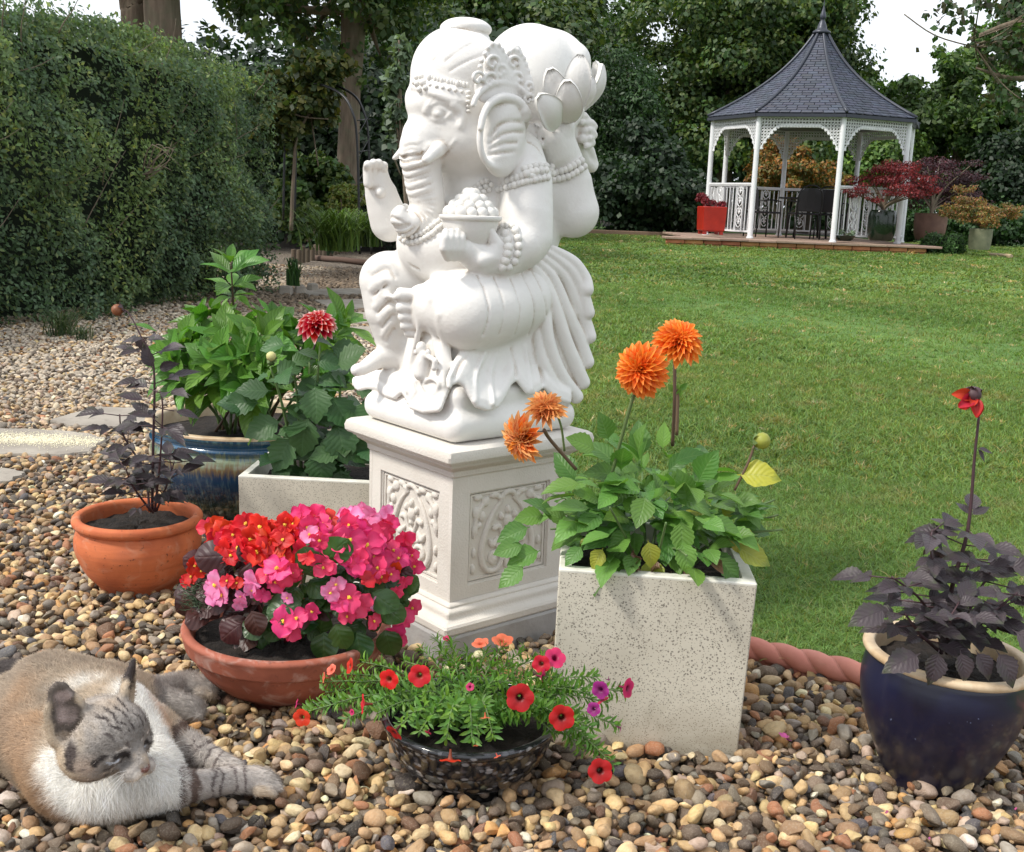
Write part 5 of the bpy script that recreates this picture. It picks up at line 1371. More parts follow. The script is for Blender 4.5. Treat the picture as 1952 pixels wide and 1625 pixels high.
# ---- red and white dahlia in the left planter
random.seed(5)
root, inv = plant_root('red_dahlia', LPX, LPY, .215, 'leafy dahlia with one red flower tipped white in the left planter', 'dahlia')
ss = []
for (x0, x1, y1, x2, y2) in ((575, 570, 800, 560, 700), (590, 600, 800, 610, 660), (600, 640, 800, 650, 730), (570, 540, 780, 515, 700), (610, 680, 830, 700, 790), (580, 590, 780, 590, 690), (595, 660, 850, 690, 840)):
    a = at_y(x0, 925, LPY); b = at_y(x1, y1, LPY - .03); c = at_y(x2, y2, LPY - .05); stem(root, [a, b, c], [.0045, .0035, .002], ST_G, inv); ss.append((a, b, c))
for i in range(96):
    a, b, c = random.choice(ss); t = random.uniform(.15, 1); p = Vector(a * (1 - t) ** 2 + 2 * b * t * (1 - t) + c * t * t) + Vector((random.gauss(0, .022), random.gauss(0, .03), random.gauss(0, .02)))
    an = random.uniform(0, 2 * PI); d = Vector((math.cos(an), math.sin(an) * .8 - .25, random.uniform(-.45, .45)))
    place(random.choice(L_DEEP), 'leaf', root, p, d, Vector((0, -.5, 1)) + rdir() * .4, random.uniform(.055, .092) * (1.1 - .35 * t), inv)
for (x, y, L, dx, dz) in ((640, 800, .095, .3, -.8), (590, 790, .09, -.2, -.9), (660, 770, .09, .6, -.5), (540, 800, .085, -.8, -.3), (560, 830, .085, -.5, -.8), (610, 850, .085, .1, -1), (655, 830, .08, .7, -.6), (520, 745, .075, -1, .1), (500, 770, .08, -1, .1), (640, 700, .08, .6, .5), (560, 880, .06, -.6, -.4), (650, 890, .06, .1, -.9), (480, 772, .07, -1, .15), (670, 740, .08, .9, .2), (600, 730, .085, .1, -.6), (630, 750, .085, .5, -.7)):
    place(random.choice(L_DEEP), 'leaf', root, at_y(x, y, LPY - .08), (dx, -.35, dz), (0, -.8, .7), L, inv, sx=1.1)
F = at_y(604, 624, LPY - .03)
dahlia(root, F, (.05, -.55, .75), .043, 60, PR, ST_G, inv, 'red flower with white petal tips', droop=.3)
stem(root, [at_y(585, 760, LPY - .03), at_y(592, 690, LPY - .02), F + np.array([0, .02, -.015])], .0022, ST_P, inv)
bud(root, at_y(517, 680, LPY - .06), (-.1, -.6, .8), .010, inv, stem_mat('pale_bud', (.5, .48, .2)), ST_G)
bud(root, at_y(516, 690, LPY - .02), (-.2, -.3, .8), .008, inv, ST_G, ST_G)

# ---- green leafy shrub in the blue pot
random.seed(8)
root, inv = plant_root('leafy_shrub', GX, GY, .22, 'bright green whorled leafy shrub growing in the large blue pot', 'shrub')
tips = [(440, 500, 2.62), (455, 545, 2.62), (400, 640, 2.60), (380, 600, 2.66), (340, 660, 2.55), (325, 690, 2.5), (345, 725, 2.48), (380, 730, 2.47), (405, 690, 2.46), (440, 700, 2.44), (470, 670, 2.46), (470, 740, 2.43), (500, 640, 2.5), (520, 610, 2.62), (500, 700, 2.45),
        (430, 640, 2.52), (360, 640, 2.6), (420, 600, 2.7), (560, 640, 2.6), (600, 650, 2.62), (640, 640, 2.6), (660, 610, 2.66), (640, 690, 2.55), (610, 700, 2.52), (570, 720, 2.5), (400, 760, 2.44), (350, 750, 2.46), (540, 680, 2.5), (660, 690, 2.58), (455, 620, 2.7), (480, 590, 2.75), (630, 600, 2.72), (310, 720, 2.56), (530, 740, 2.44), (440, 755, 2.43), (585, 600, 2.75)]
nl = 0
for i, (x, y, Y) in enumerate(tips):
    T = Vector(at_y(x, y, Y)); b = Vector((GX + random.uniform(-.08, .08), GY + random.uniform(-.06, .06), .22)); mid = b.lerp(T, .55) + Vector((0, 0, .03))
    if i == 1: continue
    stem(root, [b, mid, T], [.004, .003, .0018], ST_G if i % 3 else ST_B, inv)
    ax = (T - mid).normalized(); levels = ((0, 4, .055, .9), (-.022, 4, .095, .5), (-.055, 4, .115, .15)) if i != 0 else ((0, 4, .06, .9), (-.025, 5, .085, .4), (-.06, 5, .075, .1), (-.085, 4, .07, -.2))
    a0 = random.uniform(0, 2 * PI)
    for lv, (off, n_, L, rise) in enumerate(levels):
        for q in range(n_):
            if nl >= 285: break
            a = a0 + lv * .8 + 2 * PI * q / n_ + random.uniform(-.2, .2); s1 = ax.orthogonal().normalized(); s2 = ax.cross(s1); side = s1 * math.cos(a) + s2 * math.sin(a)
            d = side + ax * (rise + .12) + Vector((0, 0, .08)); o = place(random.choice(L_SHRUB), 'leaf', root, T + ax * off + side * .004, d, ax + Vector((0, -.15, .3)), L * random.uniform(.8, 1.15), inv, sx=1.15); nl += 1
for j, dx in ((0, (-1, .3)),):
    place(L_SHRUB[0], 'leaf', root, at_y(300, 632, 2.55), (-.9, -.2, .35), (0, -.3, 1), .07, inv)
bpy.data.objects[root.name]

# ---- dark leggy dahlia in the terracotta pot
random.seed(13)
root, inv = plant_root('dark_dahlia', TX, TY, .125, 'leggy purple leaved dahlia with one spent orange bud in the terracotta pot', 'dahlia')
def dark_stem(pix, r, leaves, L, side=1):
    pts = [at_y(*q) for q in pix]; stem(root, pts, r, ST_P, inv); c = spline(pts, 8)
    for t in leaves:
        i = int(t * (len(c) - 1)); p = Vector(c[i]); d0 = Vector(c[min(i + 1, len(c) - 1)] - c[max(i - 1, 0)]).normalized(); a = random.uniform(0, PI)
        for s in (0, PI):
            d = Vector((math.cos(a + s), math.sin(a + s) * .6 - .2, random.uniform(-.1, .5)))
            # each stalk carries a leaf of three leaflets
            st_ = random.uniform(.02, .035); q = p + d.normalized() * st_; MB().tube([inv @ p, inv @ q], .0011, 5).build('stalk', ST_P, root, smooth=True)
            place(random.choice(L_DARK), 'leaf', root, q, d, (0, -.45, 1), L * random.uniform(.85, 1.15), inv)
            if random.random() < .95:
                for w in (-1, 1):
                    dd = (d.normalized() + Vector((-d.y, d.x, 0)).normalized() * w * .9); place(random.choice(L_DARK), 'leaf', root, q - d.normalized() * .006, dd, (0, -.4, 1), L * random.uniform(.6, .8), inv)
dark_stem([(290, 975, 2.14), (292, 850, 2.13), (293, 700, 2.13), (268, 640, 2.14), (245, 597, 2.15), (232, 592, 2.15)], [.0035, .003, .0022, .0018, .0013, .0012], (.15, .25, .35, .45, .55), .060)
dark_stem([(285, 975, 2.15), (275, 900, 2.16), (235, 830, 2.16), (228, 790, 2.16)], [.003, .0022, .0015], (.25, .45, .6, .75, .98), .060)
dark_stem([(295, 975, 2.13), (305, 880, 2.10), (310, 780, 2.08), (305, 745, 2.08)], [.003, .002, .0015], (.2, .4, .55, .7, .95), .058)
dark_stem([(288, 975, 2.12), (255, 930, 2.08), (240, 895, 2.05)], [.0025, .0018, .0013], (.35, .6, .8, .95), .055)
dark_stem([(298, 975, 2.13), (320, 920, 2.12), (332, 880, 2.12)], [.0025, .0018, .0013], (.35, .6, .8, .95), .052)
dark_stem([(292, 978, 2.10), (285, 968, 2.06), (275, 962, 2.05)], [.002, .0015, .001], (.9,), .030)
for (x, y, dx, dz, L) in ((292, 705, -.3, .9, .055), (300, 705, .9, .35, .045), (288, 700, -.2, 1, .04), (262, 640, .2, -.9, .03)): place(L_DARK[1], 'leaf', root, at_y(x, y, 2.12), (dx, -.2, dz), (0, -1, .3), L, inv)
bud(root, at_y(224, 591, 2.15), (-.7, -.2, -.3), .0115, inv, petal_mat('dry_bud', [(0, (.30, .12, .05)), (1, (.5, .22, .10))]), ST_P)

# ---- dark dahlia in the navy pot
random.seed(17)
root, inv = plant_root('purple_dahlia', NX, NY, .16, 'purple leaved dahlia with a drooping red flower in the navy pot', 'dahlia')
for (pts, r, lv, L) in (([(1800, 1235, 1.50), (1815, 1120, 1.50), (1845, 1010, 1.50), (1858, 870, 1.50), (1866, 795, 1.50)], [.0042, .0032, .0026, .002, .0018], (.08, .15, .22, .30, .37, .44, .5), .047),
                        ([(1795, 1240, 1.50), (1785, 1130, 1.49), (1775, 1040, 1.48), (1778, 1010, 1.48)], [.0035, .0025, .0015], (.25, .45, .65, .8, .95), .046),
                        ([(1800, 1240, 1.50), (1760, 1150, 1.46), (1700, 1100, 1.44)], [.003, .002, .0015], (.3, .5, .65, .8, .97), .049),
                        ([(1810, 1240, 1.50), (1860, 1140, 1.49), (1900, 1070, 1.49)], [.003, .002, .0015], (.25, .4, .55, .7, .95), .049),
                        ([(1815, 1245, 1.50), (1880, 1180, 1.46), (1940, 1130, 1.45)], [.003, .002, .0015], (.25, .4, .55, .7, .95), .049),
                        ([(1795, 1245, 1.50), (1755, 1210, 1.44), (1725, 1170, 1.42)], [.003, .002, .0015], (.4, .7, .95), .050),
                        ([(1805, 1245, 1.49), (1810, 1190, 1.43), (1815, 1170, 1.40)], [.003, .002, .0015], (.4, .7, .95), .047),
                        ([(1800, 1240, 1.52), (1830, 1130, 1.56), (1850, 1060, 1.58)], [.003, .002, .0015], (.4, .7, .95), .047)):
    P_ = [at_y(*q) for q in pts]; stem(root, P_, r, ST_P, inv); c = spline(P_, 8)
    for t in lv:
        i = int(t * (len(c) - 1)); p = Vector(c[i]); a = random.uniform(0, PI)
        for s in (0, PI):
            d = Vector((math.cos(a + s), math.sin(a + s) * .6 - .25, random.uniform(-.15, .35))); q = p + d.normalized() * random.uniform(.015, .035)
            MB().tube([inv @ p, inv @ q], .0011, 5).build('stalk', ST_P, root, smooth=True)
            place(random.choice(L_DARK), 'leaf', root, q, d, (0, -.5, 1), L * random.uniform(.85, 1.15), inv, sx=1.1)
            for w in (-1, 1):
                if random.random() < .97: place(random.choice(L_DARK), 'leaf', root, q - d.normalized() * .006, (d.normalized() + Vector((-d.y, d.x, 0)).normalized() * w * .9), (0, -.45, 1), L * random.uniform(.6, .85), inv, sx=1.1)
for (x, y, dx, dz, L) in ((1755, 1245, -1, -.35, .062), (1790, 1240, -.3, -.9, .050), (1830, 1240, .2, -.9, .045), (1900, 1240, .5, -.8, .055), (1930, 1200, .8, -.5, .06), (1690, 1160, -1, -.3, .06), (1860, 1240, .5, -.8, .045), (1920, 1080, .9, .1, .055)):
    place(random.choice(L_DARK), 'leaf', root, at_y(x, y, NY - .10), (dx, -.45, dz), (0, -.8, .7), L, inv, sx=1.3)
for (dx, dz) in ((.9, -.1), (.6, -.7)): place(L_DARK[2], 'leaf', root, at_y(1862, 855, 1.50), (dx, -.2, dz), (0, -.5, 1), .024, inv)
f = bud(root, at_y(1856, 752, 1.50), (-.15, -.1, -1), .0105, inv, ST_P, ST_P, name='flower_base')
fm = f.matrix_local.copy(); hp = Vector(at_y(1853, 757, 1.50))
for (dx, dy, dz, L) in ((-1, -.1, .1, .030), (-.8, -.5, -.45, .030), (.1, -.5, -.9, .030), (.3, -.1, -.9, .030), (-.3, .5, -.6, .026), (-.3, -.7, -.5, .022)):
    o = place(PS[0], 'petal', root, hp, (dx, dy, dz), (0, -1, .4), L, inv, sx=1.5)
hm = MB()
for k in range(26): 
    a = k * 2.4; r_ = .0009 * k ** .7; hm.tube([Vector((r_ * math.cos(a), r_ * math.sin(a), 0)), Vector((1.6 * r_ * math.cos(a), 1.6 * r_ * math.sin(a), -.010))], .0011, 4)
o = hm.build('flower_centre', petal_mat('dark_red_centre', [(0, (.25, .01, .02)), (1, (.3, .03, .03))]), root); o.location = inv @ hp

# ---------------------------------------------------------------- begonias
random.seed(31)
def begonia_petals(name, mat, L=1.0, seed=0):
    """four rounded petals: two broad, two narrow; one joined petal set"""
    r = random.Random(seed); v, q, uv = [], [], []
    for (a0, l, w) in ((90, 1.0, .60), (270, 1.0, .62), (0, .78, .36), (180, .78, .36)):
        s0 = len(v); a = math.radians(a0 + r.uniform(-8, 8)); tl = r.uniform(.15, .55); nx, ny = 6, 6
        for i in range(ny + 1):
            t = i / ny; ww = w * math.sin(PI * (t * .80 + .10)) ** .75 * (.75 if i == ny else 1)
            for j in range(nx + 1):
                s = 2 * j / nx - 1; yy = l * (t - .14 * s * s * t); xx = s * ww; z = tl * yy * .6 + .07 * math.sin(s * 4.5 + a0) * t + .25 * abs(s) * ww * (1 if l == 1 else -.5) - .12 * t * t + .03 * math.sin(s * 5 + t * 4)
                v.append((xx * math.cos(a) - yy * math.sin(a), xx * math.sin(a) + yy * math.cos(a), z)); uv.append((j / nx, t))
        for i in range(ny):
            for j in range(nx): b = s0 + i * (nx + 1) + j; q.append((b, b + 1, b + nx + 2, b + nx + 1))
    return mesh_np(name, np.array(v), quads=np.array(q), uv=np.array(uv), mat=mat)
BM = {'red': petal_mat('begonia_red', [(0, (.50, .006, .006)), (1, (.80, .020, .014))], dv=.18), 'pink': petal_mat('begonia_pink', [(0, (.80, .04, .16)), (.5, (.86, .055, .20)), (1, (.78, .03, .15))], dv=.15, dh=.012),
      'pale': petal_mat('begonia_pale_pink', [(0, (.85, .20, .42)), (.6, (.88, .30, .55)), (1, (.80, .12, .34))], dv=.1)}
BS = {k: [begonia_petals('begonia_flower', m, seed=i) for i in range(4)] for k, m in BM.items()}
M_STAM = stem_mat('stamen_yellow', (.85, .55, .05), .5)
STAM = MB()
for k_ in range(9): a_ = k_ * 2.4; STAM.ball((.045 * math.sqrt(k_) * math.cos(a_) * .8, .045 * math.sqrt(k_) * math.sin(a_) * .8, .13 + .02 * (9 - k_) / 3), .052, 6, 4)
stam_o = STAM.build('stamens', M_STAM, None, smooth=True); STAM_ME = stam_o.data; bpy.data.objects.remove(stam_o)
root, inv = plant_root('begonias', BX, BY, .10, 'mixed red and pink begonias with bronze and green leaves filling the weathered bowl', 'begonias')
def begonia(px, py, Y, r_px, kind, ax=None, parent=None):
    p = Vector(at_y(px, py, Y)); r = r_px * mpp(p); ax = ax or Vector((random.gauss(0, .35) + (px - 560) / 500, -1, random.gauss(.25, .35)))
    ax = Vector(ax); me = random.choice(BS[kind]); R = frame(ax, rdir()); M4 = Matrix.Translation(p) @ R.to_4x4() @ Matrix.Rotation(-PI / 2, 4, 'X')
    o = bpy.data.objects.new('flower', me); COL.objects.link(o); o.parent = root; o.matrix_local = inv @ M4 @ Matrix.Diagonal((r, r, r, 1)); o['label'] = {'red': 'scarlet', 'pink': 'deep pink', 'pale': 'pale pink'}[kind] + ' begonia flower'
    if random.random() < .35: return o
    s = bpy.data.objects.new('stamens', STAM_ME); COL.objects.link(s); s.parent = o
    return o
def Ydome(px, py):           # depth of the flower dome under a pixel
    u = (px - 568) / 225.0; w = (py - 1150) / 190.0; h = max(0, 1 - u * u - min(1, w * w) * .8); return BY + .03 - .15 * math.sqrt(h)
reds = [(470, 998, 24), (498, 1004, 26), (445, 1015, 24), (520, 1015, 22), (478, 1028, 24), (430, 1035, 22), (505, 1035, 25), (455, 1045, 22), (415, 1020, 20), (530, 1040, 22), (412, 1042, 20), (490, 1052, 22), (540, 1030, 20), (400, 1060, 20), (440, 1060, 18), (392, 1062, 20), (372, 1078, 18), (366, 1100, 17), (355, 1108, 15),
        (575, 1050, 20), (560, 1018, 18), (628, 990, 18), (560, 1000, 16), (434, 1108, 15), (452, 1112, 14), (515, 1075, 18), (570, 1075, 20), (700, 1105, 16), (725, 1100, 16), (752, 1085, 15), (505, 1060, 20), (425, 1058, 18), (585, 1062, 18), (610, 1008, 15), (384, 1088, 14)]
pinks = [(600, 985, 26), (575, 980, 22), (585, 1005, 22), (615, 1000, 20), (665, 1030, 30), (697, 1040, 30), (650, 1020, 20), (700, 1018, 26), (712, 1060, 22), (640, 1045, 22), (530, 1085, 28), (510, 1095, 22), (548, 1095, 24), (525, 1110, 20), (560, 1090, 20), (665, 1140, 26), (690, 1155, 22), (645, 1150, 20), (663, 1175, 17), (540, 1185, 26), (565, 1180, 22), (555, 1205, 20), (595, 1165, 18),
         (765, 1045, 22), (780, 1030, 15), (760, 1065, 20), (790, 1080, 18), (750, 1050, 18), (738, 1005, 20), (745, 995, 16), (752, 1205, 22), (768, 1180, 22), (760, 1220, 16), (785, 1160, 18), (680, 1085, 20), (590, 1060, 18), (770, 1110, 16), (745, 1095, 16), (722, 1028, 22), (610, 1030, 20), (578, 1015, 18), (755, 1130, 13), (680, 1000, 20), (655, 1060, 16), (712, 1185, 16), (500, 1135, 15), (785, 1060, 14), (655, 985, 16)]
pales = [(690, 975, 22), (668, 985, 24), (705, 985, 20), (650, 1000, 20), (730, 990, 20), (412, 1115, 26), (425, 1135, 22), (405, 1130, 22), (482, 1110, 24), (480, 1125, 16), (458, 1150, 16), (640, 1115, 18), (630, 1130, 18), (590, 1020, 18), (715, 1150, 14), (548, 1140, 12), (628, 1015, 16), (735, 975, 14), (460, 1138, 13)]
for _ in range(26): reds.append((random.uniform(395, 545), random.uniform(998, 1062), random.uniform(18, 23)))
for _ in range(22): pinks.append((random.uniform(585, 775), random.uniform(985, 1100), random.uniform(18, 24)))
for lst, kd in ((reds, 'red'), (pinks, 'pink'), (pales, 'pale')):
    for x, y, r in lst: begonia(x, y, Ydome(x, y) - random.uniform(.004, .018), r * 1.24, kd)
for i in range(190):
    a = random.uniform(0, 2 * PI); u = math.sqrt(random.random()); el = random.uniform(0, 1)
    px = 568 + 205 * u * math.cos(a); py = 1118 + (95 if math.sin(a) > 0 else 100) * u * math.sin(a); Y = Ydome(px, py) + random.uniform(.022, .07)
    p = Vector(at_y(px, py, Y)); d = Vector((math.cos(a), -.5, -.25 + .5 * random.random())) + rdir() * .5
    bronze = px < 500 + random.uniform(-40, 60) or random.random() < .15
    place(random.choice(L_BRZ if bronze else L_GRN), 'leaf', root, p, d, Vector((0, -.8, .8)) + rdir() * .35, random.uniform(.026, .043), inv)
for (x, y, L, br, dx, dz) in ((430, 1180, .042, 1, .6, -.3), (460, 1190, .040, 1, -.8, -.5), (480, 1165, .040, 1, .3, -.8), (618, 1205, .048, 0, 0, -1), (640, 1190, .042, 0, .4, -.8), (575, 1150, .055, 0, -1, -.2), (710, 1130, .045, 0, .8, -.4), (730, 1150, .042, 0, .7, -.5), (680, 1205, .05, 0, .2, -1), (600, 1100, .05, 0, -.2, .9), (735, 1200, .045, 0, .3, -.9), (440, 1060, .055, 1, -1, .1), (480, 1070, .055, 1, .2, -.9), (620, 1070, .05, 0, .6, .8), (745, 1035, .045, 1, .2, -.8)):
    place(random.choice(L_BRZ if br else L_GRN), 'leaf', root, at_y(x, y, Ydome(x, y) - .004), (dx, -.4, dz), (0, -1, .4), L, inv)
for i in range(22):
    a = 2 * PI * i / 22; stem(root, [(BX + .03 * math.cos(a), BY + .03 * math.sin(a), .09), (BX + .08 * math.cos(a), BY + .07 * math.sin(a), .17), (BX + .11 * math.cos(a), BY + .08 * math.sin(a), .23)], [.004, .003, .002], ST_R if i % 2 else ST_G, inv)
# little grey-green herb tuft at the left of the bowl
m_ = NT('herb_green'); m_.base(hsv_var(m_, (.09, .15, .075), m_.rnd())).rough(.7); MAT_HERB = m_.m
root, inv = plant_root('herb_tuft', *on_z(375, 1160, .11)[:2], .10, 'small grey-green needle leaved tuft at the left edge of the begonia bowl', 'herb')
tf = MB(); c = at_y(375, 1150, BY - .04); rs = random.Random(3)
for i in range(420):
    a = rs.uniform(0, 2 * PI); h = rs.uniform(-.01, .035); r_ = rs.uniform(0, .022); p = Vector(c) + Vector((r_ * math.cos(a), r_ * math.sin(a), h)); d = Vector((math.cos(a) * .8 + rs.gauss(0, .5), math.sin(a) * .8 - .2, rs.uniform(-.1, 1))).normalized() * rs.uniform(.008, .015); w = d.cross(Vector((rs.gauss(0, 1), rs.gauss(0, 1), rs.gauss(0, 1)))).normalized() * .0007
    q = [inv @ x for x in (p - w, p + w, p + d + w * .2, p + d - w * .2)]; tf.add(q, [(0, 1, 2, 3)])
tag(tf.build('foliage', MAT_HERB, root), kind='stuff')

# ---------------------------------------------------------------- trailing petunias
random.seed(41); rng4 = np.random.default_rng(41)
m_ = NT('petunia_leaf'); c_ = m_.attr('col'); m_.base(c_).rough(.5); m_.translucent(m_.mix(1.0, c_, (1.5, 1.5, .7), 'MULTIPLY'), .35); MAT_CAL = m_.m
root, inv = plant_root('trailing_petunias', KX, KY, .08, 'sprawling fine leaved petunias with small red and orange trumpets spilling from the black bowl', 'petunias')
lf_v, lf_q, _ = leaf_data([(0, .03), (.25, .11), (.55, .15), (.8, .10), (1, .01)], nx=2, ny=4, arch=.3, fold=.35)
def trail(pix, dens=1.0, lift=.0):
    pts = spline([at_y(x, y, Y) for x, y, Y in pix], 10); n = len(pts); V_, Q_, C_ = [], [], []; k = 0
    seg = np.linalg.norm(np.diff(pts, axis=0), axis=1).sum(); m = int(seg / .0026 * dens)
    for i in range(m):
        t = (i + random.random()) / m; f = t * (n - 1); a = int(min(f, n - 2)); p = pts[a] + (pts[a + 1] - pts[a]) * (f - a); d0 = pts[a + 1] - pts[a]; d0 /= np.linalg.norm(d0)
        an = i * 2.4 + random.uniform(-.4, .4); s1 = np.cross(d0, (0, 0, 1.0)); s1 /= np.linalg.norm(s1) + 1e-6; s2 = np.cross(s1, d0)
        side = s1 * math.cos(an) + s2 * math.sin(an); d = side * 1.0 + d0 * random.uniform(.3, 1.1) + np.array([0, -.1, .25]); L = random.uniform(.012, .022) * (1 - .25 * t)
        F = np.array(frame(Vector(d), Vector(d0 * .6 + np.array([0, -.2, .7])))); v = lf_v @ F.T * L + p + side * .001
        Q_.append(lf_q + k); V_.append(v); k += len(v); g = random.uniform(.7, 1.3); y = random.random() ** 2
        C_.append(np.tile(np.array([.085 + .07 * y, .21 + .08 * y, .035]) * g, (len(v), 1)))
    V_ = np.concatenate(V_); V_ = V_ - np.array([KX, KY, .08]); o = link('trailing_shoot', mesh_np('trailing_shoot', V_, quads=np.concatenate(Q_), col=np.concatenate(C_), mat=MAT_CAL), root)
    MB().tube([Vector(p) - Vector((KX, KY, .08)) for p in pts[::2]], .0011, 5).build('stem', ST_G, o, smooth=True)
cb = (890, 1370, 1.44)
ends = [(590, 1345, 1.40), (620, 1320, 1.42), (650, 1285, 1.44), (690, 1262, 1.47), (640, 1340, 1.38), (700, 1345, 1.36), (740, 1300, 1.42), (720, 1360, 1.34), (770, 1260, 1.50), (800, 1235, 1.54), (830, 1215, 1.57), (860, 1225, 1.55), (890, 1240, 1.54), (930, 1240, 1.54), (960, 1232, 1.55), (1000, 1240, 1.54), (1035, 1250, 1.52), (840, 1290, 1.44), (900, 1290, 1.44),
        (790, 1330, 1.38), (830, 1350, 1.35), (870, 1370, 1.32), (910, 1390, 1.31), (800, 1395, 1.31), (850, 1410, 1.30), (900, 1415, 1.30), (940, 1405, 1.31), (760, 1385, 1.31), (960, 1300, 1.42), (1010, 1290, 1.44), (1060, 1290, 1.42), (1090, 1310, 1.40), (1120, 1320, 1.39), (1140, 1290, 1.42), (1160, 1340, 1.38), (1100, 1370, 1.36), (1130, 1390, 1.35), (1110, 1430, 1.34), (1150, 1440, 1.33), (1090, 1410, 1.35), (1070, 1345, 1.38), (950, 1260, 1.48), (880, 1320, 1.40), (680, 1300, 1.41), (730, 1330, 1.37), (860, 1255, 1.50), (1050, 1320, 1.40), (780, 1300, 1.42), (660, 1370, 1.35),
        (1140, 1430, 1.33), (1170, 1460, 1.32), (1060, 1400, 1.36), (840, 1240, 1.52), (1190, 1318, 1.395), (1180, 1385, 1.35), (580, 1358, 1.38), (612, 1300, 1.425), (905, 1265, 1.49), (980, 1270, 1.47)]
for i, (x, y, Y) in enumerate(ends):
    t0 = .25 if abs(x - 890) > 120 else 0; sx = 890 + (x - 890) * .15; mx = 890 + (x - 890) * .6; my = min(1360 + (y - 1360) * .5 - 25, 1400); low = y > 1400
    trail([(sx, 1372, 1.44 + (Y - 1.44) * .2), (mx, my - (20 if low else 0), 1.44 + (Y - 1.44) * .6 - (.02 if low else 0)), (x, y, Y)], dens=1.25)
# trumpet flowers
def trumpet(name, mat, lobes=5, seed=0):
    r = random.Random(seed); v, q, uv = [], [], []; nr, na = 9, 40
    for i in range(nr + 1):
        t = i / nr; 
        for k_ in range(na):
            a = 2 * PI * k_ / na; lob = 1 + .10 * (abs(math.cos(a * lobes / 2)) ** .6 - .6) * max(0, t - .35) / .65 * 1.5
            if t < .4: rad = .10 + .14 * (t / .4) ** 1.5; z = -.95 + .95 * (t / .4)
            else: u = (t - .4) / .6; rad = .24 + .76 * u; z = .10 * math.sin(u * 1.9) + .05 * math.cos(a * lobes) * u
            v.append((rad * lob * math.cos(a), rad * lob * math.sin(a), z)); uv.append((k_ / na, max(0, (t - .38) / .62)))
    for i in range(nr):
        for k_ in range(na): q.append((i * na + k_, i * na + (k_ + 1) % na, (i + 1) * na + (k_ + 1) % na, (i + 1) * na + k_))
    return mesh_np(name, np.array(v), quads=np.array(q), uv=np.array(uv), mat=mat)
TM = {'red': petal_mat('petunia_red', [(0, (.06, .003, .003)), (.25, (.38, .004, .006)), (1, (.52, .005, .008))], dh=.001), 'orange': petal_mat('petunia_orange', [(0, (.25, .05, .02)), (.25, (.60, .018, .010)), (1, (.72, .030, .014))]),
      'magenta': petal_mat('petunia_magenta', [(0, (.20, .004, .04)), (.3, (.50, .01, .10)), (1, (.62, .03, .13))]), 'peach': petal_mat('petunia_peach', [(0, (.6, .12, .05)), (1, (.80, .20, .10))]), 'purple': petal_mat('petunia_purple', [(0, (.15, .01, .08)), (1, (.36, .02, .22))])}
TT = {k: trumpet('petunia_flower', m, seed=1) for k, m in TM.items()}
def petunia(px, py, Y, r_px, kind, ax):
    p = Vector(at_y(px, py, Y)); r = r_px * mpp(p); R = frame(ax, rdir()); o = bpy.data.objects.new('flower', TT[kind]); COL.objects.link(o); o.parent = root
    o.matrix_local = inv @ Matrix.Translation(p) @ R.to_4x4() @ Matrix.Rotation(-PI / 2, 4, 'X') @ Matrix.Diagonal((r, r, r, 1)); o['label'] = kind + ' petunia trumpet'
for f_ in ((800, 1288, 1.375, 21, 'orange', (0, -1, .25)), (742, 1295, 1.38, 19, 'orange', (-.3, -1, .1)), (991, 1330, 1.335, 26, 'red', (.05, -1, .3)), (1071, 1368, 1.32, 24, 'red', (.05, -1, .25)), (1144, 1470, 1.31, 23, 'red', (.05, -1, .35)), (576, 1368, 1.37, 17, 'orange', (-.2, -1, .1)),
           (858, 1448, 1.29, 20, 'orange', (0, -.4, -1)), (752, 1396, 1.30, 18, 'red', (-.6, -.7, -.5)), (668, 1270, 1.41, 15, 'orange', (-.9, -.4, .3)), (693, 1342, 1.345, 18, 'orange', (-1, -.25, .1)), (925, 1368, 1.30, 10, 'peach', (.1, -.4, -1)), (1032, 1266, 1.43, 17, 'orange', (-.2, -1, .2)),
           (1058, 1255, 1.44, 20, 'magenta', (.3, -.8, .8)), (1196, 1312, 1.39, 19, 'magenta', (.8, -.6, .1)), (1145, 1315, 1.36, 17, 'purple', (-.4, -.8, .1)), (1148, 1335, 1.365, 15, 'magenta', (.6, -.3, -.9)), (1132, 1352, 1.35, 13, 'purple', (-.3, -.9, .3)), (1183, 1388, 1.345, 9, 'purple', (1, -.2, -.2)), (958, 1222, 1.56, 20, 'peach', (0, -.2, 1)), (916, 1227, 1.56, 16, 'peach', (-.2, -.2, 1)),
           (852, 1218, 1.56, 8, 'magenta', (0, -.3, 1)), (618, 1292, 1.42, 10, 'peach', (-1, -.3, .2)), (632, 1277, 1.43, 11, 'peach', (-.7, -.6, .8)), (566, 1342, 1.39, 9, 'magenta', (-1, -.2, .3)), (948, 1442, 1.295, 7, 'peach', (.5, -.3, -1)), (908, 1421, 1.295, 6, 'peach', (.1, -.3, -1)), (1034, 1290, 1.42, 14, 'magenta', (.9, -.3, .0)), (896, 1310, 1.38, 8, 'magenta', (0, -.8, .7)), (1160, 1296, 1.40, 6, 'purple', (1, -.2, .2)), (671, 1358, 1.35, 6, 'magenta', (-.5, -.6, .2)), (816, 1396, 1.30, 7, 'magenta', (-.3, -.6, -.6))):
    petunia(*f_)

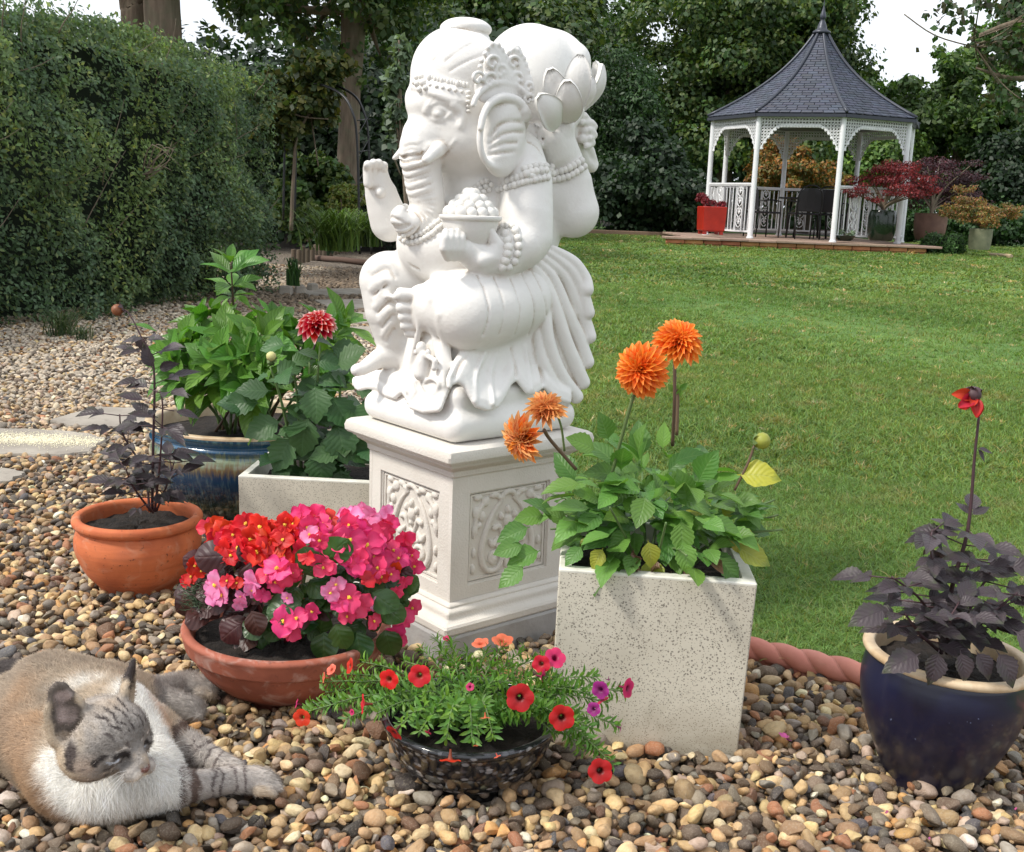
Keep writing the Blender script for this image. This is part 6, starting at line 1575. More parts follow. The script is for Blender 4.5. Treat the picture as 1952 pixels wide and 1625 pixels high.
# ================================================================ GAZEBO AND THE THINGS ROUND IT
m_ = NT('white_gloss_paint'); n1 = m_.noise(5, 4); m_.base(m_.ramp(n1, [(.3, (.74, .75, .77)), (.7, (.82, .83, .84))])).rough(.4); MAT_GW = m_.m
m_ = NT('slate_shingle'); r = m_.attr('col'); n1 = m_.noise(3, 5)
m_.base(m_.mix(m_.ramp(n1, [(.3, 0.), (.7, .4)]), r, (.035, .040, .055))).rough(.42); m_.bump(m_.noise(40, 3), .003, .4); MAT_SLATE = m_.m
m_ = NT('lead_and_roof_shade'); m_.base((.045, .050, .065)).rough(.4); m_.p.inputs['Metallic'].default_value = .4; MAT_LEAD_SHADE = m_.m  # lead grey; also paints the shade under the gazebo roof
m_ = NT('patio_brick'); n1 = m_.noise(5, 4); c_ = hsv_var(m_, m_.ramp(n1, [(.3, srgb(150, 92, 62)), (.7, srgb(186, 126, 88))]), m_.rnd(), .015, .25); m_.base(c_).rough(.9); m_.bump(m_.noise(70, 4), .003, .5); MAT_BRICK = m_.m
m_ = NT('patio_slab'); n1 = m_.noise(3, 5); c_ = hsv_var(m_, m_.ramp(n1, [(.3, srgb(128, 106, 92)), (.7, srgb(166, 142, 126))]), m_.rnd(), .01, .15); m_.base(c_).rough(.85); MAT_SLAB = m_.m
m_ = NT('rattan_dark'); n1 = m_.voro(160); m_.base((.020, .020, .024)).rough(.5); m_.bump(n1, .003, .6); MAT_RATT = m_.m
m_ = NT('black_metal'); m_.base((.012, .012, .013)).rough(.4); MAT_BLK = m_.m

GZX, GZY, GZZ = 5.45, 20.6, .36          # centre of the floor, top of the slabs
# eight posts; the photo shows the front face turned a little
RG = 1.77; fa = math.radians(-21.3)
GZX, GZY = [float(v) for v in at_y(1531, 457, 20.15)[:2]]
GZZ = float(at_y(1581, 461, 18.35)[2]); POST = 2.04; print('gazebo', GZX, GZY, GZZ)
# platform
PLX = float(at_y(1511, 470, 18.1)[0])
root = empty('brick_platform', (PLX + .08, 20.35, 0), .012); tag(root, 'low paved platform with brick edge carrying the white gazebo', 'platform')
hw = 2.25; hl = 2.16; zt = GZZ
pl = [(-hl + .12, -hw + .12), (hl - .12, -hw + .12), (hl - .12, hw - .3), (-hl + .75, hw - .3)]; MB().add([(x, y, z) for z in (-.2, zt - .05) for x, y in pl], [(3, 2, 1, 0), (4, 5, 6, 7), (0, 1, 5, 4), (1, 2, 6, 5), (2, 3, 7, 6), (3, 0, 4, 7)]).build('core', MAT_SLAB, root)
bm_ = MB().box((0, 0, 0), (.292, .10, .062), bev=.006).build('brick', MAT_BRICK, root); first_b = [bm_]
def putb(me_o, name, loc, rz):
    o = me_o.pop() if me_o and not isinstance(me_o[0], bpy.types.Mesh) else None
    return o
bme = bm_.data; used = [False]
def brick(x, y, z, rz):
    if not used[0]: o = bm_; used[0] = True
    else: o = bpy.data.objects.new('brick', bme); COL.objects.link(o); o.parent = root
    o.location = (x, y, z); o.rotation_euler = (0, 0, rz)
nb = int(hl * 2 / .302)
for row in range(3):
    for i in range(nb): brick(-hl + .151 + i * .302 + (.0 if row % 2 else .0), -hw + .06, zt - .082 - row * .070, 0)
    for i in range(6): brick(-hl + nb * .302 + .0, -hw + .26 + i * .302, zt - .082 - row * .070, PI / 2)
sl0 = MB().box((0, 0, 0), (.445, .445, .036), bev=.005).build('paving_slab', MAT_SLAB, root); sme = sl0.data; fst = True
nx_, ny_ = 10, 10
for i in range(nx_):
    for j in range(ny_):
        if i * .45 < .145 * j * .45 - .05: continue
        if fst: o = sl0; fst = False
        else: o = bpy.data.objects.new('paving_slab', sme); COL.objects.link(o); o.parent = root
        o.location = (-hl + .20 + i * .45, -hw + .19 + j * .45, zt - .028 + random.uniform(-.002, .002))
# gazebo
groot = empty('gazebo', (GZX, GZY, GZZ - .008), fa); tag(groot, 'white octagonal gazebo with curved slate roof and lace ironwork', 'gazebo')
def gp(i, r=RG, z=0): a = -PI / 2 - PI / 8 + i * PI / 4; return Vector((r * math.cos(a), r * math.sin(a), z))
post_me = MB().lathe([(.062, 0), (.062, .02), (.048, .03), (.046, .06), (.043, POST - .05), (.052, POST - .04), (.052, POST)], 16).build('post', MAT_GW, groot, auto=40)
post_me.location = gp(0)
for i in range(1, 8):
    o = bpy.data.objects.new('post', post_me.data); COL.objects.link(o); o.parent = groot; o.location = gp(i)
# ring beam
bmb = MB()
for i in range(8):
    a, b = gp(i, RG, POST - .02), gp(i + 1, RG, POST - .02); d = b - a; bmb.box((a + b) / 2, (d.length, .05, .06), rz=math.atan2(d.y, d.x))
bmb.build('ring_beam', MAT_LEAD_SHADE, groot)  # dark tone puts the shade under the eave into the beam
# lace frieze panels: scalloped cast-iron arches, real openwork
def lace_panel(L):
    mb = MB(); N = 22; 
    def arch(x): u = abs(x) / (L / 2); return .13 + .42 * max(0, (u - .45) / .55) ** 1.8     # depth of the frieze below the beam
    mb.box((0, 0, -.012), (L, .014, .018)); mb.box((0, 0, -.075), (L, .010, .010))
    n = int(L / .052)
    for i in range(n + 1):
        x = -L / 2 + .03 + (L - .06) * i / n; dep = arch(x); z = -.02
        while z > -dep:
            rr = .021; pts = [(x + rr * math.cos(t), 0, z - .024 + rr * math.sin(t)) for t in np.linspace(0, 2 * PI, 9)[:-1]]
            mb.tube(pts, .0058, 4, close=True); mb.box((x + .024, 0, z - .046), (.014, .008, .014)); z -= .050
        mb.ball((x, 0, -dep - .022), (.022, .010, .026), 8, 5)
    pts = [(x, 0, -arch(x)) for x in np.linspace(-L / 2 + .01, L / 2 - .01, 40)]; mb.tube(pts, .010, 4)
    o = mb.build('lace_frieze', MAT_GW, groot); return o
lp = None
for i in range(8):
    a, b = gp(i, RG, POST - .05), gp(i + 1, RG, POST - .05); d = b - a
    if lp is None: o = lp = lace_panel(d.length - .08)
    else: o = bpy.data.objects.new('lace_frieze', lp.data); COL.objects.link(o); o.parent = groot
    o.location = (a + b) / 2; o.rotation_euler = (0, 0, math.atan2(d.y, d.x))
# balustrade panels (open at the front bay and part of the right one as in the photo)
def rail_panel(L):
    p = empty('railing', parent=groot); mb = MB().box((0, 0, .90), (L, .045, .030)).box((0, 0, .875), (L, .02, .025)); mb.build('top_rail', MAT_GW, p); MB().box((0, 0, .11), (L, .03, .03)).build('bottom_rail', MAT_GW, p)
    n = int(L / .105); bar = MB().box((0, 0, .485), (.014, .014, .72)).build('baluster', MAT_GW, p); bar.location = (-L / 2 + .05, 0, 0); k = 0
    for i in range(1, n + 1):
        x = -L / 2 + .05 + (L - .1) * i / n
        if min(abs(x - L * s) for s in (-.24, .24)) < .075: continue
        o = bpy.data.objects.new('baluster', bar.data); COL.objects.link(o); o.parent = p; o.location = (x, 0, 0)
    for s in (-.24, .24):
        mb = MB(); cx = L * s
        for z0 in (.17, .34, .52, .69):
            for sg in (-1, 1):
                pts = spline([(cx + sg * .01, 0, z0), (cx + sg * .065, 0, z0 + .05), (cx + sg * .062, 0, z0 + .12), (cx + sg * .02, 0, z0 + .16), (cx + sg * .015, 0, z0 + .11), (cx + sg * .038, 0, z0 + .09)], 3); mb.tube([tuple(q) for q in pts], .0085, 4)
            mb.ball((cx, 0, z0 + .08), (.018, .008, .03), 8, 5)
        for sg in (-1, 1): mb.box((cx + sg * .085, 0, .485), (.010, .010, .72))
        mb.build('scroll_panel', MAT_GW, p)
    return p
def copy_tree(o, parent):
    c = o.copy(); COL.objects.link(c); c.parent = parent
    for ch in list(o.children): copy_tree(ch, c)
    return c
rp = None
for i in range(8):
    if i in (0,): continue
    a, b = gp(i, RG), gp(i + 1, RG); d = b - a
    if rp is None: o = rp = rail_panel(d.length - .08)
    else: o = copy_tree(rp, groot)
    o.location = (a + b) / 2; o.rotation_euler = (0, 0, math.atan2(d.y, d.x))
# roof: eight concave faces of slates
ER = RG + .10; HR = 1.51
rprof = lambda t: (ER * (1 - t) ** 1.42 * .985 + .06, HR * t)          # t 0 eave .. 1 top
def prof(t): r = .07 + (ER - .07) * ((1 - t) ** 1.0 * .52 + .48 * (1 - t) ** 2.6); return r, HR * t ** .98
c8 = math.cos(PI / 8); rs = np.random.default_rng(2)
for i in range(8):
    am = -PI / 2 + i * PI / 4; nv = Vector((math.cos(am), math.sin(am), 0)); tv = Vector((-math.sin(am), math.cos(am), 0))
    V_, Q_, C_ = [], [], []
    # boarding beneath
    mb = MB(); T = np.linspace(0, 1, 22); vv = []
    for t in T:
        r, z = prof(t); hwid = r * math.sin(PI / 8); c = nv * (r * c8) + Vector((0, 0, POST + z - .012)); vv += [c - tv * hwid, c + tv * hwid]
    mb.add(vv, [(2 * k, 2 * k + 1, 2 * k + 3, 2 * k + 2) for k in range(len(T) - 1)]); mb.build('roof_face', MAT_SLATE, groot)
    rows = 34
    for k in range(rows):
        t0, t1 = k / rows, min((k + 1.25) / rows, 1); r0, z0 = prof(t0); r1, z1 = prof(t1); h0, h1 = r0 * math.sin(PI / 8) - .01, r1 * math.sin(PI / 8) - .01; 
        w = .17; n = max(1, int(round(2 * h0 / w))); off = (k % 2) * .5
        for q in range(-1, n + 1):
            u0, u1 = (q + off) / n * 2 - 1, (q + 1 + off) / n * 2 - 1; g = .006 / max(h0, .01); u0, u1 = max(u0 + g, -1), min(u1 - g, 1)
            if u1 <= u0: continue
            P = []; jz = rs.uniform(0, .004)
            for (r, z, h, lf) in ((r0, z0, h0, .014 + jz), (r1, z1, h1, .002)):
                c = nv * (r * c8 + lf * .5) + Vector((0, 0, POST + z + lf))
                P += [c + tv * (u0 * h), c + tv * (u1 * h)]
            dn = Vector((0, 0, -.012)) - nv * .003; P += [P[0] + dn, P[1] + dn]
            b = len(V_); V_ += [tuple(x) for x in P]; Q_ += [(b, b + 1, b + 3, b + 2), (b + 4, b + 5, b + 1, b)]
            cc = np.array([.042, .050, .078]) * rs.uniform(.7, 1.35) + rs.uniform(0, .008, 3); C_ += [cc] * 6
    o = link('roof_slates', mesh_np('roof_slates', V_, quads=Q_, col=np.array(C_), mat=MAT_SLATE, smooth=False), groot); o['kind'] = 'stuff'
    ah = am + PI / 8; hv = Vector((math.cos(ah), math.sin(ah), 0)); MB().tube([hv * (prof(t)[0] + .012) + Vector((0, 0, POST + prof(t)[1] + .020)) for t in np.linspace(0, 1, 20)], .026, 8).build('hip_roll', MAT_LEAD_SHADE, groot, smooth=True)
fb = MB()
for i in range(8):
    a, b = gp(i, ER, POST - .035), gp(i + 1, ER, POST - .035); d = b - a; fb.box((a + b) / 2, (d.length * 1.0, .03, .05), rz=math.atan2(d.y, d.x))
fb.build('fascia', MAT_LEAD_SHADE, groot)
pts = [gp(i, ER - .02, POST - .06) for i in range(8)]; MB().add(pts + [Vector((0, 0, POST - .06))], [(8, (i + 1) % 8, i) for i in range(8)]).build('ceiling', MAT_LEAD_SHADE, groot)  # ceiling coloured dark, standing for the shade inside the roof
MB().lathe([(.16, 0), (.15, .04), (.09, .07), (.075, .13), (.05, .20), (.032, .22), (.045, .245), (.055, .27), (.050, .31), (.034, .36), (.018, .42), (.008, .47), (.005, .54), (.001, .56)], 20, c=(0, 0, POST + HR - .04)).build('finial', MAT_LEAD_SHADE, groot, smooth=True)

# dining set inside
def chair(wx, wy, rz, label):
    r = empty('garden_chair', (wx, wy, GZZ - .01), rz); tag(r, label, 'chair', 'dark chairs inside the gazebo')
    MB().box((0, 0, .44), (.46, .44, .035), bev=.012).build('seat', MAT_RATT, r, auto=40)
    pts = [(-.22, .22, .44), (-.225, .25, .62), (-.20, .27, .80), (-.12, .28, .90), (0, .285, .93), (.12, .28, .90), (.20, .27, .80), (.225, .25, .62), (.22, .22, .44)]
    MB().tube([tuple(p) for p in spline(pts, 4)], .014, 8).build('back_frame', MAT_BLK, r, smooth=True)
    v = []; 
    for j in range(9):
        z = .48 + .40 * j / 8; wv = .205 if z < .74 else .205 * math.sqrt(max(0.03, 1 - ((z - .74) / .17) ** 2)); y = .235 + .05 * j / 8
        v += [(-wv, y, z), (-wv * .4, y + .02, z), (wv * .4, y + .02, z), (wv, y, z)]
    f = [(a * 4 + b, a * 4 + b + 1, a * 4 + b + 5, a * 4 + b + 4) for a in range(8) for b in range(3)]; MB().add(v, f).build('backrest', MAT_RATT, r)
    for sx in (-1, 1):
        MB().tube([(sx * .22, -.20, 0), (sx * .23, -.20, .44), (sx * .25, -.18, .64), (sx * .25, .0, .66), (sx * .225, .24, .64)], .013, 8).build('arm', MAT_BLK, r, smooth=True)
        MB().tube([(sx * .22, .26, 0), (sx * .22, .21, .44)], .013, 8).build('leg', MAT_BLK, r, smooth=True)
def gpt(px, Y): return at_y(px, 458, Y)[:2]
c1, c2, c3 = gpt(1528, 19.9), gpt(1452, 20.2), gpt(1580, 20.4)
chair(*c1, PI + .1, 'dark woven chair with rounded back nearest in the middle of the gazebo'); chair(*c2, PI / 2 + .3, 'dark woven chair turned sideways at the left of the gazebo table'); chair(*c3, PI - .5, 'dark woven chair behind the gazebo post on the right')
tb = empty('garden_table', (*gpt(1535, 20.9), GZZ - .01)); tag(tb, 'dark round table inside the gazebo behind the chairs', 'table')
MB().lathe([(.01, .70), (.55, .70), (.56, .715), (.55, .73), (.01, .73)], 40).build('table_top', MAT_RATT, tb, auto=40)
for i in range(4): a = PI / 4 + i * PI / 2; MB().tube([(.42 * math.cos(a), .42 * math.sin(a), 0), (.36 * math.cos(a), .36 * math.sin(a), .70)], .02, 8).build('leg', MAT_BLK, tb, smooth=True)

# ---------------------------------------------------------------- pots and small trees round the gazebo
def cloud_leaves(n, centers, size, seed, flat=.45, cols=((.1, .2, .05),), dens_edge=.6, quad=True, droop=0.0, el=.9):
    """leaf faces spread through ellipsoids; returns verts, quads, colours"""
    r = np.random.default_rng(seed); C = np.array([c[:3] for c in centers], float); R = np.array([c[3:6] for c in centers]); vol = (R[:, 0] * R[:, 1] * R[:, 2]) ** .67
    w = r.choice(len(C), n, p=vol / vol.sum()); u = r.normal(size=(n, 3)); u /= np.linalg.norm(u, axis=1)[:, None]; rad = r.random(n) ** (1 / 3 * (1 - dens_edge) + .04)
    rad *= 1 + .12 * r.normal(size=n) 
    P = C[w] + u * R[w] * rad[:, None]
    nv = u * np.array([1, 1, .6]) + np.array([0, 0, flat]) + r.normal(0, .45, (n, 3)); nv /= np.linalg.norm(nv, axis=1)[:, None]
    d = r.normal(size=(n, 3)) + u * .6 + np.array([0, 0, -droop]); d -= nv * (d * nv).sum(1)[:, None]; d /= np.linalg.norm(d, axis=1)[:, None]; s = np.cross(nv, d)
    L = size * r.uniform(.6, 1.3, n)[:, None]; W = L * .5 * el
    mid = P + d * L * .5
    v = np.stack([P, mid + s * W * .9 + nv * L * .08, P + d * L, mid - s * W * .9 + nv * L * .08], 1).reshape(-1, 3); q = np.arange(4 * n).reshape(-1, 4)
    cols = np.array(cols); ci = r.integers(0, len(cols), n); cl = (vnoise(P, 1.0 / (size * 9), seed) - .5)[:, None]
    c = cols[ci] * np.exp(r.normal(0, .22, (n, 1)) + cl * .7); return v, q, np.repeat(np.clip(c, .002, .9), 4, 0)
m_ = NT('tree_leaf'); c_ = m_.attr('col'); m_.base(c_).rough(.55); m_.translucent(m_.mix(1.0, c_, (1.5, 1.5, .7), 'MULTIPLY'), .30); MAT_LEAF = m_.m
m_ = NT('bark'); n1 = m_.noise(7, 6, dist=.8); mp = m_.n('ShaderNodeMapping'); mp.inputs['Scale'].default_value = (12, 12, 2); m_.l(m_.co('Object'), mp.inputs[0]); n2 = m_.noise(2, 5, co=mp.outputs[0])
m_.base(m_.mix(m_.ramp(n1, [(.4, 0.), (.65, .5)]), m_.ramp(n2, [(.3, srgb(88, 74, 62)), (.7, srgb(128, 112, 96))]), srgb(98, 100, 78))).rough(.9); m_.bump(n2, .02, .8); MAT_BARK = m_.m
def small_tree(name, px, py, Y, centers_px, n, size, cols, label, cat, trunk_base, seed, trunk_r=.02, parts=('trunk', 'crown'), droop=.3, el=.55, mat=None):
    """centers_px: (px, py, dY, rx_px, rz_px)"""
    b = np.array(trunk_base); root = empty(name, tuple(b)); tag(root, label, cat); cs = []
    for x, y, dy, rx, rz in centers_px:
        p = at_y(x, y, Y + dy); m = mpp(p); r2 = random.Random(int(x * 7 + y)); nsub = 9 if rx > 18 else 3
        for _ in range(nsub): cs.append((p[0] - b[0] + r2.uniform(-.8, .8) * rx * m, p[1] - b[1] + r2.uniform(-.6, .6) * rx * m, p[2] - b[2] + r2.uniform(-.8, .8) * rz * m, rx * m * r2.uniform(.26, .48), rx * m * .36, rz * m * r2.uniform(.22, .42)))
    v, q, c = cloud_leaves(n, cs, size, seed, cols=cols, droop=droop, el=el); link(parts[1], mesh_np(parts[1], v, quads=q, col=c, mat=MAT_LEAF, smooth=False), root)
    tr = MB(); rs = random.Random(seed)
    for c_ in cs[::max(1, len(cs) // 18)]:
        e = Vector(c_[:3]); m1 = Vector((e.x * .35 + rs.uniform(-.02, .02), e.y * .35, e.z * .55)); tr.tube([tuple(k) for k in spline([(rs.uniform(-.3, .3) * trunk_r, 0, -.02), tuple(Vector((e.x * .06, e.y * .06, e.z * .25))), tuple(m1), tuple(e)], 4)], list(np.linspace(trunk_r, trunk_r * .2, 13)), 6)
    tr.build(parts[0], MAT_BARK, root, smooth=True); return root
def pot_mat(name, c1, c2, rough=.5, sc=8):
    m = NT(name); n = m.noise(sc, 5); m.base(m.ramp(n, [(.3, c1), (.7, c2)])).rough(rough); m.bump(m.noise(sc * 6, 4), .003, .4); return m.m
def simple_pot(name, px, py, Y, prof_px, mat, label, soil=True):
    """prof_px: (radius_px, height_px above the base pixel)"""
    b = at_y(px, py, Y); m = mpp(b); root = empty(name, tuple(b)); tag(root, label, 'flower pot')
    pr = [(r * m, z * m) for r, z in prof_px]; top = pr[-1]; pr2 = pr + [(top[0] * .9, top[1]), (top[0] * .88, top[1] - .08)]
    MB().lathe(pr2, 40, cap=False).build('pot_body', mat, root, auto=40); soil_disc(root, top[0] * .89, top[1] - .07, n=20, lumps=.02); return root, b, m
MK_RED = pot_mat('red_glaze', srgb(150, 26, 16), srgb(176, 40, 22), .35); MK_GRN = pot_mat('dark_green_glaze', (.006, .014, .008), (.012, .022, .012), .12); MK_BRN = pot_mat('brown_clay', srgb(104, 74, 66), srgb(128, 94, 82), .6); MK_GRY = pot_mat('grey_green_clay', srgb(112, 116, 92), srgb(138, 138, 112), .7, 14)
# red square pot with a red shrub
b = at_y(1354, 446, 18.9); m = mpp(b); rr_ = empty('red_square_pot', tuple(b), .1); tag(rr_, 'red square pot standing at the left post of the gazebo', 'flower pot')
MB().box((0, 0, .25), (.38, .38, .40), taper=1.08, bev=.01).box((0, 0, .06), (.30, .30, .05)).build('pot_body', MK_RED, rr_, auto=30)
for sx in (-1, 1):
    for sy in (-1, 1): MB().box((sx * .14, sy * .14, .02), (.06, .06, .06)).build('foot', MK_RED, rr_)
small_tree('red_shrub', 1354, 400, 18.9, [(1350, 388, 0, 14, 12), (1368, 384, 0, 16, 9), (1340, 380, .1, 12, 11), (1362, 398, 0, 18, 7), (1378, 392, 0, 10, 6)], 1500, .04, ((.16, .012, .022), (.22, .02, .03), (.10, .01, .02)), 'small crimson leaved shrub growing in the red square pot', 'shrub', b + np.array([0, 0, .44]), 3)
_, b, m = simple_pot('dark_green_pot', 1678, 459, 18.55, [(20, 0), (23, 4), (26, 22), (26, 44), (24, 54), (22, 57)], MK_GRN, 'tall dark green glazed pot in front of the right gazebo posts')
small_tree('red_maple', 1690, 350, 18.5, [(1690, 335, 0, 55, 20), (1650, 352, 0, 42, 17), (1735, 345, 0, 48, 17), (1700, 318, 0, 34, 12), (1628, 366, -.1, 26, 9), (1765, 358, 0, 28, 14), (1700, 362, -.3, 50, 12), (1660, 330, .2, 30, 12), (1745, 372, -.1, 26, 8), (1670, 378, -.2, 22, 7), (1720, 322, .2, 34, 12)], 7500, .040, ((.15, .014, .018), (.20, .020, .022), (.09, .010, .014)), 'crimson Japanese maple with a flat spreading crown in the dark green pot', 'maple tree', b + np.array([0, 0, 53 * m]), 5, .025, droop=.8)
_, b, m = simple_pot('brown_square_pot', 1770, 458, 20.6, [(24, 0), (28, 10), (30, 30), (30, 48), (31, 50)], MK_BRN, 'large brown clay pot to the right of the gazebo')
small_tree('purple_maple', 1790, 350, 20.8, [(1770, 335, .3, 60, 22), (1805, 325, .3, 52, 22), (1840, 350, .3, 45, 20), (1760, 372, .1, 55, 22), (1810, 372, .2, 50, 20), (1850, 378, .2, 34, 14), (1785, 310, .5, 40, 14), (1740, 352, .3, 40, 18)], 8000, .050, ((.050, .016, .026), (.075, .022, .034), (.032, .012, .018)), 'dark purple maple behind the crimson one', 'maple tree', b + np.array([0, 0, 48 * m]), 6, .03, droop=.6)
_, b, m = simple_pot('grey_clay_pot', 1866, 476, 18.3, [(18, 0), (20, 8), (21, 24), (21, 38), (20, 39)], MK_GRY, 'small grey-green clay pot on the grass at the right')
small_tree('orange_maple', 1860, 400, 18.3, [(1850, 380, 0, 36, 12), (1825, 396, -.1, 34, 12), (1880, 405, -.1, 34, 12), (1905, 395, 0, 40, 11), (1850, 415, -.2, 34, 11), (1840, 362, .2, 24, 8), (1925, 408, 0, 22, 8), (1880, 425, -.2, 24, 9), (1810, 408, 0, 20, 7)], 5200, .042, ((.26, .14, .04), (.28, .11, .045), (.18, .15, .04), (.14, .15, .04)), 'orange and green maple with tiered branches in the small grey pot', 'maple tree', b + np.array([0, 0, 38 * m]), 7, .02, droop=.7)
# low bowl of pale succulents
b = at_y(1609, 459, 18.45); rb_ = empty('green_bowl', tuple(b)); tag(rb_, 'low green bowl at the foot of the front gazebo post', 'flower pot'); MB().lathe([(.10, 0), (.14, .02), (.17, .07), (.175, .085), (.16, .085), (.15, .06)], 28, cap=False).build('pot_body', MK_GRN, rb_, auto=40); soil_disc(rb_, .155, .07, 16)
small_tree('pale_succulent', 1609, 445, 18.45, [(1600, 447, 0, 10, 5), (1612, 444, 0, 11, 6), (1622, 448, 0, 9, 5)], 400, .05, ((.28, .34, .26), (.20, .28, .18)), 'pale grey-green succulents in the low green bowl', 'plant', b + np.array([0, 0, .07]), 8, .01)
# clipped box balls
def box_ball(px, py, Y, r_px, label, seed):
    p = at_y(px, py, Y); m = mpp(p); r = r_px * m; root = empty('box_ball', (p[0], p[1], float(lawn_z(p[0], p[1])))); tag(root, label, 'bush', 'clipped box balls by the gazebo')
    v, q, c = cloud_leaves(2600, [(0, 0, r * .86, r, r, r * .88)], .035, seed, cols=((.035, .085, .020), (.055, .13, .03)), dens_edge=.97, el=.9); o = link('foliage', mesh_np('foliage', v, quads=q, col=c, mat=MAT_LEAF, smooth=False), root)
    MB().ball((0, 0, r * .84), (r * .93, r * .93, r * .84), 20, 12).build('dark_core', MAT_HEDGE, root, smooth=True)  # near-black core, the inner shade put into its colour
m_ = NT('hedge_inner_shade'); m_.base((.008, .016, .006)).rough(1); MAT_HEDGE = m_.m  # near-black tone stands for the shade deep in the foliage
box_ball(1781, 461, 18.9, 22, 'clipped box ball left of the other one, beside the platform', 1); box_ball(1816, 462, 18.6, 23, 'clipped box ball between the other one and the grey clay pot', 2)
# wooden edging board lying on the grass
p0_, p1_ = at_y(1890, 468, 18.4), at_y(1930, 476, 18.0); p0_[2] = p1_[2] = float(lawn_z(4, 18.2)) + .04
o = MB().tube([tuple(p0_), tuple((p0_ + p1_) / 2 + np.array([0, .1, 0])), tuple(p1_)], .035, 6).build('wooden_edging', stem_mat('pale_wood', (.42, .33, .2))); tag(o, 'pale curved wooden edging strip on the grass beside the grey clay pot', 'edging')

# ================================================================ HEDGE, TREES AND SHRUBS BEHIND
TRIS = 0
def tree(name, base, crown, n, size, cols, label, seed, trunk=None, cat='tree', clumps=60, branches=14, dens=.3, droop=.2, el=.85, sub=.30, low=.45):
    """crown: list of (x, y, z, rx, ry, rz) world ellipsoids; split into many smaller clumps so that gaps and clump shading appear"""
    r = np.random.default_rng(seed); b = np.array(base, float); root = empty(name, tuple(b)); tag(root, label, cat); cs = []
    vol = np.array([(c[3] * c[4] * c[5]) ** .67 for c in crown]); vol /= vol.sum()
    for _ in range(clumps):
        c = crown[r.choice(len(crown), p=vol)]; u = r.normal(size=3); u /= np.linalg.norm(u); k = r.random() ** .45
        s = sub * min(c[3], c[4], c[5]) * r.uniform(.7, 1.5)
        cs.append((c[0] + u[0] * c[3] * k - b[0], c[1] + u[1] * c[4] * k - b[1], c[2] + u[2] * c[5] * k - b[2], s * 1.25, s * 1.1, s * .75))
    v, q, c_ = cloud_leaves(n, cs, size, seed, cols=cols, droop=droop, el=el, dens_edge=dens)
    link('crown', mesh_np('crown', v, quads=q, col=c_, mat=MAT_LEAF, smooth=False), root)
    tm = MB(); rs = random.Random(seed)
    if trunk:
        for pts, rr in trunk:
            P_ = spline([np.array(p) - b for p in pts], 5); tm.tube([tuple(p) for p in P_], list(np.interp(np.linspace(0, 1, len(P_)), np.linspace(0, 1, len(rr)), rr)), 14)
        top = np.array(trunk[0][0][-1]) - b; tr = trunk[0][1][-1]
    else: top = np.array([0, 0, .3]); tr = .04
    for k in range(min(branches, len(cs))):
        e = np.array(cs[k][:3]); st = top * (rs.uniform(low, 1) if trunk else 1) ; md = st * .45 + e * .55 + np.array([0, 0, -.08 * np.linalg.norm(e - st)]); tm.tube([tuple(p) for p in spline([st, md, e], 4)], list(np.linspace(max(tr * .45, .006), .008, 9)), 6)
    if tm.n: tm.build('trunk', MAT_BARK, root, smooth=True)
    return root

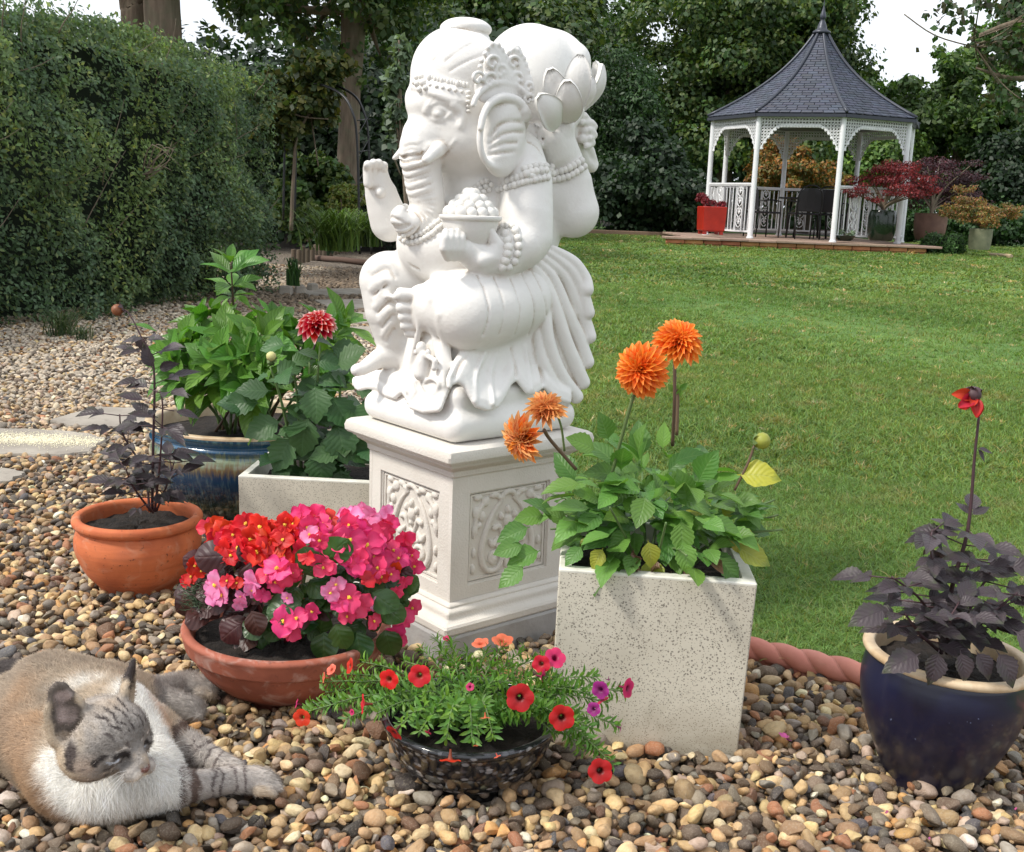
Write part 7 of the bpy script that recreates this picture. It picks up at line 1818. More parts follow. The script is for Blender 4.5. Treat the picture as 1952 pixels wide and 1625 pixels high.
# ---- the tall hedge on the left
HA, HB = np.array([-3.35, 3.9]), np.array([-1.86, 8.98])
hd = HB - HA; HL = np.linalg.norm(hd); hd /= HL; hn = np.array([hd[1], -hd[0]])      # outward normal, towards the gravel
hroot = empty('hedge', (*HA, 0)); tag(hroot, 'tall dark green clipped hedge with bare twigs showing, along the left', 'hedge')
hseg = HA
def hedge_pt(s, z, out=0.0): p = HA + hd * s + hn * out; return p[0], p[1], z
zt0 = float(at_y(60, 18, 6.0)[2]); zt1 = float(at_y(440, 105, 8.0)[2]); print('hedge top', zt0, zt1)
rs = np.random.default_rng(77)
def hedge_top(s): return np.interp(s, [0, 2.0, 3.4, HL - .8, HL], [zt0 + .06, zt0, zt1 + .10, zt1, zt1 - .12])
def make_hedge():
    n = 80000; face = rs.random(n); s = rs.uniform(0, HL, n) ** 1.0; zt = hedge_top(s)
    z = rs.uniform(-.02, 1, n) * zt; P2 = np.c_[s * 2.2, z * 2.6, np.zeros(n)]
    bulge = (vnoise(P2, 1.0, 1) - .5) * .42 + (vnoise(P2, 2.8, 2) - .5) * .26; rnd = -.35 * np.clip((z / zt - .86) / .14, 0, 1) ** 2 - .22 * np.clip(1 - z / .25, 0, 1) ** 2 - .5 * np.clip((s - HL + .7) / .7, 0, 1) ** 2
    out = bulge + rnd + np.abs(rs.normal(0, .035, n)) * -1.4 - (rs.random(n) < .22) * rs.uniform(.08, .26, n)
    gap = vnoise(np.c_[s * 3, z * 3.4, np.zeros(n)], 1.0, 9) + .35 * (vnoise(P2, 9, 5) - .5); keep = (gap > .24) | (out < -.28)
    top = face < .20; d_in = rs.uniform(0, .75, n); out = np.where(top, -.15 - d_in, out); z = np.where(top, zt + (bulge) * .5 - .02, z)
    end = (face > .93); out = np.where(end, -rs.uniform(.1, .8, n), out); s = np.where(end, HL - .02 + bulge * .4, s)
    P = np.c_[HA[0] + hd[0] * s + hn[0] * out, HA[1] + hd[1] * s + hn[1] * out, z]; keep |= top | end; P = P[keep]; bul = bulge[keep]; tp = top[keep]; n = len(P)
    ok, px, py = in_view(P, 90, 90); P = P[ok]; bul = bul[ok]; n = len(P)
    nv = np.tile(np.array([hn[0], hn[1], .55]), (n, 1)) + rs.normal(0, .55, (n, 3)); nv /= np.linalg.norm(nv, axis=1)[:, None]
    d = rs.normal(size=(n, 3)) + np.array([hn[0], hn[1], .3]) * .5; d -= nv * (d * nv).sum(1)[:, None]; d /= np.linalg.norm(d, axis=1)[:, None]; sd = np.cross(nv, d)
    L = rs.uniform(.022, .046, (n, 1)); W = L * .26; mid = P + d * L * .5
    v = np.stack([P, mid + sd * W + nv * L * .1, P + d * L, mid - sd * W + nv * L * .1], 1).reshape(-1, 3); q = np.arange(4 * n).reshape(-1, 4)
    fresh_sunlit = np.clip(vnoise(P, 3.2, 6) * 2.2 - 1.1 + .35 * (P[:, 2] / zt1 > .85), 0, 1)[:, None]; zz = (P[:, 2:3] / zt1)  # patches of fresh leaves; the top is also lightened as painted sunlight
    c = np.array([.072, .128, .058]) * (1 - fresh_sunlit) + np.array([.14, .21, .062]) * fresh_sunlit; c = c * np.exp(rs.normal(0, .28, (n, 1))); olive = (rs.random((n, 1)) < .12); c = np.where(olive, c * [2.0, 1.5, 1.2], c)
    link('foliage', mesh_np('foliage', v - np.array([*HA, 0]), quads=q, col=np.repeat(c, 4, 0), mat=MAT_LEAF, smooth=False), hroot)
    # inner slab coloured near-black, painting the shade seen through the gaps
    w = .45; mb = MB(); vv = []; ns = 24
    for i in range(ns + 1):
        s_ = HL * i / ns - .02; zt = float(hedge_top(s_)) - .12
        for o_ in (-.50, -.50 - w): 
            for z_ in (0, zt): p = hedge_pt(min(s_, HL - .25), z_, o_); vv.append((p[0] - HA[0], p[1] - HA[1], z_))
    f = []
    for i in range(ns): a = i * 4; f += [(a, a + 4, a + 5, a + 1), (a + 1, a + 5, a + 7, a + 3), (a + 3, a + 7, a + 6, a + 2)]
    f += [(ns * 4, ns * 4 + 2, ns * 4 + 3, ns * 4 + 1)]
    mb.add(vv, f).build('dark_core', MAT_HEDGE, hroot)
    rr = random.Random(4); mb = MB()
    for k in range(30):
        s_ = rr.uniform(1.2, HL - .2); z_ = rr.uniform(.35, hedge_top(s_) - .1); a = rr.uniform(.2, 2.6); L = rr.uniform(.15, .5); pts = []
        for t in np.linspace(0, 1, 5): pts.append(np.array(hedge_pt(s_ + math.cos(a) * L * t + rr.uniform(-.02, .02), z_ + math.sin(a) * L * t + .05 * t * t, -.12 + .16 * t)) - np.array([*HA, 0]))
        mb.tube([tuple(p) for p in spline(pts, 2)], list(np.linspace(.0045, .0012, 9)), 5)
    for k in range(9):        # the bare grey twigs at the broken patch
        pts = [at_y(275 + rr.uniform(-8, 8), 330 + rr.uniform(-15, 15), 6.75), at_y(300 + rr.uniform(-10, 12), 300 + rr.uniform(-25, 25), 6.68), at_y(335 + rr.uniform(-15, 12), 262 + rr.uniform(-10, 70), 6.66)]
        mb.tube([tuple(p - np.array([*HA, 0])) for p in spline(pts, 3)], list(np.linspace(.0045, .0012, 7)), 5)
    mb.build('twigs', stem_mat('grey_twig', (.14, .11, .08), .9), hroot, smooth=True)
make_hedge()

def pxp(x, y, Y): return at_y(x, y, Y)
def cr(x, y, Y, rx, rz, ry=None):
    p = at_y(x, y, Y); m = mpp(p); return (p[0], p[1], p[2], rx * m, (ry if ry else rx * m * .8), rz * m)
DG = ((.034, .075, .020), (.055, .110, .024), (.090, .13, .026)); MG = ((.08, .155, .03), (.115, .19, .035), (.06, .125, .027)); DK = ((.010, .028, .010), (.018, .042, .013)); YG = ((.12, .17, .03), (.09, .13, .025), (.16, .16, .03))
# double trunked tree behind the hedge
b = pxp(290, 470, 10.5); b[2] = 0
tree('tree', b, [cr(290, -190, 10.5, 420, 130, 2.0), cr(480, -90, 10.5, 120, 90, 1.2), cr(100, -60, 10.5, 180, 60, 1.2), cr(440, 60, 10.9, 60, 46, .8), cr(500, 30, 11, 60, 60, .8)], 9000, .085, DG, 'tall tree with two smooth pale trunks rising behind the hedge', 11,
     trunk=[([pxp(318, 460, 10.5), pxp(312, 100, 10.5), pxp(308, 0, 10.5), pxp(300, -200, 10.5)], (.20, .165, .16, .14)), ([pxp(266, 460, 10.7), pxp(258, 60, 10.7), pxp(252, 0, 10.7), pxp(235, -200, 10.7)], (.15, .125, .12, .10))], clumps=120, branches=10, low=.93)
# ivy-clad tree with the dark trunk beside the arch
b = pxp(668, 420, 13.0); b[2] = 0
tree('tree', b, [cr(690, 20, 13, 60, 130), cr(560, -60, 13, 200, 110, 2), cr(760, -20, 13.5, 130, 90, 1.8), cr(740, 90, 13.5, 70, 60, 1), cr(560, 40, 13.4, 110, 50, 1)], 13000, .085, DG, 'tree with a straight brown trunk seen just left of the raised hand', 12,
     trunk=[([pxp(662, 425, 13), pxp(664, 300, 13), pxp(668, 180, 13), pxp(676, 0, 13), pxp(684, -200, 13)], (.15, .13, .115, .15, .15))], clumps=120, branches=14, low=.7)
# climbing rose / shrub arching over the arch: yellowish leaves
b = pxp(560, 440, 10.2); b[2] = 0
tree('climbing_shrub', b, [cr(560, 190, 10.2, 75, 50, .6), cr(620, 150, 10.2, 55, 40, .5), cr(540, 230, 10.3, 40, 50, .5), cr(600, 110, 10.4, 70, 35, .5)], 6500, .075, ((.09, .11, .025), (.06, .10, .02), (.13, .13, .03), (.04, .07, .02)), 'yellowing leafy climber leaning over the path between hedge and statue', 13, cat='shrub',
     trunk=[([pxp(555, 440, 10.2), pxp(560, 330, 10.2), pxp(572, 245, 10.2), pxp(640, 160, 10.2)], (.018, .015, .012, .008))], clumps=60, branches=3)
# slim sapling left of the statue head
b = pxp(770, 470, 8.6); b[2] = 0
tree('sapling', b, [cr(760, 150, 8.6, 26, 70, .2), cr(752, 230, 8.6, 22, 60, .2), cr(765, 80, 8.6, 16, 30, .15)], 900, .065, ((.07, .11, .06), (.10, .14, .09)), 'slim grey-green sapling just left of the statue head', 14, cat='shrub', trunk=[([pxp(780, 470, 8.6), pxp(768, 300, 8.6), pxp(762, 140, 8.6), pxp(760, 90, 8.6)], (.018, .014, .010, .006))], clumps=34, branches=12)
# undergrowth along the far left path
def bush(name, cs, n, size, cols, label, seed, cat='bush', **kw):
    x, y, Y, rx, rz = cs[0][:5]; b = at_y(x, y, Y); b[2] = 0 if Y < 16 else float(lawn_z(3, Y)); return tree(name, b, [cr(*c) for c in cs], n, size, cols, label, seed, cat=cat, **kw)
bush('leafy_bush', [(590, 360, 12.2, 60, 70), (550, 400, 11.5, 45, 60), (620, 330, 12.5, 50, 40)], 9000, .08, DG, 'dark leafy bush at the end of the hedge', 15, clumps=60, branches=6)
bush('yellow_bush', [(655, 378, 11.0, 36, 26), (680, 372, 11.2, 26, 22)], 3600, .035, YG, 'small fine leaved yellow-green bush below the brown trunk', 16, clumps=40, branches=6)
bush('dark_shrubbery', [(560, 250, 17, 150, 190, 1.5), (760, 300, 17, 160, 170, 1.5), (420, 250, 16, 120, 130, 1.2), (690, 180, 18, 160, 130, 1.2), (880, 250, 19, 160, 200, 1.5), (620, 420, 15, 130, 50, .8)], 34000, .12, DK, 'dark shrubbery filling the shade behind the path', 17, clumps=150, branches=4, sub=.42)
# ornamental grass clump and iris leaves
m_ = NT('strap_leaf'); c_ = m_.attr('col'); m_.base(c_).rough(.5); m_.translucent(m_.mix(1.0, c_, (1.4, 1.5, .7), 'MULTIPLY'), .3); MAT_STRAP = m_.m
def grass_clump(name, px, py, Y, r_px, h_px, n, label, seed, cols, lean=1.0, w=.006):
    lean *= 1.5; b = at_y(px, py, Y); b[2] = max(b[2], 0); m = mpp(b); root = empty(name, tuple(b)); tag(root, label, 'ornamental grass'); r = np.random.default_rng(seed); V_, Q_, C_ = [], [], []
    for k in range(n):
        a = r.uniform(0, 2 * PI); R = r_px * m * r.uniform(.2, 1.1) * lean; H = h_px * m * r.uniform(.5, 1.1); bx, by = r.normal(0, r_px * m * .22, 2); cc = np.array(cols[r.integers(len(cols))]) * np.exp(r.normal(0, .25)); s0 = len(V_)
        for i in range(7):
            t = i / 6; hh = H * math.sin(t * 2.1) / 1.0; rr = R * t ** 1.5; ww = w * (1 - t ** 2) + .0005
            for s in (-1, 1): V_.append((bx + math.cos(a) * rr - s * ww * math.sin(a), by + math.sin(a) * rr + s * ww * math.cos(a), hh)); C_.append(cc)
        Q_ += [(s0 + 2 * i, s0 + 2 * i + 1, s0 + 2 * i + 3, s0 + 2 * i + 2) for i in range(6)]
    link('blades', mesh_np('blades', V_, quads=Q_, col=np.array(C_), mat=MAT_STRAP), root)
grass_clump('ornamental_grass', 640, 478, 8.8, 75, 75, 420, 'arching green grass clump beside the path left of the statue knee', 1, ((.07, .13, .025), (.10, .16, .03)))
grass_clump('ornamental_grass', 700, 470, 9.2, 50, 60, 200, 'smaller arching grass clump close to the statue forearm', 2, ((.05, .10, .02), (.08, .13, .025)))
grass_clump('iris_leaves', 562, 545, 8.3, 22, 50, 70, 'upright strap leaved iris clump at the foot of the hedge end', 3, ((.04, .09, .03), (.05, .11, .03)), lean=.7, w=.009)
grass_clump('wild_grass', 120, 640, 5.9, 55, 45, 120, 'thin wild grass growing at the foot of the hedge on the left', 4, ((.05, .09, .03), (.09, .11, .05)), w=.0022)
grass_clump('wild_grass', 160, 652, 5.75, 30, 30, 60, 'small grass tuft in the gravel edge under the hedge', 5, ((.05, .09, .03), (.09, .11, .05)), w=.002)
# log edging, timber, box and stone by the path
lg = empty('log_edging', (0, 0, 0)); b0, b1 = on_z(560, 505, 0), on_z(668, 478, 0); lg.location = tuple(b0); tag(lg, 'short upright log roll edging below the grass clump', 'edging')
l0 = MB().lathe([(.030, -.02), (.031, .16), (.026, .175), (.001, .178)], 10).build('log', stem_mat('weathered_log', (.10, .075, .05), .9), lg, auto=50)
for i in range(1, 16):
    o = bpy.data.objects.new('log', l0.data); COL.objects.link(o); o.parent = lg; q = b0 + (b1 - b0) * i / 15 - b0; o.location = (q[0], q[1] + .03 * math.sin(i * 2), random.uniform(-.03, .02))
q0, q1 = on_z(600, 492, .02), on_z(705, 502, .02); o = MB().tube([tuple(q0), tuple((q0 + q1) / 2 + np.array([0, 0, .01])), tuple(q1)], .035, 8).build('timber_edging', stem_mat('brown_timber', (.12, .075, .055), .9), smooth=True); tag(o, 'low brown timber edging along the far path', 'edging')
q = on_z(553, 470, 0); bx = empty('wooden_box', tuple(q)); tag(bx, 'dark wooden box with a flat lid at the end of the hedge', 'box'); MB().box((0, 0, .10), (.26, .26, .22)).build('box_body', stem_mat('dark_wood', (.045, .038, .032), .8), bx); MB().box((0, 0, .225), (.32, .30, .028), bev=.004).build('lid', stem_mat('grey_wood', (.10, .095, .09), .8), bx)
for i, (x, y, w_) in enumerate(((545, 562, .11), (572, 560, .09), (596, 556, .08))):
    q = on_z(x, y, 0); o = MB().box((0, 0, .03), (w_, .09, .08), taper=.9, bev=.012).build('stone_block', MAT_FLAG); o.location = tuple(q); o.rotation_euler = (0, 0, .3 * i); tag(o, ('rough grey stone block leftmost of the three by the iris', 'square grey stone block between two others by the iris', 'small dark stone block rightmost of the three by the iris')[i], 'stone')
# black metal garden arch
ar = empty('garden_arch', tuple(on_z(684, 478, 0))); ab = np.array(ar.location); tag(ar, 'thin black metal garden arch over the path, seen left of the statue', 'garden arch')
def arp(x, y, Y): return tuple(at_y(x, y, Y) - ab)
mb = MB()
for (dx, Y) in ((0, 9.6), (22, 10.1)):
    pts = spline([arp(686 + dx, 485, Y), arp(684 + dx, 380, Y), arp(680 + dx, 260, Y), arp(672 + dx, 215, Y), arp(650 + dx, 180, Y + .1), arp(600 + dx, 160, Y + .3), arp(560 + dx, 180, Y + .5), arp(545 + dx, 230, Y + .6), arp(540 + dx, 420, Y + .6)], 5)
    mb.tube([tuple(p) for p in pts], .011, 6)
for y in (230, 290, 350, 410): mb.tube([arp(682, y, 9.6), arp(705, y - 3, 10.1)], .006, 5)
for k in range(6): mb.tube([arp(684 - (k % 2) * 0, 480 - k * 45, 9.6), arp(706, 480 - k * 45 - 40, 10.1)], .004, 4)
mb.build('arch_frame', MAT_BLK, ar, smooth=True)

# ---- trees beyond the lawn
bush('ivy_bush', [(1240, 350, 22.5, 95, 85, 1.0), (1190, 400, 22.2, 60, 55, .8), (1300, 390, 22.3, 60, 60, .8), (1240, 280, 22.8, 60, 50, .8)], 15000, .12, DK, 'dark glossy leaved bush between the statue and the gazebo', 21, clumps=90, branches=4, sub=.42)
b = pxp(1180, 445, 24.5); b[2] = .28
tree('conifer', b, [cr(1175, 300, 24.5, 70, 140, 1.0), cr(1190, 180, 24.5, 60, 90, 1.0), cr(1120, 260, 25, 60, 150, 1.0), cr(1215, 260, 24.5, 45, 120, 1)], 26000, .10, ((.018, .048, .014), (.028, .065, .016)), 'tall narrow dark conifer just right of the statue', 22, trunk=[([b, b + [0, 0, 1.8], b + [0, 0, 3.4]], (.12, .1, .05))], clumps=130, droop=.6, el=.5, sub=.38, branches=8)
def big(px, Y, pt, seed, cols, label, cs, n=26000, size=.17, tr=.16, **kw):
    b = at_y(px, 440, Y); b[2] = .28; top = at_y(pt[0], pt[1], Y)
    return tree('tree', b, [cr(*c) for c in cs], n, size, cols, label, seed, trunk=[([b, b * .5 + top * .5 + [0.1, 0, 0], top], (tr, tr * .75, tr * .4))], **kw)
big(980, 30, (960, 60), 23, DG, 'broad dark green tree behind the statue head', [(960, 60, 30, 190, 130, 2.5), (850, 20, 30, 130, 110, 2), (760, 130, 30, 120, 130, 2), (1050, 140, 30, 130, 140, 2), (900, 220, 30, 220, 130, 2)], n=42000, clumps=210)
big(1110, 34, (1110, 40), 24, ((.045, .09, .022), (.06, .11, .025)), 'lighter green tree showing sky through its top, right of the statue', [(1110, 90, 34, 110, 80, 2), (1180, 30, 34, 90, 60, 2), (1080, 10, 34, 90, 50, 2)], n=9000, clumps=80, size=.18)
big(1370, 27, (1400, -80), 25, DG, 'large dense tree rising behind the left of the gazebo', [(1400, 30, 27, 150, 130, 2.5), (1500, 0, 27, 120, 100, 2.2), (1340, 160, 27, 120, 140, 2), (1480, 150, 27, 130, 130, 2), (1560, 60, 27, 75, 110, 1.8), (1290, 60, 27, 90, 120, 2), (1420, 290, 26.5, 200, 90, 1.6), (1480, -100, 27, 160, 100, 2), (1600, 170, 27.5, 60, 90, 1.5)], n=80000, clumps=280, size=.12, tr=.22)
big(1530, 29, (1550, 180), 26, MG, 'rounded mid green tree seen through the gazebo', [(1660, 260, 29, 110, 90, 2), (1560, 330, 28, 130, 80, 1.5), (1620, 180, 29, 60, 50, 1.5)], n=17000, clumps=100, size=.13)
big(1800, 27, (1840, 120), 27, ((.065, .13, .03), (.10, .165, .035), (.05, .105, .026)), 'spreading leafy tree to the right behind the gazebo', [(1830, 180, 27, 130, 60, 2), (1900, 110, 26.5, 120, 60, 2), (1770, 240, 27, 90, 60, 1.6), (1880, 250, 26.5, 120, 70, 1.8), (1720, 190, 28, 70, 40, 1.5), (1930, 330, 26, 90, 80, 1.6), (1800, 320, 27, 120, 60, 1.6)], n=34000, clumps=190, size=.14, sub=.26)
# overhanging boughs of a nearer tree at the upper right
b = pxp(2130, 470, 15); b[2] = .18
tree('tree', b, [cr(1900, 20, 14, 90, 34, 1.0), (*cr(1830, 60, 14.5, 60, 18, .6)[:3], *cr(1830, 60, 14.5, 60, 18, .6)[3:]), cr(1780, 20, 14.5, 55, 16, .5), cr(1940, 90, 14, 90, 40, 1), cr(1850, 120, 14.5, 60, 18, .6), cr(1760, 95, 15, 46, 12, .4), cr(2050, 0, 14.5, 110, 120, 1.4), cr(1960, 190, 14.2, 60, 40, .8)], 11000, .095, ((.035, .08, .025), (.05, .10, .028), (.06, .06, .03)), 'dark boughs of a nearer tree reaching in at the upper right', 28,
     trunk=[([b, pxp(2100, 200, 15), pxp(2060, 60, 14.8), pxp(1960, 40, 14.5), pxp(1850, 75, 14.4)], (.2, .17, .12, .05, .02)), ([pxp(2060, 100, 14.8), pxp(1950, 150, 14.5), pxp(1860, 130, 14.5)], (.07, .035, .012))], clumps=150, branches=22, sub=.30, low=.96)
bush('dark_conifer_bush', [(1920, 350, 25, 60, 110, 1.0), (1890, 300, 25.5, 40, 70, .8)], 7000, .11, DK, 'blackish green conifer at the right edge behind the maples', 29, clumps=50, branches=4, sub=.42)
bush('orange_leafed_maple', [(1490, 310, 25.2, 62, 44, .9), (1450, 330, 25.2, 40, 36, .8), (1545, 330, 25.0, 46, 34, .8), (1495, 345, 25, 60, 40, .8), (1590, 345, 25, 30, 22, .6)], 16000, .085, ((.26, .14, .028), (.32, .13, .03), (.15, .13, .03), (.10, .12, .03)), 'orange and gold maple behind the gazebo', 30, cat='maple tree', clumps=110, branches=18, droop=.8, el=.6)
bush('low_hedge', [(1790, 425, 23.5, 60, 36, .6), (1870, 428, 23.5, 70, 38, .6), (1940, 430, 23.5, 60, 38, .6), (1730, 420, 23.7, 40, 36, .6)], 11000, .085, ((.025, .07, .018), (.04, .09, .022)), 'low dark green hedge running behind the potted maples', 31, cat='hedge', clumps=110, branches=2, sub=.5)
bush('rounded_bush', [(1680, 300, 26, 60, 60, 1), (1600, 330, 26, 60, 60, 1)], 9000, .10, MG, 'green bush seen through the right bay of the gazebo', 32, clumps=60, branches=4, sub=.42)
# the far wood closing the view: too thick to tell its trees apart
def far_wood():
    r = np.random.default_rng(8); cs = []
    for x in np.arange(-34, 44, 1.6):
        Y = 40 + r.uniform(-3, 6); h = 4.2 + r.uniform(-1.0, 1.2) - 1.4 * math.exp(-((x / Y - .33) / .05) ** 2); cs += [(x, Y, h * .5, 2.2, 2, h * .55), (x + r.uniform(-1, 1), Y, h * .9, 1.6, 1.5, 1.2)]
    v, q, c = cloud_leaves(60000, cs, .34, 5, cols=((.028, .062, .02), (.04, .08, .024), (.018, .045, .014)), dens_edge=.8)
    o = link('far_wood', mesh_np('far_wood', v, quads=q, col=c, mat=MAT_LEAF, smooth=False)); tag(o, 'thick green wood closing the view behind the garden', 'wood', kind='stuff')
    r2 = np.random.default_rng(12); cs = [(x, 19.5 + r2.uniform(-.5, 1.5), z, .9, .7, .9) for x in np.arange(-9, -.2, .8) for z in (.5, 1.7, 2.6)]
    v, q, c = cloud_leaves(22000, cs, .16, 6, cols=DK, dens_edge=.7)
    o = link('shade_thicket', mesh_np('shade_thicket', v, quads=q, col=c, mat=MAT_LEAF, smooth=False)); tag(o, 'deep green thicket in shade beyond the path on the left', 'thicket', kind='stuff')
far_wood()
# strip of pale gravel and timber kerb at the far side of the lawn
k0, k1 = at_y(1050, 447, 22), at_y(1275, 452, 21.5); o = MB().box((0, 0, .0), (float(np.linalg.norm(k1 - k0)), .10, .12), bev=.01).build('timber_kerb', stem_mat('kerb_wood', (.20, .13, .09), .9)); o.location = tuple((k0 + k1) / 2 * [1, 1, 0] + [0, 0, .27]); tag(o, 'brown timber kerb along the far edge of the lawn', 'edging')
MB  # (helper collects shapes)

# ================================================================ CAT
def build_cat():
    O = np.array([-.55, 1.40, 0.0]); root = empty('cat', tuple(O)); tag(root, 'cream and grey tabby point cat lying on the gravel with eyes half closed', 'cat')
    A = lambda x, y, Y: at_y(x, y, Y)
    S = Sculpt((-.98, 1.16, -.012), (-.22, 1.80, .24), .0024); h = S.h
    def ch(lst, k=.02, **kw): S.chain([A(x, y, Y) for x, y, Y, r in lst], [r * mpp(A(x, y, Y)) for x, y, Y, r in lst], k, **kw)
    def cz(lst, k=.02, **kw):          # (px, py, height of the centre, radius px)
        P_ = [on_z(x, y, z) for x, y, z, r in lst]; S.chain(P_, [l[3] * mpp(p) for l, p in zip(lst, P_)], k, **kw)
        for p, l in zip(P_, lst):
            if l[2] < .075: keep_out(p[0], p[1], l[3] * mpp(p) * .72)
    cz([(45, 1352, .068, 74), (100, 1334, .078, 90), (170, 1350, .076, 88), (215, 1385, .072, 80)], .03)
    cz([(55, 1395, .066, 74), (95, 1435, .060, 76), (130, 1470, .058, 76), (180, 1490, .052, 68)], .03)
    cz([(215, 1395, .065, 74), (255, 1425, .060, 68), (272, 1465, .052, 60)], .03)
    cz([(150, 1485, .050, 68), (225, 1498, .045, 62), (290, 1486, .045, 56)], .025)
    for x, y, r in ((60, 1400, .06), (110, 1400, .08), (170, 1440, .08), (30, 1340, .08), (230, 1420, .07)): q_ = on_z(x, y, .03); keep_out(q_[0], q_[1], r)
    # haunch and hind legs with paws
    cz([(205, 1312, .070, 50), (262, 1322, .050, 38)], .02)
    cz([(255, 1326, .046, 30), (305, 1316, .038, 25), (350, 1304, .034, 22), (388, 1307, .032, 21), (397, 1311, .030, 18)], .008)
    cz([(268, 1335, .045, 28), (310, 1332, .036, 23), (345, 1343, .032, 21), (370, 1353, .030, 20)], .008)
    for x, y in ((398, 1300), (403, 1311), (398, 1322)): cz([(x - 14, y, .030, 9.5), (x + 3, y + 2, .028, 8.5)], .0035)
    for x, y in ((380, 1344), (385, 1355), (380, 1366)): cz([(x - 14, y - 4, .028, 9), (x, y, .026, 8.5)], .0035)
    # front legs
    cz([(292, 1388, .062, 42), (325, 1405, .050, 33), (355, 1424, .042, 28), (405, 1449, .034, 25), (448, 1470, .030, 22)], .010)
    cz([(290, 1498, .052, 44), (335, 1505, .040, 33), (375, 1498, .034, 28), (435, 1487, .031, 26), (485, 1487, .030, 27), (505, 1492, .029, 25)], .010)
    for x, y in ((512, 1477), (523, 1486), (526, 1498), (514, 1508)): cz([(x - 22, y, .029, 11.5), (x, y, .028, 10.5), (x + 6, y + 5, .025, 8.5)], .003)
    # tail
    cz([(60, 1282, .080, 24), (12, 1284, .070, 24), (-50, 1300, .055, 22), (-120, 1330, .040, 20)], .01)
    # head: looks to the right, down and a little towards the camera
    hc = on_z(200, 1402, .148); m = mpp(hc); F = np.array([.83, -.46, -.13]); F /= np.linalg.norm(F); U = np.array([.12, -.05, 1.0]); U -= F * (U @ F); U /= np.linalg.norm(U); Rr = np.cross(F, U)       # Rr: cat's right, towards camera
    HK = 1.10; H = lambda f, r, u: hc + (F * f + Rr * r + U * u) * HK
    RH = np.stack([F, Rr, U], 1)
    S.ell(hc, (.0505, .052, .046), k=.006, R=RH); S.ell(H(.002, .028, -.014), (.035, .0265, .0275), k=.010, R=RH); S.ell(H(.002, -.028, -.014), (.035, .0265, .0275), k=.010, R=RH)
    S.ell(H(.022, 0, .012), (.0285, .033, .024), k=.008, R=RH)                                            # brow
    S.chain([H(.034, 0, .008), H(.057, 0, -.007)], [.0135, .0095], .006)                                     # nose bridge
    S.ell(H(.053, .0095, -.018), (.0143, .0126, .0105), k=.003, R=RH); S.ell(H(.053, -.0095, -.018), (.0143, .0126, .0105), k=.003, R=RH); S.ell(H(.044, 0, -.027), (.0143, .012, .010), k=.004, R=RH)
    S.chain([H(.061, 0, -.011), H(.063, 0, -.014)], .0050, .002)
    S.chain([H(.056, .002, -.0215), H(.050, .016, -.027), H(.040, .024, -.026)], .0014, .002, 'cut')
    # eyes: narrowed slits under a heavy lid
    for s in (1, -1):
        S.ell(H(.045, s * .020, -.004), (.011, .012, .008), k=.005, op='cut', R=RH)
        S.ell(H(.037, s * .020, -.001), (.010, .012, .009), k=.004, R=RH)
    # ears
    def ear(base, tip, side, w0, front):
        base, tip = np.array(base), np.array(tip); ax = tip - base; L = np.linalg.norm(ax); ax /= L; fr = np.array(front, float); fr -= ax * (fr @ ax); fr /= np.linalg.norm(fr)
        S.chain([base - ax * .004, base + ax * L * .35, base + ax * L * .75, tip], [w0, w0 * .86, w0 * .46, .0022], .005, flat=(fr, 2.6))
        S.chain([base + ax * .004 + fr * .006, base + ax * L * .4 + fr * .0058, base + ax * L * .74 + fr * .0040], [w0 * .66, w0 * .56, w0 * .22], .002, 'cut', flat=(fr, 2.2))
    e1b, e1t = H(-.016, .034, .018), H(-.030, .046, .074); e2b, e2t = H(-.008, -.034, .022), H(-.008, -.040, .078)
    ear(e1b, e1t, 1, .0285, F * .8 + Rr * .45); ear(e2b, e2t, -1, .0275, F * .8 - Rr * .55)
    S.smooth(1); v, q = S.mesh()
    def HS(f, r_, u, eps=.0):
        """point on the finished face in the direction of (f, r, u)"""
        d = F * f + Rr * r_ + U * u; d /= np.linalg.norm(d)
        for k_ in range(120):
            p = hc + d * (.025 + k_ * .0006); ii = np.round((p - S.lo) / h).astype(int)
            if S.D[tuple(ii)] > 0: return p
        return hc + d * .05
    # ---- coat: colours belong to places on the body
    cream = np.array([.50, .405, .30]); white = np.array([.80, .78, .73]); brown = np.array([.36, .235, .14]); beige = np.array([.36, .28, .205]); grey = np.array([.19, .155, .13]); pale = np.array([.42, .38, .345]); dark = np.array([.035, .026, .024]); dbr = np.array([.09, .05, .035])
    def paint(P):
        C = np.tile(cream, (len(P), 1)); n1 = vnoise(P, 60, 1)[:, None]; n2 = vnoise(P, 22, 2)[:, None]
        Pn = P + (np.stack([vnoise(P, 90, 5), vnoise(P, 90, 6), vnoise(P, 90, 7)], 1) - .5) * .010
        def stroke(pts, r, c, soft=.5, amt=1.0):
            nonlocal C
            pts = [np.asarray(p, float) for p in pts]; d = np.full(len(P), 9.0)
            for a, b in zip(pts[:-1], pts[1:]):
                ab = b - a; t = np.clip(((Pn - a) @ ab) / (ab @ ab + 1e-12), 0, 1); d = np.minimum(d, np.linalg.norm(Pn - a - t[:, None] * ab, axis=1))
            w = np.clip((r - d) / (r * soft) + .0, 0, 1)[:, None] * amt; w = w * w * (3 - 2 * w); C = C * (1 - w) + np.asarray(c) * w
        Z = lambda x, y, z: on_z(x, y, z)
        stroke([Z(-30, 1370, .08), Z(30, 1440, .07), Z(60, 1330, .08)], .095, beige * .82, .8); stroke([Z(40, 1262, .14), Z(160, 1265, .14), Z(230, 1300, .10)], .055, beige * .8, .9, .8)
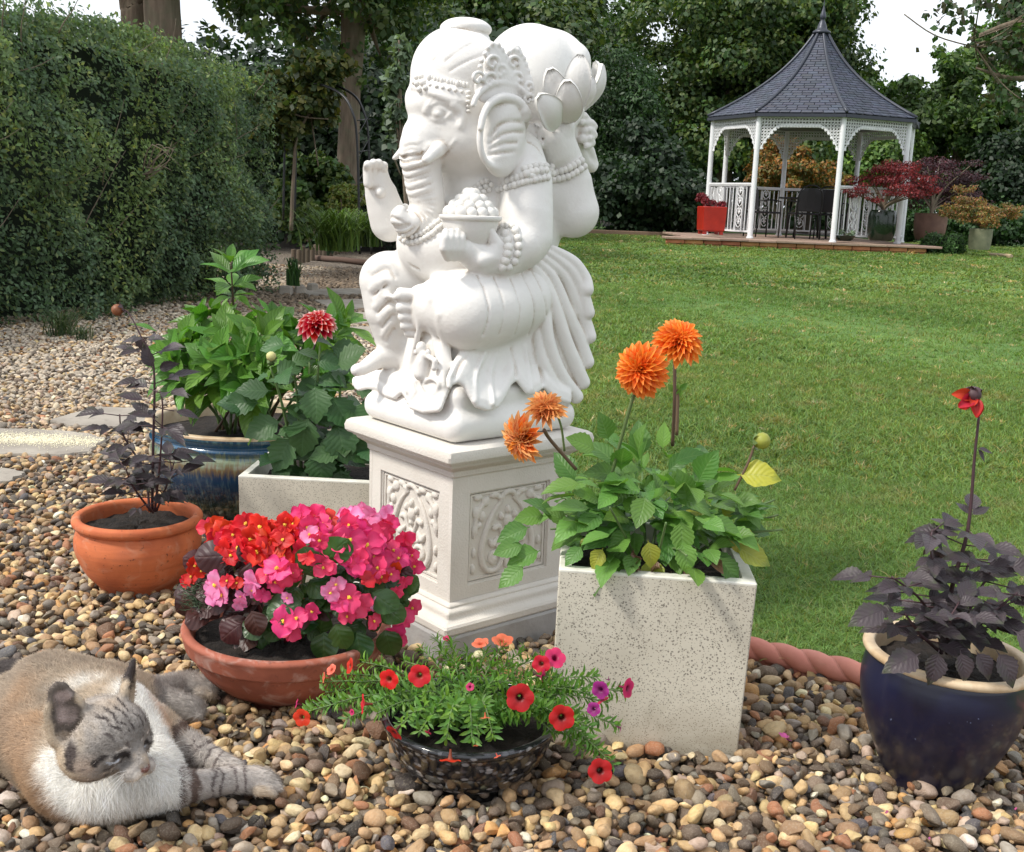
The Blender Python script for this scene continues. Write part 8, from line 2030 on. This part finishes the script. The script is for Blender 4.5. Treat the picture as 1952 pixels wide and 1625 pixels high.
        stroke([Z(70, 1400, .09), Z(75, 1480, .06), Z(100, 1540, .04)], .045, brown, .6); stroke([Z(90, 1300, .14), Z(190, 1300, .13)], .024, white * .9, .9, .7); stroke([Z(40, 1300, .13), Z(20, 1380, .10), Z(50, 1440, .08)], .040, brown * .95, .9, .75)
        for k in range(5): stroke([Z(60 + k * 30, 1262 + k * 4, .14), Z(40 + k * 28, 1330 + k * 8, .13)], .005, brown * .9, .9, .4)
        stroke([Z(140, 1470, .08), Z(150, 1520, .06), Z(215, 1535, .06), Z(310, 1500, .06), Z(310, 1430, .08), Z(265, 1380, .10), Z(265, 1335, .11)], .052, white, .5)
        stroke([Z(230, 1490, .07), Z(330, 1475, .06)], .048, white, .5); stroke([Z(285, 1355, .09), Z(322, 1385, .08)], .030, np.array([.62, .44, .30]), .8, .8)
        stroke([Z(285, 1318, .045), Z(345, 1305, .036), Z(405, 1310, .03)], .034, pale * .85, .4); stroke([Z(305, 1332, .04), Z(345, 1345, .033), Z(390, 1356, .03)], .032, pale * .75, .4)
        stroke([Z(345, 1416, .045), Z(400, 1448, .036), Z(455, 1472, .03)], .031, pale, .4); stroke([Z(350, 1503, .038), Z(430, 1488, .032), Z(535, 1494, .028)], .031, pale, .4)
        def bands(a, b, rad, lst):
            nonlocal C
            ax = b - a; Lb = np.linalg.norm(ax); ax = ax / Lb; pr = (Pn - a) @ ax; rd = np.linalg.norm(Pn - a - pr[:, None] * ax, axis=1)
            for t, w_, c in lst:
                w = np.clip((w_ - np.abs(pr - t * Lb + .12 * rd * math.sin(t * 40))) / (w_ * .5), 0, 1) * (rd < rad) * np.clip((rad - rd) / .004, 0, 1); C = C * (1 - .92 * w[:, None]) + np.asarray(c) * .92 * w[:, None]
        bands(Z(325, 1405, .050), Z(448, 1470, .030), .034, [(.14, .0085, dbr), (.40, .0026, dark * 2.5), (.52, .0022, dark * 2.5), (.64, .0026, dark * 2), (.78, .0022, dark * 3)])
        bands(Z(335, 1505, .040), Z(505, 1492, .029), .034, [(.06, .0035, dbr), (.20, .0080, dbr), (.40, .0020, dark * 3), (.52, .0024, dark * 2.5), (.66, .0020, dark * 3), (.76, .0020, dark * 3)])
        for i in range(8): p = Z(300 + i * 11, 1330 + i * 3, .05); stroke([p + [0, .02, 0], p + [.004, -.02, -.01]], .0024, grey, .6, .6)
        stroke([Z(22, 1282, .075), Z(-50, 1300, .055), Z(-130, 1330, .04)], .036, dark * 1.6, .3)
        # head
        stroke([H(-.012, 0, .0), H(.02, 0, -.004), H(.05, 0, -.01)], .060, pale * .82, .25)
        stroke([H(-.03, .03, .0), H(.0, .0, .02), H(-.03, -.03, .0)], .034, beige * 1.05, .6); stroke([H(.022, .028, -.004), H(.035, .0, .014), H(.024, -.026, 0)], .038, pale * .46, .6)
        stroke([H(.020, .042, -.010), H(.018, .036, -.025)], .022, np.array([.32, .25, .20]), .7); stroke([H(.052, 0, .0), H(.060, 0, -.008)], .0085, np.array([.42, .33, .24]), .6); stroke([H(.058, .010, -.022), H(.058, -.010, -.022)], .013, np.array([.66, .60, .53]), .4); stroke([H(.046, .012, -.034), H(.03, 0, -.042), H(.03, 0.02, -.040)], .014, white * .9, .7)
        for r0 in (-.016, -.008, 0.0, .008, .016): stroke([HS(.040, r0 * .7, .022), HS(.028, r0 * 1.1, .038), HS(.004, r0 * 1.6, .046)], .0026, dark * 1.2, .5, .95)
        for s in (1, -1):
            stroke([HS(.053, s * .010, -.001), HS(.046, s * .020, .003), HS(.036, s * .033, .000), HS(.028, s * .040, -.003)], .0058, dark * .6, .35)
            stroke([HS(.050, s * .014, -.0045), HS(.044, s * .022, -.0035), HS(.036, s * .030, -.004)], .0024, np.array([.62, .68, .78]), .5, .95)
            stroke([HS(.050, s * .013, -.009), HS(.044, s * .022, -.010), HS(.034, s * .032, -.012)], .0026, dark * 1.6, .5, .9)
            stroke([HS(.024, s * .038, -.010), HS(.010, s * .046, -.014)], .0026, dark * 2.2, .6, .7)
            stroke([HS(.044, s * .024, -.015), HS(.026, s * .036, -.019)], .0030, np.array([.58, .50, .42]), .5, .8)
            stroke([HS(.038, s * .026, -.023), HS(.022, s * .036, -.028), HS(.006, s * .042, -.032)], .0026, dark * 2, .5, .85); stroke([HS(.056, s * .005, -.021), HS(.050, s * .016, -.024), HS(.042, s * .022, -.023)], .0016, dark, .5)
            stroke([HS(.034, s * .022, .020), HS(.018, s * .034, .028)], .0034, dark * 1.4, .6, .85); stroke([HS(.050, s * .010, .010), HS(.046, s * .016, .012), HS(.038, s * .026, .010)], .0030, np.array([.62, .56, .50]), .6, .8)
            stroke([HS(.052, s * .010, .006), HS(.044, s * .012, .014)], .0028, dark * 2, .6, .8)
        for b_, t_, c in ((e1b, e1t, grey * .75), (e2b, e2t, dark * 1.3)): stroke([b_ + (t_ - b_) * .15, t_], .018 if c is not dark else .02, c, .35)
        stroke([e1b + (e1t - e1b) * .15 + (F * .8 + Rr * .4) * .008, e1b + (e1t - e1b) * .6 + (F * .8 + Rr * .4) * .006], .012, np.array([.50, .40, .37]), .6)
        stroke([HS(.004, .040, .006), HS(.006, .046, -.010)], .010, dark * 1.8, .6, .9)
        stroke([H(.063, 0, -.0115), H(.064, 0, -.015)], .0052, np.array([.20, .085, .07]), .3)
        return np.clip(C * (.86 + .28 * n1) * (.9 + .2 * n2), .01, .9)
    m_ = NT('cat_coat'); m_.base(m_.attr('col')).rough(.85); m_.bump(m_.noise(420, 3), .0016, .7)
    me = mesh_np('body', v - O, quads=q, col=paint(v), mat=m_.m); body = link('body', me, root)
    # ---- fur: fine hairs lying along the coat
    r = np.random.default_rng(3); me.calc_loop_triangles()
    N = np.zeros(len(v) * 3, np.float32); me.vertex_normals.foreach_get('vector', N) if hasattr(me, 'vertex_normals') else None; N = N.reshape(-1, 3)
    dcam = c_p - v; vis = (N * dcam).sum(1) > -.25 * np.linalg.norm(dcam, axis=1); vis &= v[:, 2] > .004
    idx = np.flatnonzero(vis); n = 110000; pick = idx[r.integers(0, len(idx), n)]; P = v[pick] + r.normal(0, .0012, (n, 3)); Nn = N[pick]
    hd_ = np.linalg.norm(P - hc, axis=1); flow = np.tile(np.array([-.55, .35, -.25]), (n, 1))
    ax_face = (P - (hc + F * .055)); ax_face /= np.linalg.norm(ax_face, axis=1)[:, None]; wf = np.clip((.075 - hd_) / .02, 0, 1)[:, None]; flow = flow * (1 - wf) + ax_face * wf
    limb = np.clip((P[:, 0:1] + .425) / .05, 0, 1) * (1 - wf); flow = flow * (1 - limb) + np.array([.95, -.1, -.15]) * limb
    chest = np.clip((.075 - np.linalg.norm(P - on_z(240, 1485, .06), axis=1)) / .03, 0, 1)[:, None] * (1 - wf); flow = flow * (1 - chest) + np.array([.35, -.3, -.9]) * chest
    flow += r.normal(0, .28, (n, 3)); flow -= Nn * (flow * Nn).sum(1)[:, None]; flow /= np.linalg.norm(flow, axis=1)[:, None] + 1e-6
    eard = np.minimum(np.linalg.norm(P - (e1b * .4 + e1t * .6), axis=1), np.linalg.norm(P - (e2b * .4 + e2t * .6), axis=1)); L = np.where(np.linalg.norm(P - (hc + F * .055 - U * .012), axis=1) < .026, .0020, .0105); L = np.where((hd_ < .072) & (L > .003), .0036, L); L = np.where(L < .004, L, np.where(eard < .032, .0030, .0105)) * r.uniform(.6, 1.3, n); L = np.where(limb[:, 0] > .5, .0048, L) * (1 + .45 * chest[:, 0]); D = flow + Nn * r.uniform(.18, .50, (n, 1)); D /= np.linalg.norm(D, axis=1)[:, None]
    side = np.cross(D, Nn); side /= np.linalg.norm(side, axis=1)[:, None] + 1e-6; w = r.uniform(.00022, .00042, (n, 1))
    V_ = np.stack([P - side * w, P + side * w, P + D * L[:, None]], 1).reshape(-1, 3); C = paint(P) * np.exp(r.normal(.06, .16, (n, 1)))
    m_ = NT('cat_fur'); m_.base(m_.attr('col')).rough(.6); m_.translucent(m_.attr('col'), .25)
    f = link('fur', mesh_np('fur', V_ - O, tris=np.arange(3 * n).reshape(-1, 3), col=np.repeat(np.clip(C, .01, .95), 3, 0), mat=m_.m, smooth=False), root); f['kind'] = 'stuff'
    MB().ball((0, 0, 0), (.0042, .0055, .0038), 12, 8, R=Matrix([[*x] for x in RH])).build('nose', stem_mat('cat_nose', (.16, .065, .055), .4), root, smooth=True).location = V(H(.0645, 0, -.0130) - O)
    wm = MB()
    for s in (1, -1):
        for k in range(6):
            a = -.35 + k * .16; st = H(.053, s * .013, -.018 + .002 * (k % 3)); e = st + (F * .18 + Rr * s * .9 + U * (a - .25)) * r.uniform(.045, .062); md = (st + e) / 2 + U * .004
            wm.tube([tuple(x - O) for x in spline([st, md, e], 3)], list(np.linspace(.00032, .00010, 7)), 4)
    wm.build('whiskers', stem_mat('whisker_white', (.8, .78, .74), .4), root, smooth=True)
build_cat()

make_pebbles()
make_grass()

m_ = NT('fallen_petal'); m_.base(hsv_var(m_, (.32, .05, .16), m_.rnd(), .05, .3)).rough(.7); fpm = m_.m
for (px, py, L, lb) in ((1500, 1408, .016, 'withered pink flower head lying on the pebbles between planter and navy pot'), (1772, 1600, .007, 'small purple petal on the pebbles at the bottom right'), (1688, 1548, .006, 'tiny mauve petal on the pebbles below the navy pot'), (1935, 1545, .009, 'dried reddish petal on the pebbles at the right edge')):
    p = on_z(px, py, .026); mb = MB(); rr = random.Random(px)
    for k in range(9 if L > .01 else 3):
        a = rr.uniform(0, 6.28); d = Vector((math.cos(a), math.sin(a), rr.uniform(.0, .6))) * L * rr.uniform(.5, 1); w = Vector((-d.y, d.x, rr.uniform(-.004, .004))) * .35; mb.add([(0, 0, 0), d * .6 + w, d, d * .6 - w], [(0, 1, 2, 3)])
    o = mb.build('fallen_petal', fpm); o.location = tuple(p); tag(o, lb, 'fallen petal')
